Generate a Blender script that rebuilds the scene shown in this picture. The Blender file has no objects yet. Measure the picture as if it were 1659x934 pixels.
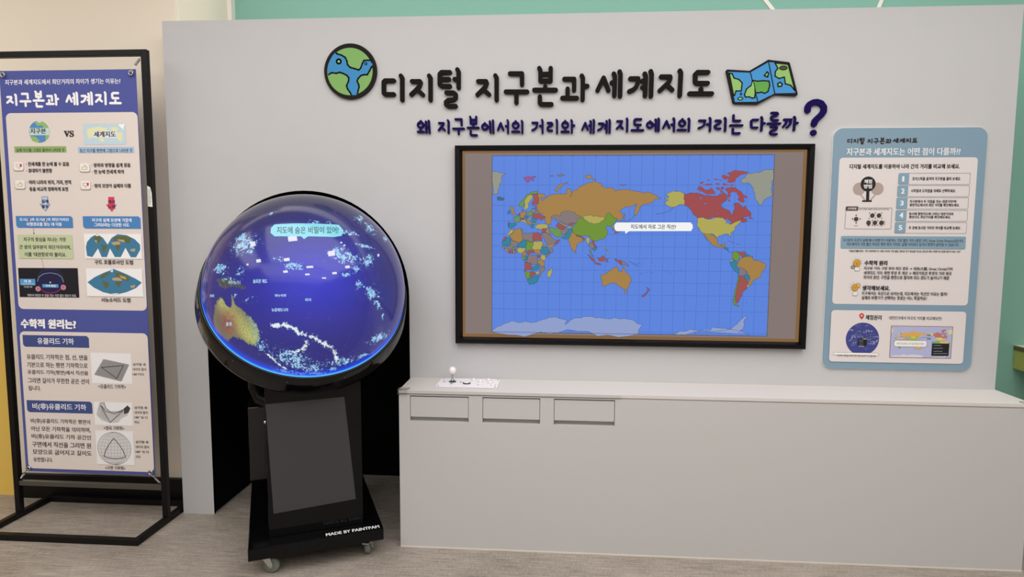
import bpy, bmesh, math, random
import numpy as np
from mathutils import Vector, Matrix

scene = bpy.context.scene
COL = scene.collection
# ------------------------------------------------------------------ camera
CAM = (0.0, -3.1126, 1.5)
F_PX, PITCH, YAW, ROLL = 1033.6, 0.0925, -0.0714, 0.0046
cam_data = bpy.data.cameras.new('camera')
cam_data.sensor_fit = 'HORIZONTAL'; cam_data.sensor_width = 36.0; cam_data.lens = F_PX * 36.0 / 1659.0
cam_data.clip_start = 0.05
cam = bpy.data.objects.new('camera', cam_data); COL.objects.link(cam)
fwd = Vector((math.sin(YAW)*math.cos(PITCH), math.cos(YAW)*math.cos(PITCH), -math.sin(PITCH)))
rgt = Vector((math.cos(YAW), -math.sin(YAW), 0)); upv = rgt.cross(fwd)
r2 = rgt*math.cos(ROLL) + upv*math.sin(ROLL); u2 = upv*math.cos(ROLL) - rgt*math.sin(ROLL)
cam.matrix_world = Matrix(((r2.x, u2.x, -fwd.x, CAM[0]), (r2.y, u2.y, -fwd.y, CAM[1]), (r2.z, u2.z, -fwd.z, CAM[2]), (0, 0, 0, 1)))
scene.camera = cam
# ------------------------------------------------------------------ world, lights, exposure
world = bpy.data.worlds.new('world'); scene.world = world; world.use_nodes = True
world.node_tree.nodes['Background'].inputs[0].default_value = (1.0, 0.97, 0.93, 1)
world.node_tree.nodes['Background'].inputs[1].default_value = 0.25
def area(name, loc, sx, sy, power, color, rot=(0, 0, 0)):
    l = bpy.data.lights.new(name, 'AREA'); l.shape = 'RECTANGLE'; l.size = sx; l.size_y = sy; l.energy = power; l.color = color
    o = bpy.data.objects.new(name, l); o.location = loc; o.rotation_euler = rot; COL.objects.link(o); return o
WARM = (1.0, 0.985, 0.96)
CEIL_Z = 3.25
area('ceiling_light_near', (0.3, -1.9, CEIL_Z-0.06), 5.0, 2.4, 120, WARM)
area('ceiling_light_middle', (0.3, -4.3, CEIL_Z-0.06), 7.0, 2.2, 115, WARM)
area('ceiling_light_rear', (0.3, -6.5, CEIL_Z-0.06), 7.0, 2.0, 60, WARM)
area('fill_light_teal_wall', (0.3, 0.25, CEIL_Z-0.06), 7.5, 0.5, 26, WARM)  # unseen fill, added to brighten the teal wall behind the partition
area('fill_light_cream_wall', (-3.6, -2.0, CEIL_Z-0.06), 1.4, 3.0, 40, WARM)  # unseen fill, added to lift the cream wall at left
vs = scene.view_settings
vs.view_transform = 'Standard'; vs.look = 'None'; vs.exposure = 0.0; vs.gamma = 1.0; vs.use_curve_mapping = False
try: scene.display_settings.display_device = 'sRGB'
except Exception: pass
# ------------------------------------------------------------------ helpers
def lin(c):
    c = c/255.0
    return c/12.92 if c <= 0.04045 else ((c+0.055)/1.055)**2.4
def rgb(hexs, k=1.0):
    if isinstance(hexs, str): hexs = [int(hexs[i:i+2], 16) for i in (0, 2, 4)]
    return tuple(min(0.95, lin(c)*k) for c in hexs) + (1.0,)
MATS = {}
def mat(name, hexs, rough=0.6, k=1.0, spec=0.5, metal=0.0, coat=0.0, emis=0.0, noise=0.0, nscale=60.0, alpha=1.0, trans=0.0):
    key = (name, hexs, k)
    if key in MATS: return MATS[key]
    m = bpy.data.materials.new(name); m.use_nodes = True
    nt = m.node_tree; b = nt.nodes['Principled BSDF']
    c = rgb(hexs, k)
    b.inputs['Base Color'].default_value = c
    b.inputs['Roughness'].default_value = rough; b.inputs['Metallic'].default_value = metal
    b.inputs['Specular IOR Level'].default_value = spec; b.inputs['Coat Weight'].default_value = coat; b.inputs['Coat Roughness'].default_value = 0.04
    b.inputs['Transmission Weight'].default_value = trans
    if emis:
        b.inputs['Base Color'].default_value = (0.004, 0.004, 0.004, 1)
        b.inputs['Emission Color'].default_value = c; b.inputs['Emission Strength'].default_value = emis
    if noise:
        tc = nt.nodes.new('ShaderNodeTexCoord'); n = nt.nodes.new('ShaderNodeTexNoise'); n.inputs['Scale'].default_value = nscale; n.inputs['Detail'].default_value = 5
        mx = nt.nodes.new('ShaderNodeMix'); mx.data_type = 'RGBA'; mx.blend_type = 'MIX'
        mx.inputs[6].default_value = tuple(x*(1-noise) for x in c[:3])+(1,); mx.inputs[7].default_value = tuple(min(1, x*(1+noise)) for x in c[:3])+(1,)
        nt.links.new(tc.outputs['Object'], n.inputs['Vector']); nt.links.new(n.outputs['Fac'], mx.inputs[0]); nt.links.new(mx.outputs[2], b.inputs['Base Color'])
    MATS[key] = m
    return m
class MB:
    """collects faces of one mesh"""
    def __init__(s): s.v = []; s.f = []; s.mi = []; s.mats = []; s.smooth = []
    def slot(s, m):
        if m not in s.mats: s.mats.append(m)
        return s.mats.index(m)
    def add(s, vs_, fs, m=0, smooth=False):
        o = len(s.v); s.v += [tuple(q) for q in vs_]
        for f in fs: s.f.append(tuple(i+o for i in f)); s.mi.append(m); s.smooth.append(smooth)
    def box(s, x0, y0, z0, x1, y1, z1, m=0, M=None):
        vs_ = [Vector((x, y, z)) for z in (z0, z1) for y in (y0, y1) for x in (x0, x1)]
        if M: vs_ = [M @ q for q in vs_]
        s.add(vs_, [(0, 2, 3, 1), (4, 5, 7, 6), (0, 1, 5, 4), (2, 6, 7, 3), (0, 4, 6, 2), (1, 3, 7, 5)], m)
    def prism(s, pts, y0, y1, m=0):
        """outline in x,z extruded from y0 (front, nearer the camera) to y1"""
        n = len(pts); ar = sum(pts[i][0]*pts[(i+1) % n][1]-pts[(i+1) % n][0]*pts[i][1] for i in range(n))
        if ar < 0: pts = pts[::-1]
        s.add([(p[0], y0, p[1]) for p in pts]+[(p[0], y1, p[1]) for p in pts],
              [tuple(range(n)), tuple(range(2*n-1, n-1, -1))]+[(i, i+n, (i+1) % n+n, (i+1) % n) for i in range(n)], m)
    def tube(s, pts, r, seg=10, m=0, caps=True):
        pts = [Vector(p) for p in pts]; n = len(pts); rings = []
        prev = None
        for i, p in enumerate(pts):
            t = (pts[min(i+1, n-1)]-pts[max(i-1, 0)]).normalized()
            if prev is None:
                a = Vector((0, 0, 1)) if abs(t.z) < 0.9 else Vector((1, 0, 0)); u = t.cross(a).normalized()
            else: u = (prev - t*prev.dot(t)).normalized()
            prev = u; w = t.cross(u)
            rr = r[i] if isinstance(r, (list, tuple)) else r
            rings.append([p+(u*math.cos(2*math.pi*k/seg)+w*math.sin(2*math.pi*k/seg))*rr for k in range(seg)])
        fs = [(i*seg+k, i*seg+(k+1) % seg, (i+1)*seg+(k+1) % seg, (i+1)*seg+k) for i in range(n-1) for k in range(seg)]
        s.add([q for rg in rings for q in rg], fs, m, True)
        if caps: s.add(rings[0], [tuple(range(seg-1, -1, -1))], m); s.add(rings[-1], [tuple(range(seg))], m)
    def lathe(s, prof, origin, axis, href, seg=64, m=0, smooth=True, capstart=False, capend=False):
        """profile (radius, offset along axis)"""
        axis = Vector(axis).normalized(); h = Vector(href); h = (h-axis*h.dot(axis)).normalized(); w = axis.cross(h); o = Vector(origin)
        vs_ = [o+axis*a+(h*math.cos(2*math.pi*k/seg)+w*math.sin(2*math.pi*k/seg))*r for r, a in prof for k in range(seg)]
        fs = [(i*seg+k, i*seg+(k+1) % seg, (i+1)*seg+(k+1) % seg, (i+1)*seg+k) for i in range(len(prof)-1) for k in range(seg)]
        s.add(vs_, fs, m, smooth)
        if capstart: s.add(vs_[:seg], [tuple(range(seg-1, -1, -1))], m)
        if capend: s.add(vs_[-seg:], [tuple(range(seg))], m)
    def build(s, name, m=None, parent=None, bevel=0.0, fix=False):
        off = parent_loc(parent)
        me = bpy.data.meshes.new(name)
        me.from_pydata([(q[0]-off[0], q[1]-off[1], q[2]-off[2]) for q in s.v], [], s.f)
        for mm in (s.mats if s.mats else [m]): me.materials.append(mm)
        me.polygons.foreach_set('material_index', s.mi); me.polygons.foreach_set('use_smooth', s.smooth)
        me.update()
        if fix:
            bm = bmesh.new(); bm.from_mesh(me); bmesh.ops.remove_doubles(bm, verts=bm.verts, dist=1e-5); bmesh.ops.recalc_face_normals(bm, faces=bm.faces); bm.to_mesh(me); bm.free()
        o = bpy.data.objects.new(name, me); COL.objects.link(o)
        if parent is not None: o.parent = parent
        if bevel:
            md = o.modifiers.new('bevel', 'BEVEL'); md.width = bevel; md.segments = 2; md.limit_method = 'ANGLE'
        return o
def parent_loc(p):
    x = Vector((0, 0, 0))
    while p is not None: x += p.location; p = p.parent
    return x
def tag(o, label, cat, group=None):
    o['label'] = label; o['category'] = cat
    if group: o['group'] = group
    return o
def thing(name, loc, label, cat, group=None):
    o = bpy.data.objects.new(name, None); o.location = loc; o.empty_display_size = 0.1; COL.objects.link(o)
    return tag(o, label, cat, group)
def structure(o): o['kind'] = 'structure'; return o
def rrect(x0, z0, x1, z1, r, n=6):
    if r <= 0: return [(x0, z0), (x1, z0), (x1, z1), (x0, z1)]
    r = min(r, (x1-x0)/2, (z1-z0)/2); out = []
    for cx, cz, a0 in ((x1-r, z0+r, -90), (x1-r, z1-r, 0), (x0+r, z1-r, 90), (x0+r, z0+r, 180)):
        for k in range(n+1):
            a = math.radians(a0+90*k/n); out.append((cx+r*math.cos(a), cz+r*math.sin(a)))
    return out
TEXTS = {}
def text_mesh(txt, bold):
    """vertices (normalised to the unit box) and faces of a line of lettering"""
    if (txt, bold) in TEXTS: return TEXTS[(txt, bold)]
    c = bpy.data.curves.new('lettering', 'FONT'); c.body = txt; c.resolution_u = 2
    o = bpy.data.objects.new('lettering', c); COL.objects.link(o)
    dg = bpy.context.evaluated_depsgraph_get(); me = bpy.data.meshes.new_from_object(o.evaluated_get(dg))
    v = np.array([q.co[:2] for q in me.vertices]); f = [tuple(p.vertices) for p in me.polygons]
    bpy.data.objects.remove(o); bpy.data.curves.remove(c); bpy.data.meshes.remove(me)
    lo, hi = v.min(0), v.max(0)
    if bold:            # heavier lettering: the same strokes laid again a hair to each side
        n = len(v); sh = [(0, 0), (bold, 0), (-bold, 0), (0, bold*.6), (0, -bold*.6), (bold*.5, bold*.3), (-bold*.5, -bold*.3)]
        v = np.concatenate([v+np.array(s) for s in sh]); f = [tuple(i+n*k for i in q) for k in range(len(sh)) for q in f]
        lo, hi = v.min(0), v.max(0)
    v = (v-lo)/np.maximum(hi-lo, 1e-6)
    TEXTS[(txt, bold)] = (v, f); return v, f
def crinkle(pts, depth=3):
    """breaks long straight coast edges into an irregular line; the same edge always breaks the same way"""
    out = list(pts)
    for _ in range(depth):
        new = []
        for i, p in enumerate(out):
            q = out[(i+1) % len(out)]; new.append(p); L = math.hypot(q[0]-p[0], q[1]-p[1])
            if L > 5:
                a, b = sorted([p, q]); rnd = random.Random(int(a[0]*7.1+a[1]*131.7+b[0]*17.3+b[1]*59.9)).uniform(-1, 1)
                d = rnd*0.13*L; nx, nz = -(b[1]-a[1])/L, (b[0]-a[0])/L
                new.append(((p[0]+q[0])/2+nx*d, (p[1]+q[1])/2+nz*d))
        out = new
    return out
def flat_print(name, items, y, pm, parent, step=2e-5):
    """printed matter: flat coloured shapes and lettering (mm) as ONE mesh just in front of the sheet at y"""
    mb = MB(); k = [0]
    def face(pts, m):
        k[0] += 1; yy = y-0.0002-step*k[0]
        n = len(pts); ar = sum(pts[i][0]*pts[(i+1) % n][1]-pts[(i+1) % n][0]*pts[i][1] for i in range(n))
        if ar < 0: pts = pts[::-1]
        mb.add([(a/1000, yy, b/1000) for a, b in pts], [tuple(range(n))], mb.slot(m))
    def line(pts, w, m):
        k[0] += 1; yy = y-0.0002-step*k[0]; h = w/2
        for (a, b), (c, d) in zip(pts[:-1], pts[1:]):
            L = math.hypot(c-a, d-b)
            if L < 1e-6: continue
            ux, uz = (c-a)/L, (d-b)/L; e = h*0.6 if len(pts) > 2 else 0
            q = [(a-ux*e+uz*h, b-uz*e-ux*h), (c+ux*e+uz*h, d+uz*e-ux*h), (c+ux*e-uz*h, d+uz*e+ux*h), (a-ux*e-uz*h, b-uz*e+ux*h)]
            mb.add([(s/1000, yy, t/1000) for s, t in q], [(0, 1, 2, 3)], mb.slot(m))
    pr = lambda v: list(zip(v[0::2], v[1::2]))
    for it in items:
        m = pm(it[1])
        if it[0] == 'p': face(pr(it[2]), m)
        elif it[0] == 'l': line(pr(it[3]), it[2], m)
        elif it[0] == 'm':
            p = crinkle(pr(it[3])); face(p, m); line(p+[p[0]], it[2], pm((48, 56, 58)))
        elif it[0] == 'r':
            x0, z0, x1, z1 = it[3]; c = it[4]
            face([(x0, z1), (x0, z0+c), (x0+c, z0), (x1, z0), (x1, z1-c), (x1-c, z1)] if c else rrect(x0, z0, x1, z1, it[2]), m)
        elif it[0] == 'o':
            p = rrect(*it[4], it[3]); line(p+[p[0]], it[2], m)
        elif it[0] in 'ec':
            cx, cz, rx, rz = it[-1]; n = 40 if rx > 8 else 18
            p = [(cx+rx*math.cos(2*math.pi*i/n), cz+rz*math.sin(2*math.pi*i/n)) for i in range(n)]
            if it[0] == 'e': face(p, m)
            else: line(p+[p[0]], it[2], m)
        elif it[0] == 's':
            k[0] += 1; p = pr(it[3]); r = it[2]/2
            for j, ((a, b), (c, d)) in enumerate(zip(p[:-1], p[1:])):
                yy = y-0.0002-step*k[0]-j*2e-6; t = math.atan2(d-b, c-a); q = []
                for cx, cz, s0 in ((c, d, -90), (a, b, 90)):
                    for n in range(7): an = t+math.radians(s0+30*n); q.append(((cx+r*math.cos(an))/1000, yy, (cz+r*math.sin(an))/1000))
                mb.add(q, [tuple(range(len(q)))], mb.slot(m))
        elif it[0] == 't':
            v, f = text_mesh(it[2], it[4]); x0, z0, x1, z1 = it[3]; k[0] += 1; yy = y-0.0002-step*k[0]
            c = max(1, len(v)//7) if it[4] else len(v)
            mb.add([((x0+a*(x1-x0))/1000, yy-(i//c)*2e-6, (z0+b*(z1-z0))/1000) for i, (a, b) in enumerate(v)], f, mb.slot(m))
    return mb.build(name, None, parent)
# ------------------------------------------------------------------ measured outlines and printed matter (mm)
TITLE = [
('디',20.6,[[-797.6,2209.6,-839.7,2210.1,-846.1,2204.5,-846.9,2150.9,-840.6,2145.6,-798.4,2145.2],[-762.5,2231.7,-756.3,2220.8,-757,2117.8]]),
('지',20.6,[[-708.6,2205.1,-669.9,2204.7,-666.8,2198.1,-672.8,2180.9,-691.9,2161.5,-712.4,2143.5],[-682.9,2165.8,-656.1,2141.6],[-624.8,2230.1,-618.6,2219.2,-618.9,2116.5]]),
('털',20.6,[[-524.4,2245.2,-564.6,2245.7,-573.2,2238.1,-573.5,2188.4,-565,2181,-524.7,2180.5],[-570.2,2213.4,-529,2213],[-488.3,2257.7,-482.5,2246.4,-482.7,2173.1],[-502.2,2212.6,-483.5,2212.4],[-541.4,2150,-507,2149.6,-496.7,2141.3,-496.8,2124.8,-505.7,2117.1,-532.6,2115.6,-543.9,2105.8,-543,2093.6,-532.8,2087,-496.9,2086.6]]),
('지',20.6,[[-388.1,2201.4,-350.4,2201,-347.3,2193.2,-353.9,2175.2,-391.7,2139],[-362.8,2162.4,-336.2,2139.7],[-306.2,2227.1,-300,2216.7,-299.7,2113.5]]),
('구',20.6,[[-236.1,2235.7,-179.3,2235,-178.6,2184],[-255.6,2151.8,-154.2,2150.8],[-205.3,2150,-205,2100.5]]),
('본',20.6,[[-97.5,2258.6,-91.8,2248.4,-91.4,2200.2,-43.7,2199.6,-43.4,2257.9],[-91.2,2231.7,-44,2231.1],[-68.4,2174.2,-68.2,2159.3],[-120,2158.5,-18.3,2157.5],[-93.4,2127.4,-93.1,2097.3,-87.3,2091.7,-38.2,2091.2]]),
('과',20.6,[[21.7,2207.4,67.8,2206.8,68.1,2155.7],[37.5,2162.4,38,2124],[13.1,2119.9,81.6,2119.2],[103.2,2221.3,108.5,2210.6,108.7,2111.3],[110,2174,129.9,2173.8]]),
('세',20.6,[[178.4,2153.2,205.6,2210.7,229.1,2152.7],[252.6,2228.8,258,2217.3,257.2,2128.2],[243.9,2187.8,256.9,2187.6],[279.6,2238.1,284.1,2225.4,284,2125.8]]),
('계',20.6,[[330.5,2205.8,366.5,2205.4,365.3,2184.3,357.1,2165.3,344.5,2154,326.6,2147.4],[396.4,2227,401.8,2214.3,400,2126.7],[386.5,2194.6,395.9,2194.5],[387.1,2165,396.6,2164.9],[423.9,2237.6,428.5,2223.6,427.5,2124.3]]),
('지',20.6,[[472.3,2212.6,514.1,2212.1,515.1,2204.5,508.4,2186.9,468,2149.3],[502.4,2172.2,525.1,2152.1],[557.9,2238.4,562.9,2228.3,560.7,2125.1]]),
('도',20.6,[[687.2,2230.1,638.6,2230.7,628.7,2221.2,629.8,2186.3,635.5,2181.2,686.6,2180.6],[657.4,2155.7,658.1,2134.7],[605.5,2134,707.2,2132.9]])]
SUBTITLE = [
('왜',10,[[-654.9,1999.8,-655.8,1995.3,-658.2,1991.4,-661.8,1988.6,-666.2,1987,-670.9,1987.1,-675.2,1988.6,-678.8,1991.6,-681.1,1995.5,-681.9,2000,-681,2004.4,-678.6,2008.3,-675,2011.2,-670.6,2012.8,-666,2012.7,-661.6,2011.1,-658,2008.2,-655.7,2004.3,-654.9,1999.8],[-667.5,2018.2,-667.6,2012.9],[-668.6,1979.4,-668.7,1968.1],[-682.2,1967.2,-653.8,1967],[-642.8,2015.6,-640.7,1963.4],[-629,2019,-625.1,1961.5],[-640.5,1990.5,-626.7,1990.5]]),
('지',10,[[-578.6,2008.1,-556.9,2007.9,-558.4,1999.8,-580.3,1974.6],[-566.8,1991.1,-551.3,1974.5],[-535.9,2020.8,-531.9,2015.5,-532.2,1961]]),
('구',10,[[-499,2025.7,-469.1,2025.5,-469.1,1997.5],[-510,1981.2,-457.6,1980.9],[-482.9,1980,-483,1955.4]]),
('본',10,[[-427.7,2036.8,-424.8,2029.7,-424.8,2005.2,-398.2,2005,-398.2,2036.5],[-424.8,2022,-398.2,2021.8],[-412.2,1995.3,-412.2,1985.5],[-439.6,1985,-386.4,1984.6],[-424.9,1970.2,-424.9,1952.6,-421.3,1949.8,-395.4,1949.6]]),
('에',10,[[-343.6,1988.6,-344.4,1984.3,-346.6,1980.5,-350.1,1977.7,-354.3,1976.2,-358.8,1976.2,-363,1977.8,-366.4,1980.6,-368.7,1984.4,-369.5,1988.7,-368.7,1993,-366.4,1996.8,-363,1999.6,-358.8,2001.1,-354.3,2001,-350.1,1999.5,-346.7,1996.7,-344.4,1992.9,-343.6,1988.6],[-356.6,2006.2,-356.6,2002],[-332.2,2014,-328.9,1961.5],[-341.5,1988.6,-330.7,1988.5],[-317.5,2018.5,-314.9,1959.7]]),
('서',10,[[-293.1,1973.5,-279.9,2006,-267,1973.4],[-247.5,2018.6,-244.6,2012.3,-244.7,1959.2],[-255.6,1991.8,-245.6,1991.8]]),
('의',10,[[-194.3,1994.9,-195.1,1990.3,-197.5,1986.2,-201.1,1983.2,-205.7,1981.6,-210.5,1981.6,-215,1983.3,-218.8,1986.3,-221.2,1990.4,-222.1,1995.1,-221.2,1999.7,-218.8,2003.8,-215.2,2006.8,-210.6,2008.4,-205.8,2008.4,-201.3,2006.7,-197.6,2003.7,-195.1,1999.6,-194.3,1994.9],[-208.3,2014.2,-208.2,2009.6],[-225.1,1965.1,-190.5,1964.9],[-179.1,2015.3,-176.2,2009.4,-175.9,1958.8]]),
('거',10,[[-127.7,2006.3,-103.9,2006.1,-108,1986.3,-115,1977.6,-128.1,1971.8],[-92.1,1991.4,-80.4,1991.3],[-82.7,2019.2,-79.5,2012.2,-79.4,1958.3]]),
('리',10,[[-55,2005.1,-36.6,2004.9,-32.7,1999.7,-35.4,1992.8,-51.3,1987.7,-55.8,1981.8,-54.7,1972.7,-49.4,1969.2,-34.1,1969.1],[-13.5,2018.6,-10.6,2011.7,-10.3,1957.8]]),
('와',10,[[41.8,1995,41,1990.4,38.7,1986.3,35.1,1983.3,30.6,1981.8,25.8,1981.8,21.3,1983.4,17.6,1986.5,15.2,1990.6,14.3,1995.2,15.1,1999.8,17.4,2003.9,21.1,2006.9,25.5,2008.4,30.3,2008.4,34.8,2006.8,38.5,2003.7,40.9,1999.6,41.8,1995],[27.8,2014.2,27.9,2009.7],[28.3,1973.2,28.4,1964.6],[10.8,1963.6,45,1963.4],[57,2016.4,59.9,2010.1,59.9,1959.2],[60.9,1992.1,71.1,1992]]),
('세',10,[[109.3,1972.7,122.9,2003.8,135.6,1972.6],[146.9,2012.3,150.2,2006,149.2,1958.6],[141.6,1992.3,149.4,1992.2],[161.9,2017.3,164.5,2010.4,163.2,1958.5]]),
('계',10,[[187.7,2000.6,207.7,2000.4,203.7,1984.2,196.9,1975.6,184.7,1970.5],[222.5,2011.7,225,2004.8,224.1,1958.2],[216.5,1994.5,224.5,1994.5],[216.8,1980,224.8,1979.9],[236.3,2016.8,238.9,2009.9,238.5,1958.1]]),
('지',10,[[273.7,2010.7,296,2010.5,290.8,1994,272,1976.9],[285.6,1992.3,299.8,1976.7],[318,2022.4,320.2,2017.2,320.3,1962.8]]),
('도',10,[[385,2019.1,358,2019.3,353.9,2014.9,354.3,1997,358.6,1993.5,383.5,1993.4],[370.3,1981.4,370.6,1969.3],[341.8,1968.5,395.6,1968.2]]),
('에',10,[[438.8,1992.3,438.2,1987.9,436,1984,432.6,1981.1,428.4,1979.6,423.8,1979.6,419.5,1981.2,416,1984.1,413.6,1988,412.7,1992.5,413.4,1996.9,415.6,2000.8,419,2003.6,423.2,2005.2,427.7,2005.1,432,2003.6,435.6,2000.6,437.9,1996.7,438.8,1992.3],[426.3,2009.3,426.4,2005.8],[451.7,2016.7,454.6,2010,454.3,1965.4],[440.1,1993.6,453.6,1993.5],[465,2021.1,467.9,2014.4,467,1964]]),
('서',10,[[488.6,1977.7,503.4,2009.7,516.8,1978.4],[535.3,2021.9,538.6,2014.8,538.7,1962.6],[526.2,1993.9,537.9,1993.8]]),
('의',10,[[589.1,1999.3,588.4,1994.7,586.2,1990.7,582.7,1987.8,578.4,1986.2,573.8,1986.2,569.3,1987.8,565.7,1990.9,563.2,1994.9,562.3,1999.5,563,2004,565.2,2008,568.7,2011,573,2012.5,577.6,2012.5,582.1,2010.9,585.7,2007.9,588.2,2003.8,589.1,1999.3],[576.1,2018,576.2,2012.7],[556,1968.3,593.1,1968.1],[605,2020,608.3,2012.5,607.1,1963.1]]),
('거',10,[[654.2,2010.8,681.8,2010.6,677.1,1990.7,668.5,1981.8,653.1,1976.6],[691.2,1994.1,703.6,1994],[702.2,2022.4,705.6,2014.9,704.6,1962.5]]),
('리',10,[[729.7,2010.2,748.7,2010.1,753.3,2004.3,750,1998.1,733.4,1991.2,727,1985,729.5,1976.1,735.3,1973.4,752.2,1973.3],[771.7,2021.9,775.1,2014.3,774.3,1962.1]]),
('는',10,[[810.6,2034,811.5,2008.8,841.1,2008.5],[797.7,1987.6,852,1987.2],[809.8,1971.1,810.5,1951.6,841,1951.4]]),
('다',10,[[922.3,2012.4,898.6,2012.5,892.6,2007.7,893.6,1981.2,898.6,1976.8,920.6,1976.6],[938,2024.1,941.4,2016.2,940,1963.2],[941.8,1996.3,953.6,1996.3]]),
('를',10,[[983.7,2043.6,1006.8,2043.4,1011.4,2038.1,1008.2,2031.5,986.5,2027.3,982.4,2021.6,984.9,2012.8,991.6,2009.6,1012.6,2009.5],[968.2,1994.8,1023.7,1994.4],[982.8,1980.6,1005.1,1980.5,1009.7,1975.1,1006.5,1967.2,985.7,1962.1,980.7,1955.5,983.2,1947.9,989.9,1946.1,1009.6,1946]]),
('까',10,[[1041.8,2012.4,1054.9,2012.3,1049.2,1992.5,1038.8,1979.4],[1057.9,2012.2,1073.6,2012.1,1068.9,1990.2,1056.4,1977],[1086.6,2023.9,1090.4,2016.4,1087.5,1963.6],[1090.4,1996.6,1102.2,1996.5]]),
('?',27,[[1145.1,2052.7,1145.2,2067.9,1153.2,2080.8,1168.3,2089.3,1186.2,2090.8,1204.9,2083.8,1217.3,2067.2,1217.3,2048.2,1207,2031.8,1189.7,2015.9,1179.6,2003.9,1176.7,1990.8],[1175.6,1952.1,1176.5,1951.2]])]
GLOBE_ICON_OUT = [-879.8,2254.2,-880.6,2241.5,-882.7,2228.9,-885.9,2216.5,-890.4,2204.5,-896,2193,-902.6,2182.1,-910.3,2171.9,-919,2162.5,-928.5,2153.9,-938.8,2146.4,-949.8,2139.9,-961.4,2134.5,-973.4,2130.3,-985.8,2127.3,-998.4,2125.5,-1011.1,2125,-1023.9,2125.8,-1036.4,2127.8,-1048.7,2131,-1060.6,2135.5,-1072,2141.1,-1082.9,2147.9,-1092.9,2155.6,-1102.2,2164.4,-1110.6,2174,-1117.9,2184.5,-1124.3,2195.6,-1129.5,2207.3,-1133.5,2219.4,-1136.3,2231.9,-1137.9,2244.6,-1138.2,2257.5,-1137.3,2270.3,-1135.1,2282.9,-1131.7,2295.3,-1127.2,2307.3,-1121.5,2318.7,-1114.7,2329.6,-1106.9,2339.7,-1098.1,2349.1,-1088.6,2357.5,-1078.2,2364.9,-1067.2,2371.3,-1055.6,2376.5,-1043.6,2380.6,-1031.3,2383.5,-1018.8,2385.2,-1006.1,2385.6,-993.5,2384.8,-981.1,2382.7,-968.9,2379.5,-957.1,2375,-945.8,2369.4,-935.1,2362.7,-925.2,2355,-916,2346.4,-907.7,2336.8,-900.3,2326.5,-894,2315.5,-888.8,2304,-884.8,2291.9,-881.9,2279.6,-880.3,2266.9]
GLOBE_ICON = [
('p',(133,180,105),[-899.3,2252.6,-900,2241.7,-901.8,2230.9,-904.6,2220.4,-908.4,2210.1,-913.3,2200.3,-919,2190.9,-925.7,2182.2,-933.2,2174.2,-941.4,2166.9,-950.3,2160.5,-959.8,2154.9,-969.8,2150.3,-980.2,2146.7,-990.9,2144.1,-1001.8,2142.6,-1012.8,2142.2,-1023.7,2142.9,-1034.6,2144.6,-1045.2,2147.4,-1055.5,2151.2,-1065.4,2156,-1074.7,2161.8,-1083.4,2168.4,-1091.4,2175.9,-1098.6,2184.1,-1105,2193,-1110.5,2202.5,-1115,2212.5,-1118.4,2222.9,-1120.9,2233.6,-1122.2,2244.4,-1122.5,2255.4,-1121.7,2266.3,-1119.9,2277.1,-1117,2287.7,-1113,2298,-1108.1,2307.8,-1102.3,2317.1,-1095.5,2325.7,-1088,2333.7,-1079.7,2340.9,-1070.8,2347.3,-1061.3,2352.7,-1051.3,2357.2,-1040.9,2360.7,-1030.2,2363.2,-1019.4,2364.6,-1008.5,2365,-997.6,2364.3,-986.8,2362.6,-976.3,2359.8,-966.1,2355.9,-956.3,2351.2,-947.1,2345.4,-938.5,2338.8,-930.5,2331.4,-923.3,2323.3,-917,2314.5,-911.5,2305.1,-907,2295.2,-903.5,2284.9,-901.1,2274.3,-899.6,2263.5]),
('p',(70,145,200),[-1079.4,2345.4,-1073.1,2337.6,-1050.4,2331,-1032.8,2320,-1024.9,2304.4,-1022,2285.8,-1009.3,2273.2,-986.6,2266.7,-967.3,2260.3,-957.4,2269.4,-948.9,2291,-940.5,2304.8,-908.1,2305.9,-900.2,2293.4,-898.2,2279.5,-905.4,2271.8,-913.8,2256.5,-925.4,2238,-941.7,2238.2,-958,2233.8,-971.2,2220,-976.3,2207.6,-968.5,2191.9,-967.1,2179.5,-972.2,2164,-976.5,2142.8,-1005.3,2142.4,-1011.6,2155,-1024.3,2172.3,-1028.9,2186.4,-1018.7,2208.1,-1016.7,2223.6,-1026.3,2236.2,-1045.6,2245.7,-1061.9,2250.6,-1078.3,2246.1,-1101.1,2249.5,-1117.6,2240.4,-1121.6,2252.9,-1119.4,2277.7,-1109.6,2305.6,-1096.1,2328.6]),
('l',(45,42,42),8.4,[-1079.4,2345.4,-1073.1,2337.6,-1050.4,2331,-1032.8,2320,-1024.9,2304.4,-1022,2285.8,-1009.3,2273.2,-986.6,2266.7,-967.3,2260.3,-957.4,2269.4,-948.9,2291,-940.5,2304.8,-908.1,2305.9,-900.2,2293.4]),
('l',(45,42,42),8.4,[-898.2,2279.5,-905.4,2271.8,-913.8,2256.5,-925.4,2238,-941.7,2238.2,-958,2233.8,-971.2,2220,-976.3,2207.6,-968.5,2191.9,-967.1,2179.5,-972.2,2164,-976.5,2142.8]),
('l',(45,42,42),8.4,[-1005.3,2142.4,-1011.6,2155,-1024.3,2172.3,-1028.9,2186.4,-1018.7,2208.1,-1016.7,2223.6,-1026.3,2236.2,-1045.6,2245.7,-1061.9,2250.6,-1078.3,2246.1,-1101.1,2249.5,-1117.6,2240.4]),
('e',(133,180,105),[-1064.7,2301.8,9.8,9.3]),
('c',(45,42,42),7.5,[-1064.7,2301.8,10.7,10.3]),
('c',(45,42,42),4,[-932,2289.2,5.5,5.3])]
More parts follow.
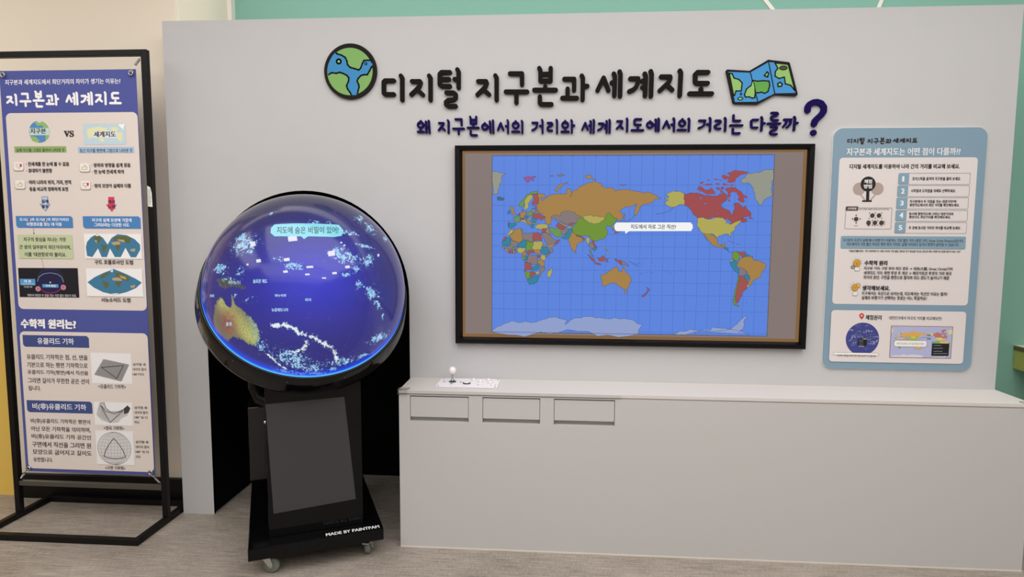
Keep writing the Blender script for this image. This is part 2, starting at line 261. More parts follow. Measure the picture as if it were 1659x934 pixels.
MAP_ICON_OUT = [768,2234.5,770.1,2238.8,775.6,2240.9,873.3,2233.6,956.7,2282.3,1049,2270.3,1053.9,2266,1095,2129.3,1094.1,2121.6,1088.2,2118.6,994.2,2124.8,916.8,2082.2,810.3,2084.9,804,2090.2]
MAP_ICON = [
('p',(75,152,212),[779,2230,875.8,2224.5,958.9,2271.6,1046.4,2261.8,1085.1,2131.6,991.8,2130.4,916.8,2093.5,813.5,2093.1]),
('p',(150,196,116),[782.7,2223.5,795.8,2221.2,805.2,2201.6,827.2,2194.9,842.9,2179.6,841.4,2162.3,839.9,2142.8,816,2143,810.2,2123.6,805.9,2122.3]),
('l',(45,42,42),6.2,[782.7,2223.5,795.8,2221.2,805.2,2201.6,827.2,2194.9,842.9,2179.6,841.4,2162.3,839.9,2142.8,816,2143,810.2,2123.6,805.9,2122.3,782.7,2223.5]),
('l',(45,42,42),5,[878.9,2223.6,888,2189.8,885.3,2168.3,863.5,2150.3]),
('p',(150,196,116),[890.2,2189,884.5,2168.3,863.5,2151.2,854.9,2125.3,860.5,2114.4,875.6,2116.4,891.1,2109.8,901.8,2111.8,903.9,2135.6,898.4,2166]),
('l',(45,42,42),6.2,[890.2,2189,884.5,2168.3,863.5,2151.2,854.9,2125.3,860.5,2114.4,875.6,2116.4,891.1,2109.8,901.8,2111.8,903.9,2135.6,898.4,2166,890.2,2189]),
('p',(103,168,82),[890.1,2189.8,914,2186.1,935.6,2188,963.7,2185.9,967.5,2165.2,961.2,2139.4,946.5,2130.9,931.1,2136.6,916.1,2133.3,903.9,2135.6,898.4,2166]),
('l',(45,42,42),6.2,[890.1,2189.8,914,2186.1,935.6,2188,963.7,2185.9,967.5,2165.2,961.2,2139.4,946.5,2130.9,931.1,2136.6,916.1,2133.3,903.9,2135.6,898.4,2166,890.1,2189.8]),
('p',(150,196,116),[891.1,2186.4,886.2,2168.3,893.6,2155.2,899.9,2150.8,897.5,2166]),
('p',(150,196,116),[987.4,2266.9,1046.4,2260.1,1081.6,2142.4,1061.2,2166.3,1037.3,2173,1031.7,2203.2,1008.4,2197.1,989.9,2208,990.7,2229.5,1001.3,2242.3]),
('l',(45,42,42),6.2,[987.4,2266.9,1046.4,2260.1,1081.6,2142.4,1061.2,2166.3,1037.3,2173,1031.7,2203.2,1008.4,2197.1,989.9,2208,990.7,2229.5,1001.3,2242.3,987.4,2266.9]),
('e',(88,72,66),[1025.7,2244.1,16.3,8.6]),
('c',(45,42,42),3.5,[1025.7,2244.1,17.2,9]),
('p',(150,196,116),[953.3,2227.8,960.1,2221.3,956.5,2204.1,941.1,2210.8]),
('l',(45,42,42),6.2,[953.3,2227.8,960.1,2221.3,956.5,2204.1,941.1,2210.8,953.3,2227.8]),
('p',(150,196,116),[1002.9,2173.4,1013.4,2180.6,1023.6,2173.2,1020.6,2162.5,1005.6,2160.5]),
('l',(45,42,42),6.2,[1002.9,2173.4,1013.4,2180.6,1023.6,2173.2,1020.6,2162.5,1005.6,2160.5,1002.9,2173.4]),
('c',(45,42,42),3.5,[839.1,2128.9,3.5,4.4]),
('e',(150,196,116),[836.9,2108.1,10.8,6.5]),
('c',(45,42,42),4,[836.9,2108.1,10.8,6.5]),
('l',(45,42,42),5,[905.4,2131.3,916.4,2093.5]),
('l',(45,42,42),5,[958,2272.9,991.9,2128.2])]
STRIP = [-464.4,970.5,1149.6,1878.6]
MAPRECT = [-319.4,997.7,1000.8,1850.8]
SCREEN = [
('r',(133,99,62),0,[-464.4,970.5,1149.6,1878.6],0),
('r',(134,120,116),0,[-451.6,985.8,1133.6,1862.8],0),
('r',(92,134,226),0,[-319.4,997.7,1000.8,1850.8],0),
('l',(64,100,186),1.2,[-262.1,997.7,-262.1,1850.8]),
('l',(42,58,96),1.6,[-264.1,1848.8,-260.1,1848.8]),
('l',(64,100,186),1.2,[-207.6,997.7,-207.6,1850.8]),
('l',(42,58,96),1.6,[-209.6,1848.8,-205.6,1848.8]),
('l',(64,100,186),1.2,[-153,997.7,-153,1850.8]),
('l',(42,58,96),1.6,[-155,1848.8,-151,1848.8]),
('l',(64,100,186),1.2,[-98.5,997.7,-98.5,1850.8]),
('l',(42,58,96),1.6,[-100.5,1848.8,-96.5,1848.8]),
('l',(64,100,186),1.2,[-43.9,997.7,-43.9,1850.8]),
('l',(42,58,96),1.6,[-45.9,1848.8,-41.9,1848.8]),
('l',(64,100,186),1.2,[10.6,997.7,10.6,1850.8]),
('l',(42,58,96),1.6,[8.6,1848.8,12.6,1848.8]),
('l',(64,100,186),1.2,[65.2,997.7,65.2,1850.8]),
('l',(42,58,96),1.6,[63.2,1848.8,67.2,1848.8]),
('l',(64,100,186),1.2,[119.8,997.7,119.8,1850.8]),
('l',(42,58,96),1.6,[117.8,1848.8,121.8,1848.8]),
('l',(64,100,186),1.2,[174.3,997.7,174.3,1850.8]),
('l',(42,58,96),1.6,[172.3,1848.8,176.3,1848.8]),
('l',(64,100,186),1.2,[228.9,997.7,228.9,1850.8]),
('l',(42,58,96),1.6,[226.9,1848.8,230.9,1848.8]),
('l',(64,100,186),1.2,[283.4,997.7,283.4,1850.8]),
('l',(42,58,96),1.6,[281.4,1848.8,285.4,1848.8]),
('l',(64,100,186),1.2,[338,997.7,338,1850.8]),
('l',(42,58,96),1.6,[336,1848.8,340,1848.8]),
('l',(64,100,186),1.2,[392.5,997.7,392.5,1850.8]),
('l',(42,58,96),1.6,[390.5,1848.8,394.5,1848.8]),
('l',(64,100,186),1.2,[447.1,997.7,447.1,1850.8]),
('l',(42,58,96),1.6,[445.1,1848.8,449.1,1848.8]),
('l',(64,100,186),1.2,[501.6,997.7,501.6,1850.8]),
('l',(42,58,96),1.6,[499.6,1848.8,503.6,1848.8]),
('l',(64,100,186),1.2,[556.2,997.7,556.2,1850.8]),
('l',(42,58,96),1.6,[554.2,1848.8,558.2,1848.8]),
('l',(64,100,186),1.2,[610.7,997.7,610.7,1850.8]),
('l',(42,58,96),1.6,[608.7,1848.8,612.7,1848.8]),
('l',(64,100,186),1.2,[665.3,997.7,665.3,1850.8]),
('l',(42,58,96),1.6,[663.3,1848.8,667.3,1848.8]),
('l',(64,100,186),1.2,[719.8,997.7,719.8,1850.8]),
('l',(42,58,96),1.6,[717.8,1848.8,721.8,1848.8]),
('l',(64,100,186),1.2,[774.4,997.7,774.4,1850.8]),
('l',(42,58,96),1.6,[772.4,1848.8,776.4,1848.8]),
('l',(64,100,186),1.2,[829,997.7,829,1850.8]),
('l',(42,58,96),1.6,[827,1848.8,831,1848.8]),
('l',(64,100,186),1.2,[883.5,997.7,883.5,1850.8]),
('l',(42,58,96),1.6,[881.5,1848.8,885.5,1848.8]),
('l',(64,100,186),1.2,[938.1,997.7,938.1,1850.8]),
('l',(42,58,96),1.6,[936.1,1848.8,940.1,1848.8]),
('l',(64,100,186),1.2,[-319.4,1712.2,1000.8,1712.2]),
('l',(42,58,96),1.6,[-319.4,1712.2,-315.4,1712.2]),
('l',(42,58,96),1.6,[996.8,1712.2,1000.8,1712.2]),
('l',(64,100,186),1.2,[-319.4,1614.9,1000.8,1614.9]),
('l',(42,58,96),1.6,[-319.4,1614.9,-315.4,1614.9]),
('l',(42,58,96),1.6,[996.8,1614.9,1000.8,1614.9]),
('l',(64,100,186),1.2,[-319.4,1540.9,1000.8,1540.9]),
('l',(42,58,96),1.6,[-319.4,1540.9,-315.4,1540.9]),
('l',(42,58,96),1.6,[996.8,1540.9,1000.8,1540.9]),
('l',(64,100,186),1.2,[-319.4,1477.6,1000.8,1477.6]),
('l',(42,58,96),1.6,[-319.4,1477.6,-315.4,1477.6]),
('l',(42,58,96),1.6,[996.8,1477.6,1000.8,1477.6]),
('l',(64,100,186),1.2,[-319.4,1418.9,1000.8,1418.9]),
('l',(42,58,96),1.6,[-319.4,1418.9,-315.4,1418.9]),
('l',(42,58,96),1.6,[996.8,1418.9,1000.8,1418.9]),
('l',(64,100,186),1.2,[-319.4,1363.6,1000.8,1363.6]),
('l',(42,58,96),1.6,[-319.4,1363.6,-315.4,1363.6]),
('l',(42,58,96),1.6,[996.8,1363.6,1000.8,1363.6]),
('l',(64,100,186),1.2,[-319.4,1304.8,1000.8,1304.8]),
('l',(42,58,96),1.6,[-319.4,1304.8,-315.4,1304.8]),
('l',(42,58,96),1.6,[996.8,1304.8,1000.8,1304.8]),
('l',(64,100,186),1.2,[-319.4,1246.7,1000.8,1246.7]),
('l',(42,58,96),1.6,[-319.4,1246.7,-315.4,1246.7]),
('l',(42,58,96),1.6,[996.8,1246.7,1000.8,1246.7]),
('l',(64,100,186),1.2,[-319.4,1186.9,1000.8,1186.9]),
('l',(42,58,96),1.6,[-319.4,1186.9,-315.4,1186.9]),
('l',(42,58,96),1.6,[996.8,1186.9,1000.8,1186.9]),
('l',(64,100,186),1.2,[-319.4,1111.9,1000.8,1111.9]),
('l',(42,58,96),1.6,[-319.4,1111.9,-315.4,1111.9]),
('l',(42,58,96),1.6,[996.8,1111.9,1000.8,1111.9]),
('l',(64,100,186),1.2,[-319.4,1007.3,1000.8,1007.3]),
('l',(42,58,96),1.6,[-319.4,1007.3,-315.4,1007.3]),
('l',(42,58,96),1.6,[996.8,1007.3,1000.8,1007.3]),
('m',(168,130,72),1.2,[-98.4,1673.7,-67,1668.1,-58.3,1655.6,-75.4,1648.3,-84,1653.9,-79.3,1636.9,-61.1,1648.3,-44.1,1662.5,-27,1668.1,-4.3,1671,35.6,1671,43.8,1696.4,56.8,1693.6,62.8,1673.8,55.7,1654.1,69.5,1682.3,86.4,1687.9,103.2,1704.8,125.6,1716.1,153.7,1724.5,176.2,1727.3,207.4,1718.9,201.9,1707.6,221.8,1699.2,261.2,1696.4,269.9,1682.4,283.8,1688,311.8,1690.8,351.2,1685.2,370.9,1680.7,399,1674,438.1,1674.1,463.5,1662.9,486.1,1648.9,475,1646.1,458.3,1646.1,447.5,1632.1,422.6,1623.6,403.1,1617.9,392.1,1612.3,384.1,1592.6,365,1567.2,360.9,1578.4,364.4,1598.2,375.1,1617.9,371.1,1622.4,350,1612.2,338.9,1609.4,316.4,1606.5,291.5,1586.7,308.6,1575.5,308.9,1558.5,298,1544.3,289.6,1539.8,278,1555.6,224.5,1549.7,111,1555,54.3,1537.8,-31.5,1554.5,-34.1,1523.2,-59.9,1530.5,-66,1560.1,-94.8,1582.8,-106.5,1611.3,-95.2,1628.4]),
('m',(168,130,72),1.2,[314.8,1581.6,320.8,1566.5,315.6,1543.9,311.5,1558.9]),
('m',(168,130,72),1.2,[43.4,1724.6,12.3,1717.8,-7.5,1702,-18.7,1685.1,-1.5,1680.6,-4.5,1690.7,15.2,1707.7,43.5,1720.1]),
('m',(168,130,72),1.2,[130.6,1758.2,153.2,1758.2,159,1746.9,142.2,1741.4,127.9,1749.8]),
('m',(168,130,72),1.2,[159.1,1741.3,178.9,1735.7,164.8,1734.6]),
('m',(134,120,124),1.2,[294.5,1716,322.6,1714.3,294.6,1710.4]),
('m',(134,120,124),1.2,[-42.2,1755.6,-22.3,1755.6,-33.6,1751.7]),
('m',(134,120,124),1.2,[-8.1,1759.5,11.7,1764,28.8,1758.3,0.5,1751.6]),
('m',(158,82,150),1.2,[-167.6,1747.3,-153.4,1750.1,-107.7,1752.9,-119,1744.4,-124.7,1741.6,-118.9,1730.3,-136.1,1738.8,-147.4,1723.6,-161.8,1733.2]),
('m',(150,152,140),1.2,[-318.8,1778.6,-296.9,1775.8,-253.7,1765.5,-273.8,1753.1,-273.7,1733.3,-282.3,1719.1,-285.2,1702.1,-293.8,1685,-288,1673.6,-318.6,1666.8]),
('m',(60,105,130),1.2,[-296.6,1653.7,-279.3,1655.4,-259.1,1649.7,-267.7,1637.8,-293.7,1639.4]),
('m',(110,148,84),1.2,[-97.2,1680.6,-113.1,1682.2,-132.1,1677.5,-157.5,1663.3,-166.9,1642.7,-190.7,1625.3,-189.1,1611.1,-179.4,1606.4,-166.7,1611.1,-163.6,1631.7,-147.9,1660.1,-122.5,1671.2,-103.4,1672.8]),
('m',(178,170,88),1.2,[-125.7,1666.4,-147.9,1660.1,-157.4,1647.5,-163.6,1631.7,-161.9,1612.7,-163.4,1595.3,-152.2,1595.3,-142.8,1612.8,-146,1622.2,-135,1638,-122.4,1653.8]),
('m',(160,82,82),1.2,[-128.9,1671.2,-119.3,1666.5,-103.4,1672.8,-98.6,1660.2,-96.7,1622.3,-126.9,1617.5,-128.6,1628.6,-117.6,1647.5,-122.4,1663.3]),
('m',(168,130,72),1.2,[-221,1609.4,-214.6,1601.5,-216.2,1593.6,-204.9,1577.8,-203.2,1571.4,-225.7,1568.2,-220.9,1577.7,-227.3,1587.2,-233.8,1603.1]),
('m',(48,130,160),1.2,[-233.8,1592,-230.5,1582.4,-233.7,1574.5,-244.9,1572.9,-244,1585.6]),
('m',(134,120,124),1.2,[-177.8,1596.9,-169.8,1596.9,-166.6,1587.4,-176.1,1587.3]),
('m',(168,130,72),1.2,[-185.7,1577.8,-172.9,1585.8,-156.9,1584.2,-155.3,1571.6,-163.2,1563.6,-159.9,1554.1,-180.7,1554,-185.6,1563.5]),
('m',(110,148,84),1.2,[-153.8,1584.2,-131.4,1589,-121.8,1582.7,-123.3,1565.3,-137.6,1563.7,-153.7,1573.1]),
('m',(134,120,124),1.2,[-118.7,1587.5,-102.8,1593.9,-89.9,1579.7,-96.3,1573.3,-120.2,1574.8]),
('m',(48,130,160),1.2,[-128.3,1600.1,-107.6,1600.2,-106,1595.4,-125.1,1595.4]),
('m',(134,120,124),1.2,[-122,1611.2,-106.1,1609.7,-106,1600.2]),
('m',(178,170,88),1.2,[-129.9,1593.8,-112.3,1592.3,-118.7,1584.3,-128.3,1589.1]),
('m',(160,82,82),1.2,[-121.7,1571.7,-89.9,1574.9,-61.1,1560.8,-64.2,1552.8,-73.7,1549.6,-83.2,1541.7,-89.7,1551.2,-102.4,1549.5,-124.8,1557.4]),
('m',(110,148,84),1.2,[-217.6,1557.1,-195.2,1565.1,-182.3,1554,-183.8,1536.5,-201.4,1533.3,-211.1,1536.4,-212.7,1549.1]),
('m',(160,82,82),1.2,[-200,1568.2,-185.7,1577.8,-185.6,1565.1]),
('m',(48,130,160),1.2,[-240.1,1533.8,-203.7,1529.9,-200.8,1522.5,-218.1,1506.9,-232.5,1503.4,-241.2,1513.7]),
('m',(160,82,82),1.2,[-241.5,1531.5,-236.1,1530,-237.3,1509.2,-241.5,1512.4]),
('m',(178,170,88),1.2,[-182.3,1542.9,-159.9,1547.7,-156.7,1539.8,-143.8,1524,-142.1,1519.2,-148.5,1520.8,-166.2,1536.6,-182.2,1538.1]),
('m',(48,130,160),1.2,[-161.6,1563.6,-153.6,1566.8,-140.8,1562.1,-147.2,1557.3,-161.6,1557.3]),
('m',(110,148,84),1.2,[-160,1555.7,-144,1555.7,-150.3,1549.4,-159.9,1547.7]),
('m',(160,82,82),1.2,[-182.3,1550.8,-163.1,1550.9,-163.1,1547.7,-180.7,1546.1]),
('m',(178,170,88),1.2,[-147.1,1552.5,-129.6,1554.2,-134.3,1546.2,-145.5,1546.2]),
('m',(168,130,72),1.2,[-155.1,1546.2,-137.5,1539.9,-127.8,1527.2,-137.3,1520.8,-153.5,1539.8]),
('m',(48,130,160),1.2,[-129.6,1551,-105.6,1552.7,-104,1541.6,-108.7,1536.8,-126.3,1536.7]),
('m',(110,148,84),1.2,[-126.2,1533.6,-105.5,1533.6,-108.6,1525.7,-121.4,1524.1]),
('m',(48,130,160),1.2,[-134.1,1519.2,-115,1524.1,-121.2,1505,-130.8,1508.1]),
('m',(178,170,88),1.2,[-110.3,1517.1,-94.3,1524.6,-51.3,1523.1,-47.1,1508.8,-59.7,1504.2,-108.5,1505.7]),
('m',(178,170,88),1.2,[-215.5,1497.8,-217.1,1486.1,-239,1470.9,-249.1,1465.8,-245.8,1472.5,-240.8,1482.6,-230.7,1496.1]),
('m',(168,130,72),1.2,[-215.5,1497.8,-178.5,1504.7,-176.7,1489.6,-171.5,1472.9,-168,1451.1,-189.9,1435.9,-194.9,1435.8,-239,1469.2,-215.5,1486.1]),
('m',(110,148,84),1.2,[-178.5,1503.7,-170,1501.4,-169.9,1488,-176.7,1488]),
('m',(134,120,124),1.2,[-171.6,1483,-141.3,1481.4,-119.5,1486.6,-119.1,1438,-151.2,1447.8,-169.7,1452.8]),
('m',(160,82,82),1.2,[-117.8,1481.5,-80.8,1480.1,-80.7,1466.7,-77.2,1445.9,-117.5,1444.7]),
('m',(160,82,82),1.2,[-269.4,1443.8,-259.3,1464,-252.5,1462.4,-255.8,1445.6]),
('m',(48,130,160),1.2,[-269.3,1421.9,-269.4,1442.1,-252.5,1448.9,-250.8,1460.7,-232.2,1460.8,-230.4,1422.1]),
('m',(134,120,124),1.2,[-230.4,1422.1,-230.5,1454.1,-193.2,1434.2,-198.2,1419,-218.5,1413.8,-228.6,1401.9,-242.1,1405.2,-249,1417]),
('m',(112,140,70),1.2,[-271,1413.5,-262.5,1421.9,-252.3,1416.9,-259.1,1406.8]),
('m',(168,130,72),1.2,[-259.1,1406.8,-242.1,1406.9,-237,1388.4,-245.5,1388.3,-255.7,1398.4]),
('m',(160,82,82),1.2,[-238.7,1398.5,-220.1,1400.3,-218.3,1383.5,-237,1383.3]),
('m',(168,130,72),1.2,[-220.1,1400.3,-210,1402.1,-208.2,1383.5,-217.7,1383.5]),
('m',(112,148,52),1.2,[-225.2,1403.6,-215.1,1415.5,-203.2,1408.9,-210,1402.1]),
('m',(134,120,124),1.2,[-206.6,1403.8,-196.4,1402.2,-198.1,1387,-207.5,1385.2]),
('m',(48,130,160),1.2,[-201.6,1415.6,-193.1,1417.3,-191.5,1429.1,-168,1447.7,-151.2,1447.8,-152.7,1426,-157.7,1412.5,-191.4,1412.3]),
('m',(178,170,88),1.2,[-194.8,1407.2,-184.7,1412.3,-157.7,1410.8,-159.2,1395.7,-177.7,1382.1,-194.7,1388.7]),
('m',(112,148,52),1.2,[-151.2,1447.8,-119.1,1436.3,-123.9,1409.4,-134,1397.5,-154.2,1394,-156,1415.9,-151,1429.4]),
('m',(178,170,88),1.2,[-117.5,1444.7,-75.5,1444.9,-72,1428.2,-80.2,1416.4,-81.8,1401.3,-100.3,1399.5,-120.5,1401,-125.6,1412.7,-119,1426.2]),
('m',(160,82,82),1.2,[-152.5,1390.7,-120.5,1401,-111.9,1384.2,-147.3,1377.2]),
('m',(168,130,72),1.2,[-118.8,1399.3,-83.5,1401.3,-85,1381.1,-106.9,1386]),
('m',(168,130,72),1.2,[-174.4,1382.1,-157.6,1397.4,-154.1,1377.2,-154,1372.1,-170.9,1372]),
('m',(48,130,160),1.2,[-80.2,1413,-63.5,1416.5,-44.8,1399.8,-36.3,1389.8,-63.1,1377.9,-80,1384.5,-83.5,1399.6]),
('m',(134,120,124),1.2,[-46.5,1403.2,-21.4,1405,-26.3,1389.9,-52.9,1366.2,-59.6,1369.5,-54.7,1377.9,-36.3,1389.8]),
('m',(168,130,72),1.2,[-75.2,1418.1,-70.3,1428.2,-51.7,1413.2,-63.4,1414.8]),
('m',(178,170,88),1.2,[-81.6,1376,-59.7,1377.9,-57.9,1362.8,-64.5,1349.2,-83.1,1359.2]),
('m',(160,82,82),1.2,[-98.4,1374.2,-81.6,1376,-83.2,1364.2,-96.6,1364.1]),
('m',(134,120,124),1.2,[-140.6,1377.3,-100.1,1377.6,-98.2,1345.6,-104.7,1325.3,-126.7,1328.5,-131.8,1338.6,-160.6,1341.7,-147.1,1351.9]),
('m',(48,130,160),1.2,[-154,1368.8,-143.9,1372.2,-147.1,1351.9,-164,1348.4,-157.3,1358.6]),
('m',(112,148,52),1.2,[-174.3,1368.6,-157.4,1368.7,-157.3,1355.2,-165.7,1350.1,-173.5,1360.2]),
('m',(168,130,72),1.2,[-96.5,1352.3,-79.7,1355.9,-64.5,1344.2,-64.2,1320.6,-82.8,1322.1,-96.4,1338.9]),
('m',(160,82,82),1.2,[-160.6,1340,-147.1,1340.1,-140.3,1335.1,-130.1,1336.9,-126.7,1321.7,-128.2,1301.4,-163.7,1299.4,-158.7,1318]),
('m',(48,130,160),1.2,[-126.6,1314.9,-106.4,1320.2,-103.1,1330.4,-87.9,1332.2,-86.1,1318.7,-106.2,1303.3,-119.7,1299.8,-126.5,1304.8]),
('m',(134,120,124),1.2,[-81.1,1317,-60.9,1318.9,-60.7,1303.7,-79.1,1291.7,-80.7,1274.8,-87.4,1273,-89.3,1291.6,-84.3,1301.8]),
('m',(178,170,88),1.2,[-109.6,1294.8,-89.4,1301.8,-90.9,1284.8,-104.4,1283]),
('m',(160,82,82),1.2,[-131.5,1296.3,-116.3,1296.4,-106.1,1283,-126.2,1267.5,-133,1267.5]),
('m',(112,148,52),1.2,[-162,1297.7,-133.2,1296.3,-134.7,1264.1,-146.5,1255.5,-155,1270.7]),
('m',(48,130,160),1.2,[-146.5,1253.8,-134.7,1264.1,-109.4,1277.9,-92.5,1276.4,-89,1264.5,-99,1247.5,-112.5,1235.4,-137.8,1231.8]),
('m',(178,170,88),1.2,[-25.5,1315.8,-27,1299,-35.1,1270.1,-48.6,1271.7,-45.5,1298.8]),
('m',(134,120,124),1.2,[-77.5,1480.1,-64.1,1485.2,-37.2,1473.6,-20.2,1453.6,-6.8,1447,-16.6,1431.9,-48.4,1426.7,-53.5,1430,-67.2,1456.7]),
('m',(168,130,72),1.2,[-48.4,1426.7,-16.6,1431.9,-19.9,1421.8,-48.3,1411.6]),
('m',(160,82,82),1.2,[3.2,1453.8,8.3,1445.4,-9.9,1425.2,-14.9,1428.6,-6.7,1440.3]),
('m',(160,82,82),1.2,[-77.7,1501.8,-57.6,1503.6,-64.1,1488.5,-79.2,1483.4]),
('m',(168,130,72),1.2,[-55.9,1505.2,-44.2,1502,-35.5,1475.3,-64.1,1486.8,-59.2,1496.9]),
('m',(134,120,124),1.2,[-34.8,1563.5,-12,1571.2,10.9,1565.5,14.5,1580.7,29.6,1588.3,52.4,1588.4,75.2,1584.7,84.9,1569.6,109.7,1560.2,85.5,1531.7,60.8,1531.6,45.6,1523.9,18.8,1537.1,-7.9,1538.9,-11.8,1550.3,-32.8,1550.2]),
('m',(110,148,84),1.2,[-45.8,1514,-28.5,1508.4,-15.1,1504.6,0.1,1508.5,15.5,1501,19.7,1460.9,-7,1462.7,-22.4,1474.1,-37.9,1493.1]),
('m',(160,82,82),1.2,[-11.4,1516.1,7.5,1529.5,34.4,1508.7,19.3,1499.1,0.1,1508.5]),
('m',(168,130,72),1.2,[-7.8,1533.2,18.9,1533.3,41.9,1516.3,38.2,1508.7,15.2,1523.8]),
('m',(160,82,82),1.2,[47.6,1523.9,60.8,1531.6,85.5,1531.7,68.5,1520.2,53.3,1518.2]),
('m',(178,170,88),1.2,[40.1,1512.5,64.8,1514.5,64.9,1508.8,42.1,1506.8]),
('m',(134,120,124),1.2,[15.5,1499.1,49.7,1506.8,53.6,1499.2,34.8,1478.2,17.7,1476.2]),
('m',(48,130,160),1.2,[53.6,1501.1,68.7,1503.1,65.2,1486,48.4,1455.4,19.8,1459,38.6,1478.2]),
('m',(168,130,72),1.2,[74.6,1495.5,80.4,1482.2,111.2,1459.5,130.2,1455.8,122.8,1444.4,111.4,1444.3,90.7,1425.1,83.5,1398.3,75.9,1392.5,70.1,1402,58.2,1436.4,46.6,1445.8,52.2,1459.2,61.5,1478.3]),
('m',(112,148,52),1.2,[109.7,1558.3,125.1,1547,148,1531.9,170.8,1528.2,204.6,1539.7,227.1,1549.2,226.9,1560.6,230.4,1575.7,245.3,1581.4,256.9,1566.3,281.6,1551.3,272.5,1536.2,257.7,1521,246.6,1513.4,237,1519,225.9,1509.5,237.4,1498.2,236,1475.4,217.4,1456.3,187.3,1444.8,168.3,1448.5,156.8,1456,150.9,1467.4,126.2,1471.1,111.1,1467.2,84.3,1474.6,72.7,1489.8,64.8,1512.6,83.6,1526,94.7,1550.7]),
('m',(160,82,82),1.2,[84.3,1474.6,114.9,1467.2,114.9,1461.5,90.2,1467.1]),
('m',(160,82,82),1.2,[114.9,1463.4,130.3,1452,118.9,1448.2]),
('m',(168,130,72),1.2,[83.5,1398.3,89.4,1386.9,83.7,1384.9]),
('m',(178,170,88),1.2,[134,1455.9,149,1467.4,151.3,1444.5,145.9,1425.5,138.1,1440.7]),
('m',(178,170,88),1.2,[117.3,1560.2,132.3,1565.9,149.3,1567.9,155,1571.7,166.4,1562.2,185.3,1564.2,204.2,1560.5,213.6,1562.4,227.1,1549.2,204.6,1539.7,193.4,1530.2,170.8,1528.2,148,1531.9,128.9,1545.1]),
('m',(134,120,124),1.2,[151.4,1435,164.6,1440.8,176.4,1418,172.8,1406.6,157.5,1410.3,151.7,1417.9]),
('m',(48,130,160),1.2,[172.6,1416.1,187.8,1416.2,188,1406.7,172.9,1398.9,167,1410.3]),
('m',(160,82,82),1.2,[162.6,1446.5,172.1,1446.6,178.1,1429.5,187.8,1416.2,176.4,1418]),
('m',(112,140,70),1.2,[151.9,1406.4,165.6,1379.8,169.6,1370.2,159.9,1379.7,152.1,1395]),
('m',(160,82,82),1.2,[140.9,1381.5,154.3,1375.9,177.4,1355,179.5,1341.6,158.3,1360.6]),
('m',(160,82,82),1.2,[177.7,1339.7,208.1,1336.1,208.2,1332.3,181.5,1335.9]),
('m',(160,82,82),1.2,[190.5,1366.6,203.8,1364.8,218.8,1376.4,226.6,1365,219.3,1347.7,196.4,1353.2]),
('m',(160,82,82),1.2,[230.5,1361.2,245.6,1363.2,236.3,1355.5,244,1346,234.6,1344]),
('m',(178,170,88),1.2,[223.7,1420.2,231.3,1420.3,229.6,1406.9,237.3,1399.4,227.8,1403.1]),
('m',(178,170,88),1.2,[235.6,1391.7,245,1395.6,243.3,1382.3,237.6,1384.1]),
('m',(160,82,82),1.2,[272.1,1361.5,287.4,1355.9,306.3,1352.2,306.8,1331.2,291.4,1342.6]),
('m',(134,120,124),1.2,[306.4,1350.3,329.3,1339.1,340.9,1323.9,321.9,1331.4,306.8,1331.2]),
('m',(178,170,88),1.2,[252.2,1515.3,265.2,1524,265.4,1513.5,256.1,1509.6]),
('m',(134,120,124),1.2,[256.1,1509.6,264.7,1512.7,269.5,1498.3,261.2,1495.3]),
('m',(160,82,82),1.2,[269,1486.2,286.5,1494.6,303.4,1498.5,312.3,1521.2,325.3,1526.9,316.2,1513.7,307.2,1492.8,284.8,1487.1,273.6,1481.3]),
('m',(168,130,72),1.2,[205.4,1279.8,234.8,1291.6,251.6,1306.1,268.5,1317.7,288.3,1319.6,291.5,1303.6,308.6,1296.9,312,1323.9,325.6,1298.2,348.8,1275.4,354.9,1255.4,344,1232.2,338.7,1214.9,316,1214.6,298.7,1226,281.3,1243.1,258.5,1242.8,235.9,1232.8,213.1,1229.1,215.6,1251]),
('m',(168,130,72),1.2,[323,1206.1,336.1,1206.2,332.3,1194.6,325,1193.4]),
('m',(150,80,120),1.2,[424.6,1229.1,432.2,1221.7,443.6,1216.1,438.3,1204.5,429.7,1207.3,435.1,1216]),
('m',(150,80,120),1.2,[429.8,1204.4,435.5,1200.4,413.4,1178.3,403.1,1182.8,415.9,1192.7]),
('m',(178,170,88),1.2,[593.5,1672.2,556.3,1679.6,537.7,1683.3,519.4,1675.8,504.9,1664.6,519.8,1660.9,521.9,1653.5,501.6,1647.9,522.2,1642.3,504,1629.2,509.8,1618,528.6,1608.7,545.4,1606.9,529.1,1591.9,558.2,1612.5,572.8,1620,595,1618.2]),
('l',(44,50,52),1.4,[529.1,1591.1,507,1584.3,484.9,1576.8,462.6,1575.9]),
('m',(160,74,78),1.2,[593.5,1671,612,1671,641.3,1674,674.6,1668.5,689.5,1662.9,719,1661.1,748.3,1661.1,757.1,1672.3,770.1,1668.6,777.1,1676,794.3,1655.6,789.3,1640.8,767.9,1625.9,762.9,1611,779.8,1599.9,805.7,1590.7,813.7,1574,821,1574,822.3,1588.9,829.2,1600,822.8,1626,837.3,1629.7,852.2,1622.4,863.7,1607.5,874.3,1615,889.8,1592.8,904.8,1581.7,903.5,1566.8,876.3,1563,858.3,1555.5,883.9,1555.6,887.9,1544.5,873.6,1537,855.1,1542.5,858.5,1549.9,829.7,1536.8,808,1527.4,814.9,1540.5,799.9,1547.9,774,1555.2,762.8,1558.9,657.8,1558.6,644.6,1567.9,629.1,1592.1,613.7,1610.7,595,1618.2]),
('m',(160,74,78),0.6,[898.1,1566.8,914.9,1555.7,915.1,1552,894.9,1553.8]),
('m',(160,74,78),0.6,[651.9,1690.7,658.8,1705.6,673.5,1703.7,684.9,1692.6,703.4,1688.9,717.7,1700,729.2,1685.2,737,1670.4,696.7,1668.5,674.2,1681.5,663.1,1685.2]),
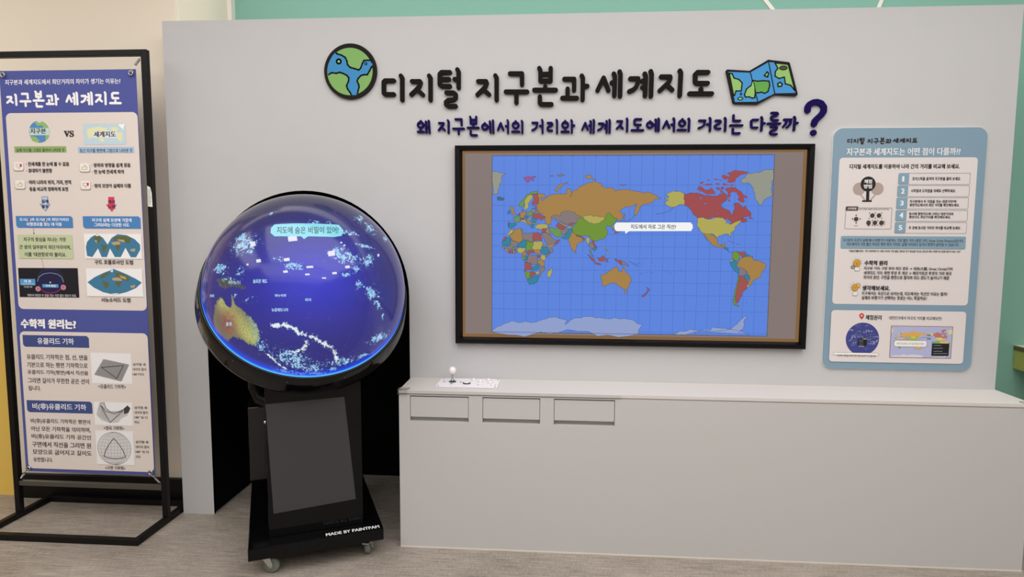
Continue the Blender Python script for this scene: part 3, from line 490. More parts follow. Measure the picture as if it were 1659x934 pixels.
('m',(160,74,78),0.6,[783.7,1696.3,798.2,1700,827.4,1700,849.8,1685.2,865.1,1666.8,883.7,1655.7,880.4,1648.3,865.7,1652,873.5,1637.2,870.1,1629.8,851.7,1633.5,840.4,1644.6,847.3,1655.7,835.7,1674.2,817.1,1681.5,802.9,1672.3,810.5,1663,800,1648.2,792.1,1666.7,795.3,1679.7,784.1,1685.2]),
('m',(160,74,78),0.6,[785,1764.5,813.8,1775.5,846.5,1777.3,886.6,1771.7,847.3,1755.3,822.8,1725.8,790.1,1724,793.1,1740.6,799.9,1755.3]),
('m',(160,74,78),0.6,[759.8,1753.5,774.2,1760.9,796.5,1748,782.4,1735.1,771.2,1740.6]),
('m',(160,74,78),0.6,[771.9,1720.3,817.8,1714.8,816.1,1709.2,779.6,1709.2,768.4,1716.6]),
('m',(160,74,78),0.6,[662.1,1718.5,672.8,1725.9,683.8,1727.8,676.7,1718.5]),
('m',(160,74,78),0.6,[680.5,1714.8,709.8,1716.7,722.8,1713,695.4,1709.3]),
('m',(160,74,78),0.6,[727.3,1742.5,745.6,1740.6,742.2,1733.3,731.1,1737]),
('m',(160,74,78),0.6,[751.2,1738.8,766,1733.2,756.9,1731.4]),
('m',(160,74,78),0.6,[735.4,1720.3,753.6,1720.3,752.1,1712.9,739.2,1714.8]),
('m',(160,74,78),0.6,[739.7,1700,754.3,1701.9,756.5,1688.9,743.7,1690.8]),
('m',(160,74,78),0.6,[761.5,1703.7,776.2,1701.9,769.4,1688.9,760.2,1688.9]),
('m',(160,74,78),0.6,[698.2,1737,709.2,1735.1,702.1,1729.6]),
('m',(160,74,78),0.6,[758.4,1687.1,771.4,1681.5,773.6,1672.3,760.7,1674.1]),
('m',(160,74,78),0.6,[792.9,1644.5,805.7,1642.7,807.8,1635.3,796.8,1637.1]),
('m',(178,170,88),1.2,[656,1556.7,762.8,1558.9,781.3,1555.3,792.7,1544.1,808,1527.4,829.7,1536.8,854.9,1548.1,862.3,1544.4,844.7,1525.7,832.4,1512.6,831,1499.5,813.2,1484.4,813.9,1465,806,1480.7,780.2,1480.5,762,1474.8,751.2,1465.4,739.8,1476.6,717.5,1482.1,687.9,1483.8,672.7,1496.9,657.2,1517.4]),
('m',(92,134,226),0.5,[660.4,1653.6,675.2,1651.8,668,1644.3]),
('m',(92,134,226),0.5,[685.2,1625.8,699.9,1627.7,690.9,1620.2]),
('m',(92,134,226),0.5,[745.4,1583.1,752.9,1579.4,749.5,1571.9]),
('m',(92,134,226),0.5,[775.8,1555.2,799.7,1553.5,796.4,1544.1,781.5,1549.7]),
('m',(92,134,226),0.5,[789.2,1540.4,796.6,1536.7,793.3,1527.3]),
('m',(168,130,72),1.2,[688.1,1485.1,711.4,1450.3,734.3,1427.9,767.8,1418.5,790.2,1411.3,787,1422.6,789.2,1441.2,772.9,1431,759.1,1430.9,752.7,1456.2,735.5,1475.8,715.9,1481.3]),
('m',(168,130,72),1.2,[767.5,1426.8,784.2,1424.1,790,1416.8]),
('m',(48,130,160),1.2,[787.2,1418.5,801.1,1416.9,807.1,1401.7,795.9,1407.3]),
('l',(44,50,52),1.6,[807.2,1400,815.7,1394.4,825,1395.1]),
('l',(120,60,70),2,[802.7,1449.7,816.6,1446.4,833.4,1438.1]),
('l',(90,80,70),2,[841.8,1435.3,855.7,1433.2]),
('l',(44,50,52),1.5,[691.2,1472.7,708.6,1450.3]),
('m',(150,152,140),1.2,[1000.1,1784.3,983.9,1782.5,951.6,1777.1,915.7,1769.8,886.8,1766.2,876.3,1757,869.5,1744.2,848.1,1733.2,855.7,1724,888.6,1720.3,903.6,1707.4,911.9,1681.6,920.1,1655.8,928.1,1637.3,943.4,1618.8,952.5,1618.8,960.7,1641,974.8,1652.1,999.7,1663.2]),
('m',(112,148,52),1.2,[826.7,1396.2,845.8,1402,860.1,1388,858.4,1359.8,841.9,1356.8,824.8,1370.8]),
('m',(160,82,82),1.2,[845.8,1402,884.5,1399.4,890.5,1385.4,871.8,1368.3,860.1,1388]),
('m',(48,130,160),1.2,[884.7,1393.8,901.5,1385.5,893.8,1371.3,885.2,1379.7]),
('m',(110,148,84),1.2,[901.6,1382.7,918.2,1380,921.3,1371.5,904.8,1371.4]),
('m',(178,170,88),1.2,[819.6,1362.3,833.3,1365.2,825.6,1348.2,817.1,1353.8]),
('m',(168,130,72),1.2,[842.4,1342.7,858.5,1356.9,874.5,1371.2,918.5,1374.3,927.4,1357.5,957.7,1354.9,980.1,1343.8,980.8,1326.9,965.2,1304.2,960.6,1281.5,933.6,1267.1,912.6,1238.5,898.5,1246.8,911.5,1266.8,899.3,1297.9,870.9,1320.3,842.8,1331.3]),
('m',(48,130,160),1.2,[814.5,1348.1,836.3,1359.6,853.2,1348.4,842.7,1334.2,857.1,1317.3,855.1,1297.5,838.1,1308.7]),
('m',(134,120,124),1.2,[857,1320.2,873.5,1323.1,896.5,1300.7,885.9,1286.4,861.2,1283.3]),
('m',(160,82,82),1.2,[861.3,1280.5,883.4,1280.7,897.8,1263.9,905.3,1255.4,899.3,1224.1,875.1,1206.7,868,1172.4,857.5,1155.1,849,1160.7,845.2,1189.3,854.4,1240.7]),
('m',(48,130,160),1.2,[883.1,1289.2,896.8,1292.2,911.4,1269.7,897.8,1263.9,883.5,1277.9]),
('m',(178,170,88),1.2,[898.6,1244,912.6,1238.5,907.3,1232.7,897.3,1234.3]),
('m',(112,140,70),1.2,[852.3,1297.4,860.1,1283.3,854.4,1240.7,845.2,1189.3,849.1,1157.9,866.5,1138.1,844,1143.5,833.2,1166.3,841.6,1212,853.4,1269.1]),
('m',(146,162,208),1.2,[-318.5,997.1,-318.5,1004.2,-289.2,1025.4,-242.2,1043.8,-207.1,1052,-154.5,1052.8,-101.9,1048.9,-55.5,1064.3,-15,1076.6,8.3,1068.2,48.9,1062.9,37.6,1039.3,60.5,1056,95,1072.4,169.8,1079.3,221.6,1072.5,273.1,1075,318.9,1071.6,382.1,1051.6,412,1042.1,395.3,1021.5,393,998.1,3.3,997.6]),
('m',(146,162,208),1.2,[559.5,1002,590.2,1015.9,640.7,1025.4,691.5,1021.6,736.4,1024,741.5,1038.5,769.7,1033.2,831.4,1028.4,858.5,1051.9,874.4,1075.1,904.3,1092.8,888.7,1063.8,887.2,1029.3,865.5,1011.7,916,1003.8,916.1,1001,562.4,999.8]),
('l',(44,50,52),1.2,[445.7,1391.3,449.1,1389.6]),
('l',(44,50,52),1.2,[418.8,1368.4,422.3,1366.7]),
('l',(44,50,52),1.2,[404.2,1364.3,407.6,1362.6]),
('l',(44,50,52),1.2,[377.7,1364.2,381.1,1362.6]),
('l',(44,50,52),1.2,[398.2,1323.8,401.6,1322.1]),
('l',(44,50,52),1.2,[415.6,1365.9,419.1,1364.2]),
('l',(44,50,52),1.2,[375.3,1341.6,378.8,1339.9]),
('l',(44,50,52),1.2,[366.6,1340.3,370,1338.6]),
('l',(44,50,52),1.2,[384,1339.8,387.4,1338.1]),
('l',(44,50,52),1.2,[389.4,1339.7,392.8,1338]),
('l',(44,50,52),1.2,[379,1332.1,382.4,1330.4]),
('l',(44,50,52),1.2,[384.7,1341,388.1,1339.3]),
('l',(44,50,52),1.2,[376.6,1336.4,380,1334.7]),
('l',(44,50,52),1.2,[400.4,1340.1,403.8,1338.4]),
('l',(44,50,52),1.2,[445.3,1296.4,448.7,1294.7]),
('l',(44,50,52),1.2,[439.7,1300.1,443.2,1298.4]),
('l',(44,50,52),1.2,[454.8,1297.7,458.2,1296]),
('l',(44,50,52),1.2,[448.1,1297.4,451.5,1295.7]),
('l',(44,50,52),1.2,[423.4,1296.2,426.8,1294.5]),
('l',(44,50,52),1.2,[501.5,1311.7,504.9,1310.1]),
('l',(44,50,52),1.2,[533.2,1295.1,536.6,1293.4]),
('l',(44,50,52),1.2,[514.6,1307.6,518,1305.9]),
('l',(44,50,52),1.2,[526.7,1300.4,530.1,1298.8]),
('l',(44,50,52),1.2,[561.7,1295.1,565.1,1293.4]),
('l',(44,50,52),1.2,[531.2,1292.2,534.6,1290.5]),
('l',(44,50,52),1.2,[520.7,1306.6,524.1,1304.9]),
('l',(44,50,52),1.2,[540.9,1296,544.3,1294.4]),
('l',(44,50,52),1.2,[580.1,1308.5,583.5,1306.8]),
('l',(44,50,52),1.2,[583.7,1313.4,587.1,1311.7]),
('l',(44,50,52),1.2,[587.8,1304.9,591.2,1303.3]),
('l',(44,50,52),1.2,[568.2,1306,571.6,1304.3]),
('l',(44,50,52),1.2,[463.8,1330.8,467.2,1329.1]),
('l',(44,50,52),1.2,[451.3,1349.8,454.7,1348.1]),
('l',(44,50,52),1.2,[482.7,1326.4,486.1,1324.7]),
('l',(44,50,52),1.2,[450,1345,453.4,1343.3]),
('l',(44,50,52),1.2,[770.6,1362.6,774,1360.9]),
('l',(44,50,52),1.2,[774.1,1363.3,777.5,1361.6]),
('l',(44,50,52),1.2,[894.7,1156.8,898.1,1155.1]),
('l',(44,50,52),1.2,[898.3,1155.7,901.7,1154]),
('l',(44,50,52),1.4,[344.4,1349.9,355.9,1341.4,384.6,1324.5]),
('l',(44,50,52),1.4,[393.9,1284.5,405,1296.1]),
('l',(44,50,52),1.2,[298,1543.2,326.2,1538.8,354,1555.8,366,1572.8]),
('l',(43,49,69),1.8,[-319.4,997.7,1000.8,997.7,1000.8,1850.8,-319.4,1850.8,-319.4,997.7]),
('p',(250,250,252),[267.7,1512.8,269,1524.5,277.6,1534.3,624.7,1536.2,635.1,1526,637,1510,628.8,1495.4,338.4,1493.4,321.1,1480.6,319.4,1493.3,279.9,1493.1,270.9,1501]),
('t',(60,62,70),'지도에서 자로 그은 직선?',[345.3,1503.9,558.9,1526.2],0.026)]
POSTER = [1264.9,844,1946.8,1973]
POSTER_PRINT = [
('r',(226,218,217),16,[1298.4,1156,1910.1,1837.1],0),
('s',(50,44,44),5.4,[1340.4,1918.7,1332.1,1918.8,1330.9,1917.9,1330.7,1909.6,1331.9,1908.7,1340.3,1908.7]),
('s',(50,44,44),5.4,[1347.4,1922.2,1348.6,1920.5,1348.4,1904.4]),
('s',(50,44,44),5.4,[1358,1918,1365.6,1918,1366.2,1916.9,1365.1,1914.2,1361.3,1911.2,1357.2,1908.4]),
('s',(50,44,44),5.4,[1363.1,1911.9,1368.4,1908.1]),
('s',(50,44,44),5.4,[1374.5,1921.9,1375.8,1920.2,1375.7,1904.2]),
('s',(50,44,44),5.4,[1394.3,1924.3,1386.4,1924.4,1384.7,1923.2,1384.7,1915.4,1386.3,1914.3,1394.3,1914.2]),
('s',(50,44,44),5.4,[1385.3,1919.3,1393.4,1919.3]),
('s',(50,44,44),5.4,[1401.5,1926.3,1402.6,1924.5,1402.6,1913]),
('s',(50,44,44),5.4,[1398.7,1919.2,1402.4,1919.2]),
('s',(50,44,44),5.4,[1391,1909.4,1397.8,1909.4,1399.8,1908.1,1399.8,1905.5,1398,1904.3,1392.7,1904,1390.5,1902.5,1390.7,1900.6,1392.7,1899.6,1399.8,1899.5]),
('s',(50,44,44),5.4,[1421.2,1917.5,1428.7,1917.4,1429.3,1916.2,1428,1913.4,1420.5,1907.7]),
('s',(50,44,44),5.4,[1426.2,1911.4,1431.5,1907.8]),
('s',(50,44,44),5.4,[1437.4,1921.5,1438.6,1919.8,1438.7,1903.7]),
('s',(50,44,44),5.4,[1451.2,1922.8,1462.5,1922.7,1462.6,1914.7]),
('s',(50,44,44),5.4,[1447.4,1909.7,1467.4,1909.5]),
('s',(50,44,44),5.4,[1457.3,1909.4,1457.4,1901.7]),
('s',(50,44,44),5.4,[1478.6,1926.4,1479.7,1924.8,1479.8,1917.3,1489.2,1917.2,1489.3,1926.3]),
('s',(50,44,44),5.4,[1479.8,1922.2,1489.2,1922.1]),
('s',(50,44,44),5.4,[1484.3,1913.2,1484.4,1910.9]),
('s',(50,44,44),5.4,[1474.2,1910.7,1494.2,1910.6]),
('s',(50,44,44),5.4,[1479.4,1905.9,1479.5,1901.2,1480.6,1900.3,1490.3,1900.2]),
('s',(50,44,44),5.4,[1502.1,1918.4,1511.2,1918.3,1511.3,1910.3]),
('s',(50,44,44),5.4,[1505.2,1911.4,1505.3,1905.3]),
('s',(50,44,44),5.4,[1500.4,1904.7,1513.9,1904.6]),
('s',(50,44,44),5.4,[1518.2,1920.6,1519.2,1918.9,1519.3,1903.4]),
('s',(50,44,44),5.4,[1519.5,1913.2,1523.5,1913.1]),
('s',(50,44,44),5.4,[1533,1909.9,1538.4,1918.9,1543,1909.8]),
('s',(50,44,44),5.4,[1547.7,1921.7,1548.8,1919.9,1548.6,1906]),
('s',(50,44,44),5.4,[1546,1915.3,1548.5,1915.3]),
('s',(50,44,44),5.4,[1553,1923.2,1553.9,1921.2,1553.9,1905.6]),
('s',(50,44,44),5.4,[1563.1,1918.1,1570.2,1918.1,1569.9,1914.8,1568.3,1911.8,1565.8,1910,1562.3,1909]),
('s',(50,44,44),5.4,[1576.1,1921.5,1577.1,1919.5,1576.8,1905.8]),
('s',(50,44,44),5.4,[1574.1,1916.4,1576,1916.4]),
('s',(50,44,44),5.4,[1574.2,1911.8,1576.1,1911.7]),
('s',(50,44,44),5.4,[1581.5,1923.1,1582.4,1920.9,1582.2,1905.4]),
('s',(50,44,44),5.4,[1591,1919.2,1599.3,1919.1,1599.5,1917.9,1598.2,1915.2,1590.2,1909.3]),
('s',(50,44,44),5.4,[1597,1912.9,1601.5,1909.7]),
('s',(50,44,44),5.4,[1607.9,1923.2,1608.9,1921.7,1608.5,1905.5]),
('s',(50,44,44),5.4,[1633.5,1921.9,1623.9,1922,1621.9,1920.6,1622.1,1915.1,1623.3,1914.3,1633.3,1914.2]),
('s',(50,44,44),5.4,[1627.6,1910.3,1627.7,1907]),
('s',(50,44,44),5.4,[1617.3,1906.9,1637.4,1906.7]),
('t',(240,240,240),'지구본과 세계지도는 어떤 점이 다를까??',[1328.2,1846.7,1831.4,1880.8],0.022),
('t',(50,44,44),'디지털 세계지도를 이용하여 나라 간의 거리를 비교해 보세요.',[1344.7,1785.5,1833,1807.7],0.042),
('l',(178,160,152),6,[1393.5,1678,1422.1,1641.5]),
('l',(178,160,152),6,[1475.1,1678.1,1445.8,1641.6]),
('e',(178,160,152),[1392.7,1694.4,27.8,28.6]),
('e',(178,160,152),[1474.2,1694.5,27.7,28.4]),
('e',(36,33,34),[1431.7,1716.3,33.7,34.5]),
('p',(36,33,34),[1425.4,1690.2,1439,1690.2,1440.5,1641.6,1451.7,1642.8,1452.1,1634.3,1409.5,1634.2,1409.1,1641.5,1426.3,1641.6]),
('t',(225,222,220),'체험',[1413.3,1718.7,1448.8,1737.5],0.049),
('t',(225,222,220),'방법',[1412.8,1695.7,1450,1715.1],0.049),
('o',(120,125,130),1.2,6,[1565.8,1714.3,1881.2,1765.5]),
('r',(133,164,184),5,[1565.7,1716.2,1612.5,1765.7],0),
('t',(238,238,238),'1',[1582.2,1727.7,1591.6,1751.8],0),
('t',(70,62,60),'조이스틱을 움직여 지구본을 돌려 보세요.',[1626.6,1732.4,1840.7,1748.6],0.034),
('o',(120,125,130),1.2,6,[1564.3,1658.8,1881.5,1709.5]),
('r',(133,164,184),5,[1564.2,1661.2,1611.2,1709.6],0),
('t',(238,238,238),'2',[1580.2,1672.1,1597.2,1696.3],0.049),
('t',(70,62,60),'시작점과 도착점을 차례로 선택하세요.',[1624.1,1677.6,1822.3,1693.3],0.034),
('o',(120,125,130),1.2,6,[1563.4,1602.6,1880.7,1654.1]),
('r',(133,164,184),5,[1563.3,1604.2,1611.6,1653.9],0),
('t',(238,238,238),'3',[1579.3,1617.5,1595.7,1640.6],0.049),
('t',(70,62,60),'지구본에서 두 지점을 잇는 대권거리*와',[1621.1,1629.3,1829,1643.8],0.034),
('t',(70,62,60),'평면지도에서의 최단 거리를 확인해보세요.',[1622.1,1612.9,1842.9,1627.5],0.034),
('o',(120,125,130),1.2,6,[1562.7,1546.2,1881,1596.5]),
('r',(133,164,184),5,[1562.6,1547.5,1610.8,1596.2],0),
('t',(238,238,238),'4',[1579,1560.3,1597.3,1585.9],0.049),
('t',(70,62,60),'동시에 평면지도에 나타난 대권거리와',[1622.2,1572.9,1819.4,1586.8],0.034),
('t',(70,62,60),'평면지도 최단거리를 확인해보세요.',[1623.1,1558.3,1807.5,1571.6],0.034),
('o',(120,125,130),1.2,6,[1562.3,1490.1,1880.7,1540.7]),
('r',(133,164,184),5,[1562.3,1491.8,1610.7,1540.1],0),
('t',(238,238,238),'5',[1578.8,1504.1,1595.9,1527.3],0.049),
('t',(70,62,60),'두 곳에 표시된 거리의 차이를 비교해 보세요.',[1624.3,1507.9,1855.6,1523.1],0.034),
('o',(110,105,100),1.2,6,[1337.4,1509,1545.1,1606.8]),
('r',(84,68,60),5,[1336.8,1593.8,1393.3,1613.3],0),
('t',(220,214,210),'조작방법',[1345.8,1598.1,1384.4,1608.5],0.034),
('t',(70,62,60),'조이스틱을 이용해 아래와 같이 조작하세요.',[1397.6,1596.5,1533.8,1604.4],0),
('e',(74,60,54),[1386.4,1554.7,10.1,10.4]),
('e',(74,60,54),[1370.2,1555.9,3,3]),
('e',(74,60,54),[1404.2,1556,2.9,3.1]),
('e',(74,60,54),[1385.4,1573.1,3,3]),
('e',(74,60,54),[1387.3,1537.5,3,3.1]),
('l',(74,60,54),1.2,[1379.1,1524,1395.7,1524.1]),
('e',(74,60,54),[1458.5,1571.5,10.1,10.3]),
('e',(74,60,54),[1488.1,1571.6,10.1,10.3]),
('e',(74,60,54),[1443.1,1538.4,10.1,10.4]),
('e',(74,60,54),[1471.6,1537.9,10.1,10.4]),
('e',(74,60,54),[1500.7,1538,10,10.4]),
('e',(74,60,54),[1444.9,1583,2.3,2.5]),
('e',(74,60,54),[1470.9,1583.1,2.4,2.4]),
('e',(74,60,54),[1499.3,1583.2,2.4,2.4]),
('e',(74,60,54),[1445,1559.2,2.3,2.4]),
('e',(74,60,54),[1472.2,1559.3,2.4,2.4]),
('e',(74,60,54),[1500.7,1559.4,2.3,2.4]),
('e',(74,60,54),[1459.8,1548.8,2.3,2.5]),
('e',(74,60,54),[1483.5,1548.9,2.3,2.5]),
('e',(74,60,54),[1461,1526.8,2.4,2.4]),
('e',(74,60,54),[1484.7,1526.9,2.4,2.4]),
('p',(74,60,54),[1433.9,1533.4,1452.9,1533.5,1444.1,1520.6]),
('l',(74,60,54),2,[1507.4,1544.1,1516.2,1545.4]),
('l',(74,60,54),2,[1507.8,1538,1517.8,1538]),
('l',(74,60,54),2,[1508.1,1531.9,1517.1,1530.7]),
('l',(74,60,54),1.2,[1467,1524.4,1477.7,1524.4]),
('l',(74,60,54),1.2,[1495.5,1524.5,1507.4,1524.5]),
('r',(133,164,184),6,[1322.8,1417.9,1880.7,1475.8],0),
('t',(70,62,60),'지구본의 곡선이 실제 배나 비행기가 이용하는 가장 짧은 거리 (대권 거리, Great Circle Distance)입니다.',[1331.3,1446.2,1871.4,1463.8],0.034),
('t',(70,62,60),'지도에서의 가장 짧은 직선은 평면 위의 거리로, 실제 거리보다 길거나 방향이 달라질 수 있습니다.',[1349.4,1429.3,1852.4,1446.2],0.034),
('t',(70,62,60),'*대원(大圓)이란? : 지구 표면에서 두 지점 사이의 가장 짧은 경로로 지구 중심을 지나는 원으로 배나 비행기의 실제 항로가 되는 곡선',[1361.4,1399.6,1859.9,1411.6],0.026),
('r',(236,230,224),3,[1391.8,1313.2,1413.9,1331.1],0),
('o',(50,44,44),0.9,3,[1391.8,1313.2,1413.9,1331.1]),
('e',(214,160,60),[1400.7,1349.6,16.5,17.2]),
('c',(50,44,44),1.1,[1400.7,1349.6,16.5,17.2]),
('l',(50,44,44),0.9,[1383.4,1338.8,1378.2,1335.5]),
('l',(50,44,44),0.9,[1380.1,1351.7,1373.9,1352.3]),
('l',(50,44,44),0.9,[1384.6,1363.8,1379.8,1368.1]),
('l',(50,44,44),0.9,[1395.3,1370.5,1393.7,1376.8]),
('l',(50,44,44),0.9,[1408.1,1369.2,1410.3,1375.1]),
('l',(50,44,44),0.9,[1418,1360.5,1423.2,1363.7]),
('l',(50,44,44),0.9,[1421.4,1347.6,1427.6,1347]),
('r',(236,230,224),3,[1389,1196.2,1410.4,1214.9],0),
('o',(50,44,44),0.9,3,[1389,1196.2,1410.4,1214.9]),
('e',(214,160,60),[1397.1,1235,15.2,15.8]),
('c',(50,44,44),1.1,[1397.1,1235,15.2,15.8]),
('l',(50,44,44),0.9,[1379.7,1224.1,1374.5,1220.8]),
('l',(50,44,44),0.9,[1376.4,1237.1,1370.1,1237.7]),
('l',(50,44,44),0.9,[1381,1249.3,1376.1,1253.6]),
('l',(50,44,44),0.9,[1391.7,1256.1,1390.1,1262.4]),
('l',(50,44,44),0.9,[1404.5,1254.8,1406.7,1260.7]),
('l',(50,44,44),0.9,[1414.5,1246,1419.7,1249.3]),
('l',(50,44,44),0.9,[1417.8,1233,1424,1232.4]),
('e',(130,130,130),[1382.4,1330.9,7.6,7.9]),
('c',(50,44,44),1,[1382.4,1330.9,7.6,7.9]),
('e',(220,210,200),[1382.4,1330.9,2.8,2.9]),
('l',(50,44,44),1,[1394.9,1355.3,1401.3,1339.7,1405.9,1355.4]),
('e',(222,180,90),[1412.5,1245.3,8.9,9.3]),
('c',(50,44,44),1,[1412.5,1245.3,8.9,9.3]),
('l',(50,44,44),1,[1390.9,1235.7,1395.9,1230.7,1402.4,1239.4]),
('t',(50,44,44),'수학적 원리',[1434.4,1339.7,1537.9,1362.5],0.049),
('t',(70,62,60),'지구본 거리: 구면 위의 최단 경로 → 대원(大圓, Great Circle)거리',[1433.1,1316.1,1830.8,1333.8],0.026),
('t',(70,62,60),'세계지도 거리: 평면 투영 후 계산 → 메르카토르 투영의 거리 왜곡',[1433.5,1296.1,1827.4,1313.2],0.026),
('t',(70,62,60),'차이의 원인: 구면을 평면으로 펼치며 위도·경도가 늘어나기 때문',[1433.3,1274.7,1819.3,1292.5],0.026),
('t',(70,62,60),'지구에서는 곡선으로 보이는데, 지도에서는 직선인 이유는 뭘까?',[1429.1,1198.9,1816.1,1216.8],0.026),
('t',(70,62,60),'실제로 비행기가 선택하는 항로는 어느 쪽일까요?',[1430.1,1178.3,1725,1196.2],0.026),
('t',(50,44,44),'생각해보세요.',[1430.4,1221.8,1556.2,1244.7],0.049),
('r',(226,218,217),16,[1295.4,879.5,1905.8,1126.8],0),
('p',(200,64,58),[1422.8,1102.6,1426.5,1110.7,1434,1113.7,1441.7,1110.9,1446.3,1103,1444.7,1094.3,1435.6,1082.5,1425.3,1094]),
('e',(240,225,220),[1434.6,1101.4,4.2,4.3]),
('t',(50,44,44),'체험원리',[1452.4,1081.2,1526.3,1105.8],0.049),
('t',(70,62,60),'대한민국에서 미국의 거리를 비교해보면?',[1559.6,1084,1797.7,1101.3],0.034),
('e',(66,72,140),[1444,990.4,76.2,78.4]),
('l',(150,152,196),2.7157,[1454.8,1052.3,1460.6,1054.3,1466.6,1055.1]),
('l',(150,152,196),4.2398,[1500.7,977.4,1507.3,981.6,1513.8,987.3]),
('l',(150,152,196),4.7224,[1401.9,970.1,1408.8,972,1415.7,973.7]),
('l',(104,108,166),5.9888,[1410,1052.2,1414.1,1055.5,1418.4,1051.7]),
('l',(150,152,196),5.7249,[1395.6,1003.9,1399.9,999.3,1403.7,1003.3]),
('l',(150,152,196),5.6995,[1384.2,981,1388.5,981.1,1392.4,987.1]),
('l',(104,108,166),3.9715,[1503.7,998.6,1507.1,996.4,1510.3,997.9]),
('l',(104,108,166),5.2368,[1405.3,1007.3,1412.5,1011.6,1420,1010.2]),
('l',(150,152,196),5.6941,[1481.3,969.3,1488.1,968.8,1494.9,967.7]),
('l',(104,108,166),6.4667,[1397.8,966.9,1404.8,960.4,1411.2,964.4]),
('l',(104,108,166),4.418,[1421.3,1053.4,1426.3,1058.7,1431.7,1056.3]),
('l',(104,108,166),6.1947,[1479.3,1003.9,1485.9,1005.7,1492.9,1001]),
('l',(150,152,196),5.9322,[1448.5,1023.6,1454,1021.7,1459.2,1023.3]),
('l',(150,152,196),5.9575,[1437.3,955.1,1443.3,958.9,1449.9,953.6]),
('l',(104,108,166),6.0589,[1467.9,996.7,1472.6,1000.8,1477.6,998.7]),
('l',(150,152,196),4.8762,[1458.3,1031.1,1466.1,1028.3,1473.9,1027.1]),
('l',(150,152,196),3.3545,[1438.7,1002.9,1441.7,1002.8,1445,999]),
('l',(150,152,196),4.167,[1386.8,1031.3,1391.7,1031.9,1396.8,1029.3]),
('l',(104,108,166),3.4226,[1401.3,958.2,1406,962.2,1410.7,967.7]),
('l',(150,152,196),2.672,[1401,1007.6,1406.8,1008,1412.6,1009.6]),
('l',(104,108,166),5.4183,[1486.8,994.4,1492.5,996.9,1498.3,996.7]),
('l',(104,108,166),3.2645,[1411.8,1015.9,1417.4,1026.9,1423.9,1021.7]),
('l',(150,152,196),2.5667,[1429.5,954.2,1434,953.4,1438,961.3]),
('l',(150,152,196),5.2117,[1426.6,1028.3,1429.8,1027.1,1433.1,1025.5]),
('l',(150,152,196),5.4309,[1430.2,956.6,1438.6,960.6,1447.2,959.9]),
('l',(150,152,196),2.5,[1493.6,964.1,1498.3,970.6,1503.7,965.8]),
('l',(150,152,196),4.9462,[1380.8,1033.1,1389.1,1034.7,1397.6,1032.5]),
('l',(104,108,166),4.5281,[1394.5,957.4,1398.9,966.1,1403.9,961.9]),
('l',(150,152,196),6.0185,[1394.3,992.4,1402.5,1002,1411.4,998.5]),
('l',(150,152,196),4.6663,[1472.3,986.2,1476.5,987,1480.6,989.2]),
('l',(104,108,166),2.9534,[1458.9,1010.2,1464,1009.5,1469,1011.8]),
('l',(150,152,196),4.421,[1495.4,980.6,1502.7,975.7,1509.7,977.1]),
('l',(150,152,196),5.4648,[1483.8,978.4,1487.8,977.3,1491.6,978.9]),
('l',(104,108,166),3.8417,[1401,978.2,1407.7,984,1414.6,987]),
('l',(104,108,166),4.7687,[1480.7,1012.7,1486.8,1015.4,1493,1016.1]),
('l',(150,152,196),5.6326,[1468.3,1032.2,1477.4,1025.4,1486,1029.4]),
('l',(150,152,196),5.7693,[1473.1,968.6,1477.4,968.6,1481.8,967.6]),
('l',(150,152,196),5.1273,[1500.7,1003.7,1507.7,1003.7,1514.9,1000.8]),
('l',(104,108,166),3.4762,[1464,986.1,1467.7,989.9,1471.5,991.8]),
('l',(150,152,196),6.2262,[1496.2,972.2,1503.7,979,1511.4,981.9]),
('l',(104,108,166),4.79,[1460,939.5,1464.5,948.7,1469.8,945.1]),
('l',(104,108,166),4.4593,[1419.5,1008.1,1427.2,1009.5,1434.9,1013.5]),
('l',(150,152,196),3.5155,[1419.7,1002,1426.4,998.6,1432.5,1005.1]),
('l',(104,108,166),3.8303,[1411.4,1054.9,1419.9,1054.6,1428.1,1056.4]),
('l',(104,108,166),2.8096,[1418.3,1045.1,1424.2,1046.4,1430.6,1041]),
('l',(104,108,166),2.6564,[1439,984.3,1443.8,983.3,1448.5,984.5]),
('r',(28,30,34),1,[1424,959,1463.6,990.4],0),
('r',(150,170,70),0,[1447.4,988.4,1462.8,993.5],0),
('l',(190,190,190),1,[1428.4,983.6,1447.8,983.9]),
('l',(190,190,190),1,[1428.8,976.3,1448.2,976.6]),
('l',(190,190,190),1,[1429.3,966.1,1448.8,966.4]),
('r',(245,240,236),7,[1313.8,911.8,1522.9,924.2],0),
('o',(70,66,66),1,7,[1313.8,911.8,1522.9,924.2]),
('t',(70,62,60),'지구본 곡면을 따라가면 대권 항로가 더 짧아요!',[1331.8,903.7,1510.1,915.5],0),
('r',(150,104,70),0,[1570.7,904.2,1849.8,1056.3],0),
('r',(180,184,222),0,[1573.3,906.8,1847.2,1053.7],0),
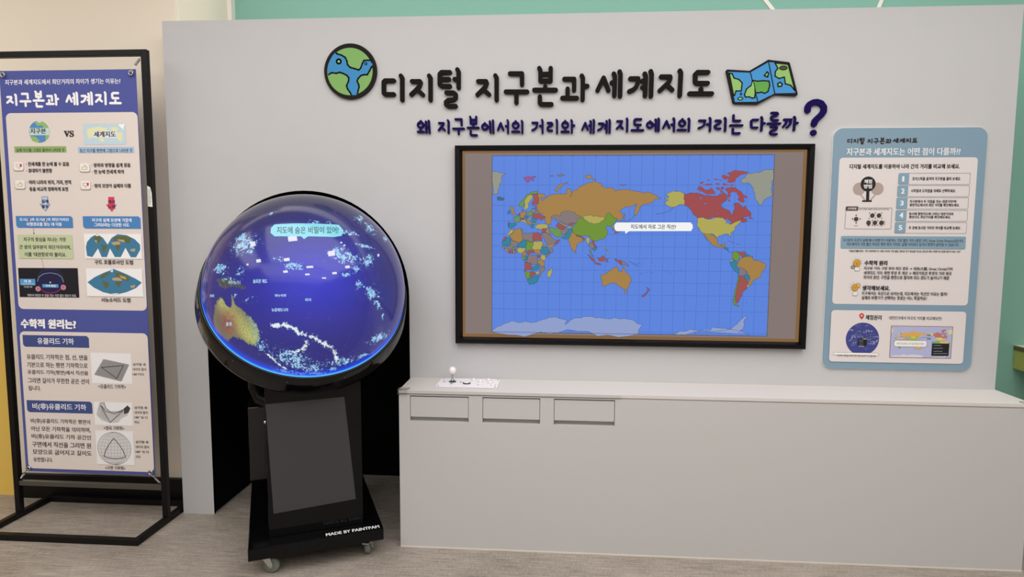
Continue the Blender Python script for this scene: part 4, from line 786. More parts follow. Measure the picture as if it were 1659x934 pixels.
('p',(220,174,92),[1619.2,1023.2,1625.7,1022.2,1627.5,1020.1,1623.9,1018.8,1622.1,1019.8,1623.1,1016.9,1626.9,1018.8,1630.4,1021.3,1634,1022.2,1638.7,1022.7,1647,1022.7,1648.7,1027.1,1651.3,1026.6,1652.6,1023.2,1651.1,1019.8,1654,1024.7,1657.5,1025.6,1661,1028.6,1665.6,1030.5,1671.5,1032,1676.1,1032.4,1682.6,1031,1681.5,1029,1685.6,1027.6,1693.8,1027.1,1695.6,1024.7,1698.4,1025.7,1704.3,1026.1,1712.4,1025.2,1716.5,1024.4,1722.3,1023.3,1730.5,1023.3,1735.7,1021.3,1740.4,1018.9,1738.1,1018.5,1734.6,1018.5,1732.4,1016,1727.2,1014.6,1723.2,1013.6,1720.9,1012.6,1719.3,1009.2,1715.3,1004.9,1714.4,1006.8,1715.2,1010.2,1717.4,1013.6,1716.6,1014.4,1712.2,1012.6,1709.9,1012.1,1705.2,1011.6,1700,1008.2,1703.6,1006.3,1703.7,1003.4,1701.4,1000.9,1699.6,1000.1,1697.2,1002.9,1686.1,1001.9,1662.6,1002.8,1650.8,999.8,1633,1002.7,1632.5,997.3,1627.1,998.5,1625.9,1003.6,1619.9,1007.6,1617.5,1012.5,1619.8,1015.4]),
('p',(220,174,92),[1648.6,1032,1642.1,1030.8,1638,1028.1,1635.7,1025.2,1639.3,1024.4,1638.6,1026.1,1642.7,1029.1,1648.6,1031.2]),
('p',(208,192,128),[1604.8,1035.9,1607.7,1036.4,1617.2,1036.8,1614.9,1035.4,1613.7,1034.9,1614.9,1033,1611.3,1034.4,1609,1031.8,1606,1033.4]),
('p',(216,212,168),[1573.4,1041.3,1578,1040.8,1586.9,1039,1582.8,1036.9,1582.8,1033.5,1581,1031,1580.4,1028.1,1578.6,1025.1,1579.8,1023.2,1573.5,1022]),
('p',(208,192,128),[1578,1019.8,1581.6,1020.1,1585.8,1019.1,1584,1017,1578.6,1017.3]),
('p',(168,192,136),[1619.4,1024.4,1616.1,1024.7,1612.2,1023.9,1606.9,1021.4,1604.9,1017.9,1600,1014.9,1600.3,1012.4,1602.3,1011.6,1605,1012.4,1605.6,1016,1608.9,1020.9,1614.2,1022.8,1618.1,1023]),
('p',(220,210,122),[1613.5,1021.9,1608.9,1020.9,1606.9,1018.7,1605.6,1016,1606,1012.7,1605.7,1009.7,1608,1009.7,1609.9,1012.7,1609.3,1014.3,1611.6,1017.1,1614.2,1019.8]),
('p',(200,128,112),[1612.8,1022.8,1614.8,1022,1618.1,1023,1619.1,1020.9,1619.5,1014.4,1613.2,1013.5,1612.9,1015.4,1615.2,1018.7,1614.2,1021.4]),
('p',(220,174,92),[1593.7,1012.1,1595,1010.8,1594.7,1009.4,1597.1,1006.7,1597.4,1005.6,1592.7,1005,1593.7,1006.7,1592.4,1008.3,1591.1,1011]),
('p',(220,174,92),[1601,1006.7,1603.7,1008.1,1607,1007.8,1607.3,1005.6,1605.7,1004.2,1606.4,1002.6,1602.1,1002.6,1601.1,1004.2]),
('p',(168,192,136),[1607.7,1007.8,1612.3,1008.6,1614.3,1007.5,1614,1004.5,1611,1004.3,1607.7,1005.9]),
('p',(200,128,112),[1614.3,1005.6,1620.9,1006.2,1626.9,1003.8,1626.2,1002.4,1624.3,1001.8,1622.3,1000.5,1621,1002.1,1618.3,1001.8,1613.7,1003.2]),
('p',(168,192,136),[1594.4,1003.1,1599.1,1004.5,1601.7,1002.6,1601.4,999.6,1597.8,999,1595.8,999.6,1595.4,1001.7]),
('p',(111,168,184),[1589.8,999.1,1597.3,998.4,1597.9,997.2,1594.3,994.5,1591.3,993.9,1589.5,995.7]),
('p',(220,210,122),[1601.7,1000.7,1606.4,1001.5,1607.1,1000.1,1609.7,997.4,1610.1,996.6,1608.8,996.9,1605.1,999.6,1601.8,999.9]),
('p',(220,210,122),[1616.7,996.2,1620,997.5,1628.9,997.3,1629.8,994.8,1627.2,994,1617.1,994.3]),
('p',(220,210,122),[1594.9,992.9,1594.5,990.9,1590,988.3,1587.9,987.4,1588.6,988.6,1589.6,990.3,1591.7,992.6]),
('p',(220,174,92),[1594.9,992.9,1602.5,994.1,1602.9,991.5,1604,988.6,1604.7,984.9,1600.2,982.3,1599.1,982.2,1590,988,1594.9,990.9]),
('p',(184,168,164),[1604,990.4,1610.3,990.1,1614.8,991,1614.9,982.6,1608.2,984.3,1604.4,985.2]),
('p',(200,128,112),[1615.1,990.1,1622.8,989.9,1622.8,987.6,1623.5,984,1615.2,983.8]),
('p',(111,168,184),[1583.7,979.8,1583.7,983.3,1587.2,984.5,1587.5,986.5,1591.4,986.5,1591.8,979.9]),
('p',(184,168,164),[1591.8,979.9,1591.7,985.4,1599.5,982,1598.4,979.3,1594.2,978.5,1592.1,976.4,1589.3,977,1587.9,979]),
('p',(111,168,184),[1597.7,978.8,1599.5,979.1,1599.8,981.1,1604.7,984.3,1608.2,984.3,1607.9,980.6,1606.8,978.2,1599.9,978.2]),
('p',(220,210,122),[1599.2,977.3,1601.2,978.2,1606.8,977.9,1606.5,975.3,1602.7,973,1599.2,974.1]),
('p',(160,192,80),[1608.2,984.3,1614.9,982.3,1613.9,977.7,1611.8,975.6,1607.6,975,1607.2,978.8,1608.2,981.1]),
('p',(220,210,122),[1615.2,983.8,1623.9,983.8,1624.6,980.9,1622.9,978.9,1622.6,976.3,1618.8,976,1614.6,976.2,1613.5,978.3,1614.9,980.6]),
('p',(200,128,112),[1607.9,974.5,1614.6,976.2,1616.3,973.4,1609,972.1]),
('p',(220,174,92),[1614.9,976,1622.2,976.3,1621.9,972.8,1617.4,973.7]),
('p',(111,168,184),[1622.9,978.3,1626.4,978.9,1630.3,976,1632,974.3,1626.5,972.3,1623,973.4,1622.2,976]),
('p',(184,168,164),[1629.9,976.6,1635.1,976.9,1634.1,974.3,1628.6,970.3,1627.2,970.8,1628.2,972.3,1632,974.3]),
('p',(184,168,164),[1610.4,972.2,1618.8,972.2,1619.2,966.7,1617.8,963.2,1613.3,963.8,1612.2,965.5,1606.2,966,1609,967.8]),
('p',(220,174,92),[1619.5,967.9,1623,968.5,1626.2,966.5,1626.2,962.4,1622.4,962.7,1619.6,965.6]),
('p',(200,128,112),[1606.2,965.7,1609,965.8,1610.5,964.9,1612.6,965.2,1613.3,962.6,1613,959.1,1605.6,958.8,1606.6,962]),
('p',(111,168,184),[1613.3,961.4,1617.5,962.3,1618.2,964.1,1621.3,964.4,1621.7,962.1,1617.5,959.4,1614.7,958.8,1613.3,959.7]),
('p',(184,168,164),[1622.7,961.8,1626.9,962.1,1627,959.5,1623.2,957.4,1622.8,954.5,1621.4,954.2,1621,957.4,1622.1,959.2]),
('p',(200,128,112),[1612.3,958.2,1615.4,958.2,1617.6,955.9,1613.4,953.3,1612,953.3]),
('p',(160,192,80),[1606,958.5,1611.9,958.2,1611.6,952.7,1609.2,951.2,1607.4,953.8]),
('p',(111,168,184),[1609.2,950.9,1611.6,952.7,1616.9,955,1620.4,954.8,1621.1,952.7,1619,949.8,1616.2,947.7,1611,947.1]),
('p',(220,210,122),[1634.3,961.6,1634,958.7,1632.3,953.7,1629.5,954,1630.1,958.6]),
('p',(184,168,164),[1623.5,989.9,1626.3,990.7,1631.8,988.7,1635.4,985.3,1638.2,984.2,1636.1,981.6,1629.5,980.7,1628.5,981.2,1625.6,985.8]),
('p',(220,174,92),[1628,994.2,1630.4,993.6,1632.2,989,1626.3,991,1627.3,992.8]),
('p',(184,168,164),[1632.3,1004.2,1637.1,1005.6,1641.8,1004.6,1642.6,1007.2,1645.7,1008.5,1650.4,1008.5,1655.2,1007.9,1657.2,1005.3,1662.3,1003.7,1657.3,998.8,1652.2,998.7,1649,997.4,1643.5,999.7,1637.9,1000,1637.1,1002,1632.8,1001.9]),
('p',(168,192,136),[1630.1,995.7,1633.7,994.7,1636.4,994.1,1639.6,994.8,1642.8,993.5,1643.7,986.6,1638.1,986.9,1634.9,988.8,1631.7,992.1]),
('p',(200,128,112),[1637.2,996.1,1641.1,998.4,1646.7,994.8,1643.6,993.1,1639.6,994.8]),
('p',(220,174,92),[1637.9,999,1643.5,999,1648.3,996.1,1647.5,994.8,1642.7,997.4]),
('p',(184,168,164),[1642.8,993.1,1649.9,994.5,1650.7,993.2,1646.8,989.5,1643.2,989.2]),
('p',(111,168,184),[1650.7,993.5,1653.8,993.8,1653.1,990.9,1649.6,985.6,1643.7,986.2,1647.6,989.5]),
('p',(220,174,92),[1655,992.5,1656.2,990.2,1662.6,986.3,1666.6,985.7,1665,983.7,1662.7,983.7,1658.4,980.4,1656.9,975.8,1655.3,974.8,1654.1,976.4,1651.6,982.3,1649.2,984,1650.4,986.3,1652.3,989.6]),
('p',(160,192,80),[1662.3,1003.3,1665.5,1001.4,1670.3,998.8,1675,998.1,1682,1000.1,1686.7,1001.8,1686.6,1003.7,1687.4,1006.3,1690.5,1007.3,1692.9,1004.7,1698,1002.1,1696.1,999.5,1693,996.9,1690.7,995.6,1688.7,996.6,1686.4,994.9,1688.8,993,1688.5,989.1,1684.7,985.8,1678.4,983.8,1674.5,984.4,1672.1,985.7,1670.9,987.7,1665.7,988.3,1662.6,987.6,1657.1,988.9,1654.6,991.5,1653,995.5,1656.9,997.8,1659.2,1002]),
('p',(220,210,122),[1667.4,985.7,1670.5,987.7,1671,983.7,1669.8,980.5,1668.2,983.1]),
('p',(220,210,122),[1663.9,1003.7,1667,1004.6,1670.5,1005,1671.7,1005.6,1674.1,1004,1678,1004.3,1681.9,1003.7,1683.9,1004,1686.7,1001.8,1682,1000.1,1679.7,998.5,1675,998.1,1670.3,998.8,1666.3,1001.1]),
('p',(184,168,164),[1671,982.1,1673.7,983.1,1676.2,979.2,1675.4,977.2,1672.2,977.8,1671,979.2]),
('p',(200,128,112),[1673.3,984.1,1675.3,984.1,1676.5,981.2,1678.5,978.9,1676.2,979.2]),
('p',(200,128,112),[1668.8,972.9,1671.6,971.9,1676.4,968.3,1676.8,966,1672.4,969.3]),
('p',(200,128,112),[1679.1,970.3,1681.8,970,1685,972,1686.6,970,1685.1,967.1,1680.3,968]),
('p',(200,128,112),[1696,969.4,1699.2,968.5,1703.1,967.8,1703.2,964.2,1700,966.2]),
('p',(184,168,164),[1703.1,967.5,1707.9,965.6,1710.3,963,1706.3,964.3,1703.2,964.2]),
('p',(200,128,112),[1695.4,990.9,1699,992.4,1702.5,993,1704.4,996.9,1707.1,997.9,1705.2,995.7,1703.3,992.1,1698.7,991.1,1696.3,990.1]),
('p',(220,174,92),[1682.2,955.4,1688.3,957.4,1691.8,959.9,1695.3,961.9,1699.4,962.2,1700,959.5,1703.6,958.3,1704.3,963,1707.1,958.5,1711.9,954.6,1713.2,951.2,1710.9,947.2,1709.8,944.2,1705.1,944.1,1701.5,946.1,1697.9,949.1,1693.2,949,1688.5,947.3,1683.8,946.6,1684.3,950.4]),
('p',(208,192,128),[1728.7,942.4,1729.9,941.7,1725.3,937.9,1723.2,938.7,1725.9,940.4]),
('p',(220,210,122),[1762.7,1022.9,1755,1024.2,1751.1,1024.9,1747.3,1023.6,1744.3,1021.6,1747.4,1021,1747.8,1019.7,1743.6,1018.8,1747.9,1017.8,1744.1,1015.5,1745.3,1013.6,1749.2,1012,1752.7,1011.7,1749.3,1009.1,1755.4,1012.7,1758.4,1014,1763,1013.6]),
('p',(200,116,106),[1762.7,1022.7,1766.5,1022.7,1772.6,1023.3,1779.5,1022.3,1782.6,1021.3,1788.7,1021,1794.8,1021,1796.6,1023,1799.3,1022.3,1800.8,1023.6,1804.4,1020.1,1803.3,1017.5,1798.9,1015,1797.8,1012.4,1801.3,1010.5,1806.7,1008.9,1808.4,1006,1809.9,1006,1810.2,1008.6,1811.6,1010.5,1810.3,1015,1813.3,1015.6,1816.4,1014.4,1818.8,1011.8,1821,1013.1,1824.2,1009.3,1827.3,1007.4,1827,1004.8,1821.4,1004.1,1817.6,1002.9,1822.9,1002.9,1823.8,1001,1820.8,999.7,1817,1000.6,1817.7,1001.9,1811.7,999.6,1807.2,998,1808.6,1000.3,1805.5,1001.5,1800.1,1002.8,1797.8,1003.4,1776,1003.4,1773.3,1005,1770.1,1009.2,1766.9,1012.4,1763,1013.6]),
('p',(200,116,106),[1774.8,1026.1,1776.2,1028.7,1779.3,1028.4,1781.7,1026.5,1785.5,1025.8,1788.5,1027.7,1790.9,1025.2,1792.5,1022.6,1784.1,1022.3,1779.4,1024.5,1777.1,1025.2]),
('p',(200,116,106),[1802.2,1027.1,1805.2,1027.7,1811.2,1027.7,1815.9,1025.2,1819,1022,1822.9,1020.1,1822.2,1018.8,1819.2,1019.5,1820.8,1016.9,1820.1,1015.6,1816.3,1016.3,1813.9,1018.2,1815.4,1020.1,1812.9,1023.3,1809.1,1024.5,1806.1,1023,1807.7,1021.4,1805.5,1018.8,1803.9,1022,1804.6,1024.2,1802.2,1025.2]),
('p',(200,116,106),[1802.4,1038.8,1808.4,1040.7,1815.2,1041,1823.5,1040.1,1815.4,1037.3,1810.3,1032.2,1803.5,1031.9,1804.1,1034.7,1805.5,1037.3]),
('p',(200,116,106),[1797.2,1036.9,1800.2,1038.2,1804.8,1036,1801.9,1033.8,1799.6,1034.7]),
('p',(200,116,106),[1799.7,1031.2,1809.2,1030.3,1808.9,1029.3,1801.3,1029.3,1799,1030.6]),
('p',(220,210,122),[1775.7,1003.1,1797.8,1003.4,1801.7,1002.8,1804,1000.9,1807.2,998,1811.7,999.6,1816.9,1001.6,1818.5,1000.9,1814.8,997.7,1812.3,995.5,1812,993.2,1808.3,990.6,1808.4,987.3,1806.8,990,1801.4,989.9,1797.7,989,1795.4,987.3,1793.1,989.3,1788.4,990.2,1782.3,990.5,1779.1,992.8,1775.9,996.3]),
('p',(220,174,92),[1782.3,990.7,1787.2,984.7,1791.9,980.9,1798.9,979.3,1803.5,978,1802.8,980,1803.3,983.2,1799.9,981.4,1797.1,981.4,1795.7,985.8,1792.2,989.1,1788.1,990.1]),
('p',(216,212,168),[1847.1,1042.2,1843.7,1041.9,1837,1041,1829.5,1039.8,1823.5,1039.1,1821.4,1037.5,1820,1035.3,1815.5,1033.4,1817.1,1031.9,1823.9,1031.2,1827,1029,1828.8,1024.6,1830.5,1020.1,1832.1,1016.9,1835.3,1013.8,1837.2,1013.8,1838.9,1017.6,1841.8,1019.5,1847,1021.4]),
('p',(160,192,80),[1811.1,975.4,1815,976.4,1818,974,1817.7,969.2,1814.2,968.6,1810.7,971]),
('p',(200,128,112),[1815,976.4,1823.1,976,1824.3,973.6,1820.4,970.6,1818,974]),
('p',(220,174,92),[1814.3,966.2,1817.7,968.7,1821,971.1,1830.1,971.6,1832,968.8,1838.3,968.3,1842.9,966.4,1843.1,963.5,1839.8,959.6,1838.9,955.7,1833.3,953.2,1828.9,948.3,1826,949.7,1828.7,953.1,1826.1,958.5,1820.2,962.4,1814.4,964.2]),
('p',(111,168,184),[1808.5,967.1,1813.1,969.1,1816.6,967.2,1814.4,964.7,1817.4,961.8,1817,958.4,1813.4,960.4]),
('p',(184,168,164),[1817.4,962.3,1820.8,962.8,1825.6,959,1823.4,956.5,1818.2,956]),
('p',(200,128,112),[1818.3,955.5,1822.8,955.5,1825.8,952.6,1827.4,951.2,1826.1,945.8,1821.1,942.8,1819.6,936.9,1817.5,933.9,1815.7,934.9,1814.9,939.8,1816.8,948.6]),
('p',(111,168,184),[1822.8,957,1825.6,957.5,1828.7,953.6,1825.8,952.6,1822.9,955]),
('p',(168,192,136),[1816.4,958.4,1818,956,1816.8,948.6,1814.9,939.8,1815.7,934.4,1819.3,931,1814.7,931.9,1812.4,935.8,1814.2,943.7,1816.6,953.5]),
('p',(216,216,228),[1573.5,906.7,1573.5,907.9,1579.6,911.6,1589.3,914.7,1596.6,916.2,1607.5,916.3,1618.4,915.6,1628.1,918.3,1636.5,920.4,1641.3,918.9,1649.7,918,1647.4,914,1652.1,916.8,1659.3,919.7,1674.8,920.9,1685.5,919.7,1696.2,920.1,1705.7,919.5,1718.8,916.1,1725,914.4,1721.6,910.9,1721.1,906.9,1640.3,906.8]),
('p',(216,216,228),[1755.6,907.5,1762,909.9,1772.5,911.6,1783,910.9,1792.3,911.3,1793.4,913.8,1799.3,912.9,1812.1,912.1,1817.7,916.1,1821,920.1,1827.2,923.2,1823.9,918.2,1823.6,912.2,1819.1,909.2,1829.6,907.9,1829.6,907.4,1756.2,907.2]),
('l',(70,66,66),1,[1703.7,1001.3,1758.3,1005.1]),
('l',(30,30,30),2.6,[1733.8,1014.1,1752.3,1014.4]),
('l',(30,30,30),2.6,[1734.9,996.1,1753.4,996.4]),
('r',(246,243,240),8,[1588.5,957.8,1734.9,986.9],0),
('o',(120,110,110),0.9,8,[1588.5,957.8,1734.9,986.9]),
('t',(70,62,60),'세계 지도에서는 왜 직선처럼 보이죠?',[1599.6,965.8,1723.3,977.4],0),
('r',(30,31,36),2,[1759.8,916.8,1837.1,982.6],0),
('r',(120,170,110),1,[1759.2,975.1,1794.1,984.5],0),
('r',(216,200,110),1,[1794.1,975.8,1835.1,985.1],0),
('l',(200,200,204),1.2,[1766.3,965.5,1801.8,966.1]),
('l',(200,200,204),1.2,[1767.1,952.4,1809.5,953.2]),
('l',(200,200,204),1.2,[1768,938,1807.7,938.7]),
('l',(200,200,204),1.2,[1768.7,927.1,1830.3,928.2])]
BANNER = [-2726.8,246.1,-2029.3,2256]
BANNER_PRINT = [
('r',(216,205,199),26,[-2707.4,1089.3,-2031.8,2054.6],0),
('t',(236,234,236),'지구본과 세계지도에서 최단거리의 차이가 생기는 이유는?',[-2699.9,2188.9,-2109.2,2214.6],0.019),
('s',(236,234,236),11.5,[-2692.4,2131.6,-2673.4,2131.4,-2671.9,2128.1,-2675.2,2120.5,-2694.2,2105.1]),
('s',(236,234,236),11.5,[-2679.7,2115,-2666.3,2105.4]),
('s',(236,234,236),11.5,[-2651.2,2142.5,-2648,2138.1,-2647.9,2094.3]),
('s',(236,234,236),11.5,[-2615.8,2146.1,-2587.2,2145.8,-2586.8,2124.2]),
('s',(236,234,236),11.5,[-2625.7,2110.6,-2574.5,2110.1]),
('s',(236,234,236),11.5,[-2600.3,2109.8,-2600.1,2088.8]),
('s',(236,234,236),11.5,[-2546,2155.8,-2543.1,2151.5,-2542.9,2131.1,-2518.8,2130.8,-2518.7,2155.6]),
('s',(236,234,236),11.5,[-2542.8,2144.4,-2519,2144.2]),
('s',(236,234,236),11.5,[-2531.3,2120.1,-2531.2,2113.7]),
('s',(236,234,236),11.5,[-2557.3,2113.4,-2506,2113]),
('s',(236,234,236),11.5,[-2543.9,2100.2,-2543.7,2087.4,-2540.8,2085.1,-2516.1,2084.8]),
('s',(236,234,236),11.5,[-2485.9,2134.1,-2462.7,2133.9,-2462.5,2112.2]),
('s',(236,234,236),11.5,[-2477.9,2115,-2477.7,2098.8]),
('s',(236,234,236),11.5,[-2490.2,2097,-2455.7,2096.7]),
('s',(236,234,236),11.5,[-2444.8,2140,-2442.1,2135.5,-2442,2093.4]),
('s',(236,234,236),11.5,[-2441.4,2120,-2431.4,2119.9]),
('s',(236,234,236),11.5,[-2388.4,2107.1,-2374.2,2135.2,-2362,2106.9]),
('s',(236,234,236),11.5,[-2349.8,2144,-2347,2138.4,-2347.4,2095]),
('s',(236,234,236),11.5,[-2354.3,2124,-2347.5,2123.9]),
('s',(236,234,236),11.5,[-2335.7,2148.5,-2333.4,2142.3,-2333.4,2093.8]),
('s',(236,234,236),11.5,[-2309.3,2132.8,-2290.5,2132.6,-2291.2,2122.3,-2295.4,2113,-2302,2107.5,-2311.3,2104.3]),
('s',(236,234,236),11.5,[-2275,2143.1,-2272.2,2136.9,-2273.1,2094.2]),
('s',(236,234,236),11.5,[-2280.1,2127.3,-2275.2,2127.3]),
('s',(236,234,236),11.5,[-2279.8,2112.9,-2274.9,2112.8]),
('s',(236,234,236),11.5,[-2260.7,2148.3,-2258.3,2141.4,-2258.8,2093]),
('s',(236,234,236),11.5,[-2235.5,2136.1,-2213.8,2135.8,-2213.3,2132.1,-2216.7,2123.6,-2237.7,2105.2]),
('s',(236,234,236),11.5,[-2219.9,2116.4,-2208.1,2106.6]),
('s',(236,234,236),11.5,[-2191,2148.6,-2188.4,2143.7,-2189.5,2093.4]),
('s',(236,234,236),11.5,[-2123.8,2144.6,-2149,2144.9,-2154.2,2140.3,-2153.6,2123.3,-2150.6,2120.8,-2124.1,2120.5]),
('s',(236,234,236),11.5,[-2139.2,2108.4,-2138.9,2098.1]),
('s',(236,234,236),11.5,[-2166.2,2097.8,-2113.4,2097.2]),
('e',(80,132,190),[-2538,1964.2,52.9,52.2]),
('p',(140,178,96),[-2558,2009.5,-2532,2015.6,-2506.9,2007.5,-2489.7,1983.7,-2508.8,1979.8,-2524.8,1995.8,-2546.4,1992]),
('p',(140,178,96),[-2588.2,1944.6,-2558.5,1940.4,-2538.4,1920.5,-2551.8,1912.6,-2577,1920.7]),
('p',(140,178,96),[-2506.9,1944.1,-2487.3,1955.9,-2494.8,1932.1,-2508.5,1920.3]),
('e',(190,210,220),[-2534.6,2014,11.9,6.4]),
('r',(186,208,204),4,[-2588.5,1947.5,-2485.8,1982.3],0),
('t',(66,62,66),'지구본',[-2584.8,1953.9,-2502.7,1981.6],0.042),
('t',(50,44,44),'𝐕𝐒',[-2412.5,1937.9,-2359.8,1968.8],0.049),
('r',(186,206,216),0,[-2310.2,1901,-2094.6,2001.1],0),
('p',(222,218,170),[-2292.4,1974.5,-2262.4,1982.2,-2228.4,1985.9,-2186.8,1977.7,-2196.3,1958.1,-2230.5,1950.4,-2256.3,1942.7,-2282.6,1927.1,-2289.8,1946.8]),
('p',(222,218,170),[-2231.6,1930.7,-2206.3,1930.6,-2211.6,1912.5,-2228.3,1914.9]),
('p',(222,218,170),[-2178.1,1981.6,-2144.3,1985.3,-2128.2,1973.4,-2153.8,1965.7]),
('p',(222,218,170),[-2145.8,1957.8,-2112.3,1957.6,-2119,1910.4,-2135,1926.3]),
('p',(232,236,236),[-2131.1,1997,-2097.5,1998.3,-2107.2,1973.3,-2123.3,1985.2]),
('r',(214,220,220),3,[-2264.2,1932.9,-2139.6,1967.6],0),
('t',(66,62,66),'세계지도',[-2258.3,1936.1,-2144.6,1964.5],0.042),
('r',(140,170,104),2,[-2672.8,1864.7,-2404.4,1894.2],0),
('t',(66,62,66),'실제 지구를 그대로 줄여서 나타낸 것',[-2664.4,1866.3,-2413.2,1884.6],0.034),
('r',(160,186,216),2,[-2343.3,1861,-2057.9,1889.4],0),
('t',(66,62,66),'둥근 지구를 평면에 그림으로 나타낸 것',[-2335,1862.6,-2066.5,1881.6],0.034),
('r',(150,140,136),10,[-2684.9,1772.8,-2630.5,1816.2],0),
('r',(232,222,216),10,[-2683.8,1777.7,-2631.9,1818.7],0),
('p',(230,222,218),[-2669.3,1807.4,-2670,1797,-2663.2,1796.2,-2657.8,1786.5,-2653.4,1788.1,-2654.6,1795.3,-2645.1,1795.3,-2646,1807.4]),
('l',(110,90,86),1.6,[-2669.3,1807.4,-2670,1797,-2663.2,1796.2,-2657.8,1786.5,-2653.4,1788.1,-2654.6,1795.3,-2645.1,1795.3,-2646,1807.4,-2669.3,1807.4]),
('p',(176,48,60),[-2649.3,1809,-2639.8,1809,-2640.8,1794.5,-2650.3,1794.5]),
('r',(150,140,136),10,[-2341.1,1766.7,-2287.4,1809.7],0),
('r',(232,222,216),10,[-2339.9,1771.5,-2288.9,1812.1],0),
('p',(226,226,204),[-2326.9,1781.8,-2326.3,1792.2,-2319.5,1793,-2312.9,1802.5,-2308.8,1800.9,-2310.9,1793.8,-2301.6,1793.7,-2304,1781.8]),
('l',(84,82,70),1.6,[-2326.9,1781.8,-2326.3,1792.2,-2319.5,1793,-2312.9,1802.5,-2308.8,1800.9,-2310.9,1793.8,-2301.6,1793.7,-2304,1781.8,-2326.9,1781.8]),
('r',(196,204,150),1,[-2331.8,1781,-2325.8,1793],0),
('r',(150,140,136),10,[-2682.6,1684.1,-2628.1,1727.7],0),
('r',(232,222,216),10,[-2681.4,1688.9,-2629.5,1730.2],0),
('p',(226,226,204),[-2668.3,1699.4,-2667.6,1710,-2660.6,1710.8,-2653.8,1720.4,-2649.6,1718.8,-2651.9,1711.6,-2642.3,1711.6,-2644.9,1699.4]),
('l',(84,82,70),1.6,[-2668.3,1699.4,-2667.6,1710,-2660.6,1710.8,-2653.8,1720.4,-2649.6,1718.8,-2651.9,1711.6,-2642.3,1711.6,-2644.9,1699.4,-2668.3,1699.4]),
('r',(196,204,150),1,[-2673.1,1698.6,-2667.1,1710.8],0),
('r',(150,140,136),10,[-2342,1681,-2288.2,1724.2],0),
('r',(232,222,216),10,[-2340.9,1685.8,-2289.8,1726.7],0),
('p',(230,222,218),[-2326.7,1715.4,-2327.3,1705,-2320.6,1704.2,-2315.2,1694.6,-2310.8,1696.2,-2312.1,1703.4,-2302.7,1703.4,-2303.7,1715.4]),
('l',(110,90,86),1.6,[-2326.7,1715.4,-2327.3,1705,-2320.6,1704.2,-2315.2,1694.6,-2310.8,1696.2,-2312.1,1703.4,-2302.7,1703.4,-2303.7,1715.4,-2326.7,1715.4]),
('p',(176,48,60),[-2307,1717,-2297.6,1717,-2298.5,1702.6,-2307.9,1702.6]),
('t',(66,62,66),'· 전세계를 한 눈에 볼 수 없음',[-2617.4,1798.2,-2393.5,1819],0.042),
('t',(66,62,66),'· 휴대하기 불편함',[-2617,1766.2,-2483.7,1787.1],0.042),
('t',(66,62,66),'· 방위와 방향을 쉽게 찾음',[-2277.2,1791.9,-2078.6,1812.5],0.042),
('t',(66,62,66),'· 한 눈에 전세계 파악',[-2277.4,1760.1,-2112.3,1780.8],0.042),
('t',(66,62,66),'· 여러 나라의 위치, 거리, 면적',[-2618.4,1708.3,-2388.8,1730.8],0.042),
('t',(66,62,66),'등을 비교적 정확하게 표현',[-2607.8,1676.1,-2406.3,1697],0.042),
('t',(66,62,66),'· 땅의 모양이 실제와 다름',[-2278.9,1692.2,-2081.4,1713],0.042),
('p',(176,196,222),[-2544.1,1649.9,-2515.1,1650,-2517.6,1613.1,-2505.8,1613.1,-2530.8,1579.9,-2557.7,1613,-2546.6,1613]),
('l',(70,90,150),2,[-2544.1,1649.9,-2515.1,1650,-2517.6,1613.1,-2505.8,1613.1,-2530.8,1579.9,-2557.7,1613,-2546.6,1613,-2544.1,1649.9]),
('t',(44,48,84),'실제',[-2548.5,1617.6,-2512.5,1635.7],0.057),
('t',(44,48,84),'활용',[-2550.1,1592.9,-2512.8,1611.1],0.057),
('p',(206,60,84),[-2200.1,1647.7,-2171.6,1647.7,-2173.6,1611.1,-2162,1611.1,-2186.3,1578.3,-2213.1,1611,-2202.2,1611.1]),
('l',(206,60,84),2,[-2200.1,1647.7,-2171.6,1647.7,-2173.6,1611.1,-2162,1611.1,-2186.3,1578.3,-2213.1,1611,-2202.2,1611.1,-2200.1,1647.7]),
('t',(44,48,84),'개선',[-2204.2,1615.6,-2168.8,1633.6],0.057),
('t',(44,48,84),'노력',[-2205.5,1591.1,-2168.8,1609.2],0.057),
('r',(72,126,184),0,[-2688.9,1496.6,-2392.1,1554.5],9),
('r',(72,126,184),0,[-2338.6,1494.8,-2041.8,1554.3],9),
('t',(236,234,236),'도시(A)와 도시(B)의 최단거리인',[-2670,1527.2,-2412.1,1545.5],0.026),
('e',(150,40,60),[-2620.5,1536.1,4.8,5.8]),
('e',(150,40,60),[-2532.4,1536.4,4.9,5.8]),
('t',(236,234,236),'비행경로를 찾는 데 이용',[-2633.2,1505,-2449.4,1523.3],0.026),
('t',(236,234,236),'지구의 실제 모양에 가깝게',[-2292,1526.6,-2087.3,1544.7],0.026),
('t',(236,234,236),'그려보려는 다양한 시도',[-2281,1503.3,-2100.1,1521.4],0.026),
('l',(66,62,66),1.2,[-2599.7,1495.6,-2599.5,1467.5]),
('p',(66,62,66),[-2603.4,1471.4,-2595.1,1471.5,-2599.7,1464.9]),
('r',(188,198,160),6,[-2687.2,1343.7,-2399.8,1462],0),
('t',(66,62,66),'지구의 중심을 지나는 가장',[-2655.9,1427.8,-2432.1,1449.5],0.042),
('t',(66,62,66),'큰 원의 일부분이 최단거리이며,',[-2679.6,1389.1,-2408.9,1411.5],0.042),
('t',(66,62,66),"이를 '대권항로'라 불러요.",[-2654.9,1352.9,-2435.4,1375.3],0.042),
('p',(26,26,34),[-2694.7,1296.2,-2380.7,1297.7,-2380.7,1151,-2695.8,1150.4]),
('e',(34,32,70),[-2527.6,1229.6,69.8,64.8]),
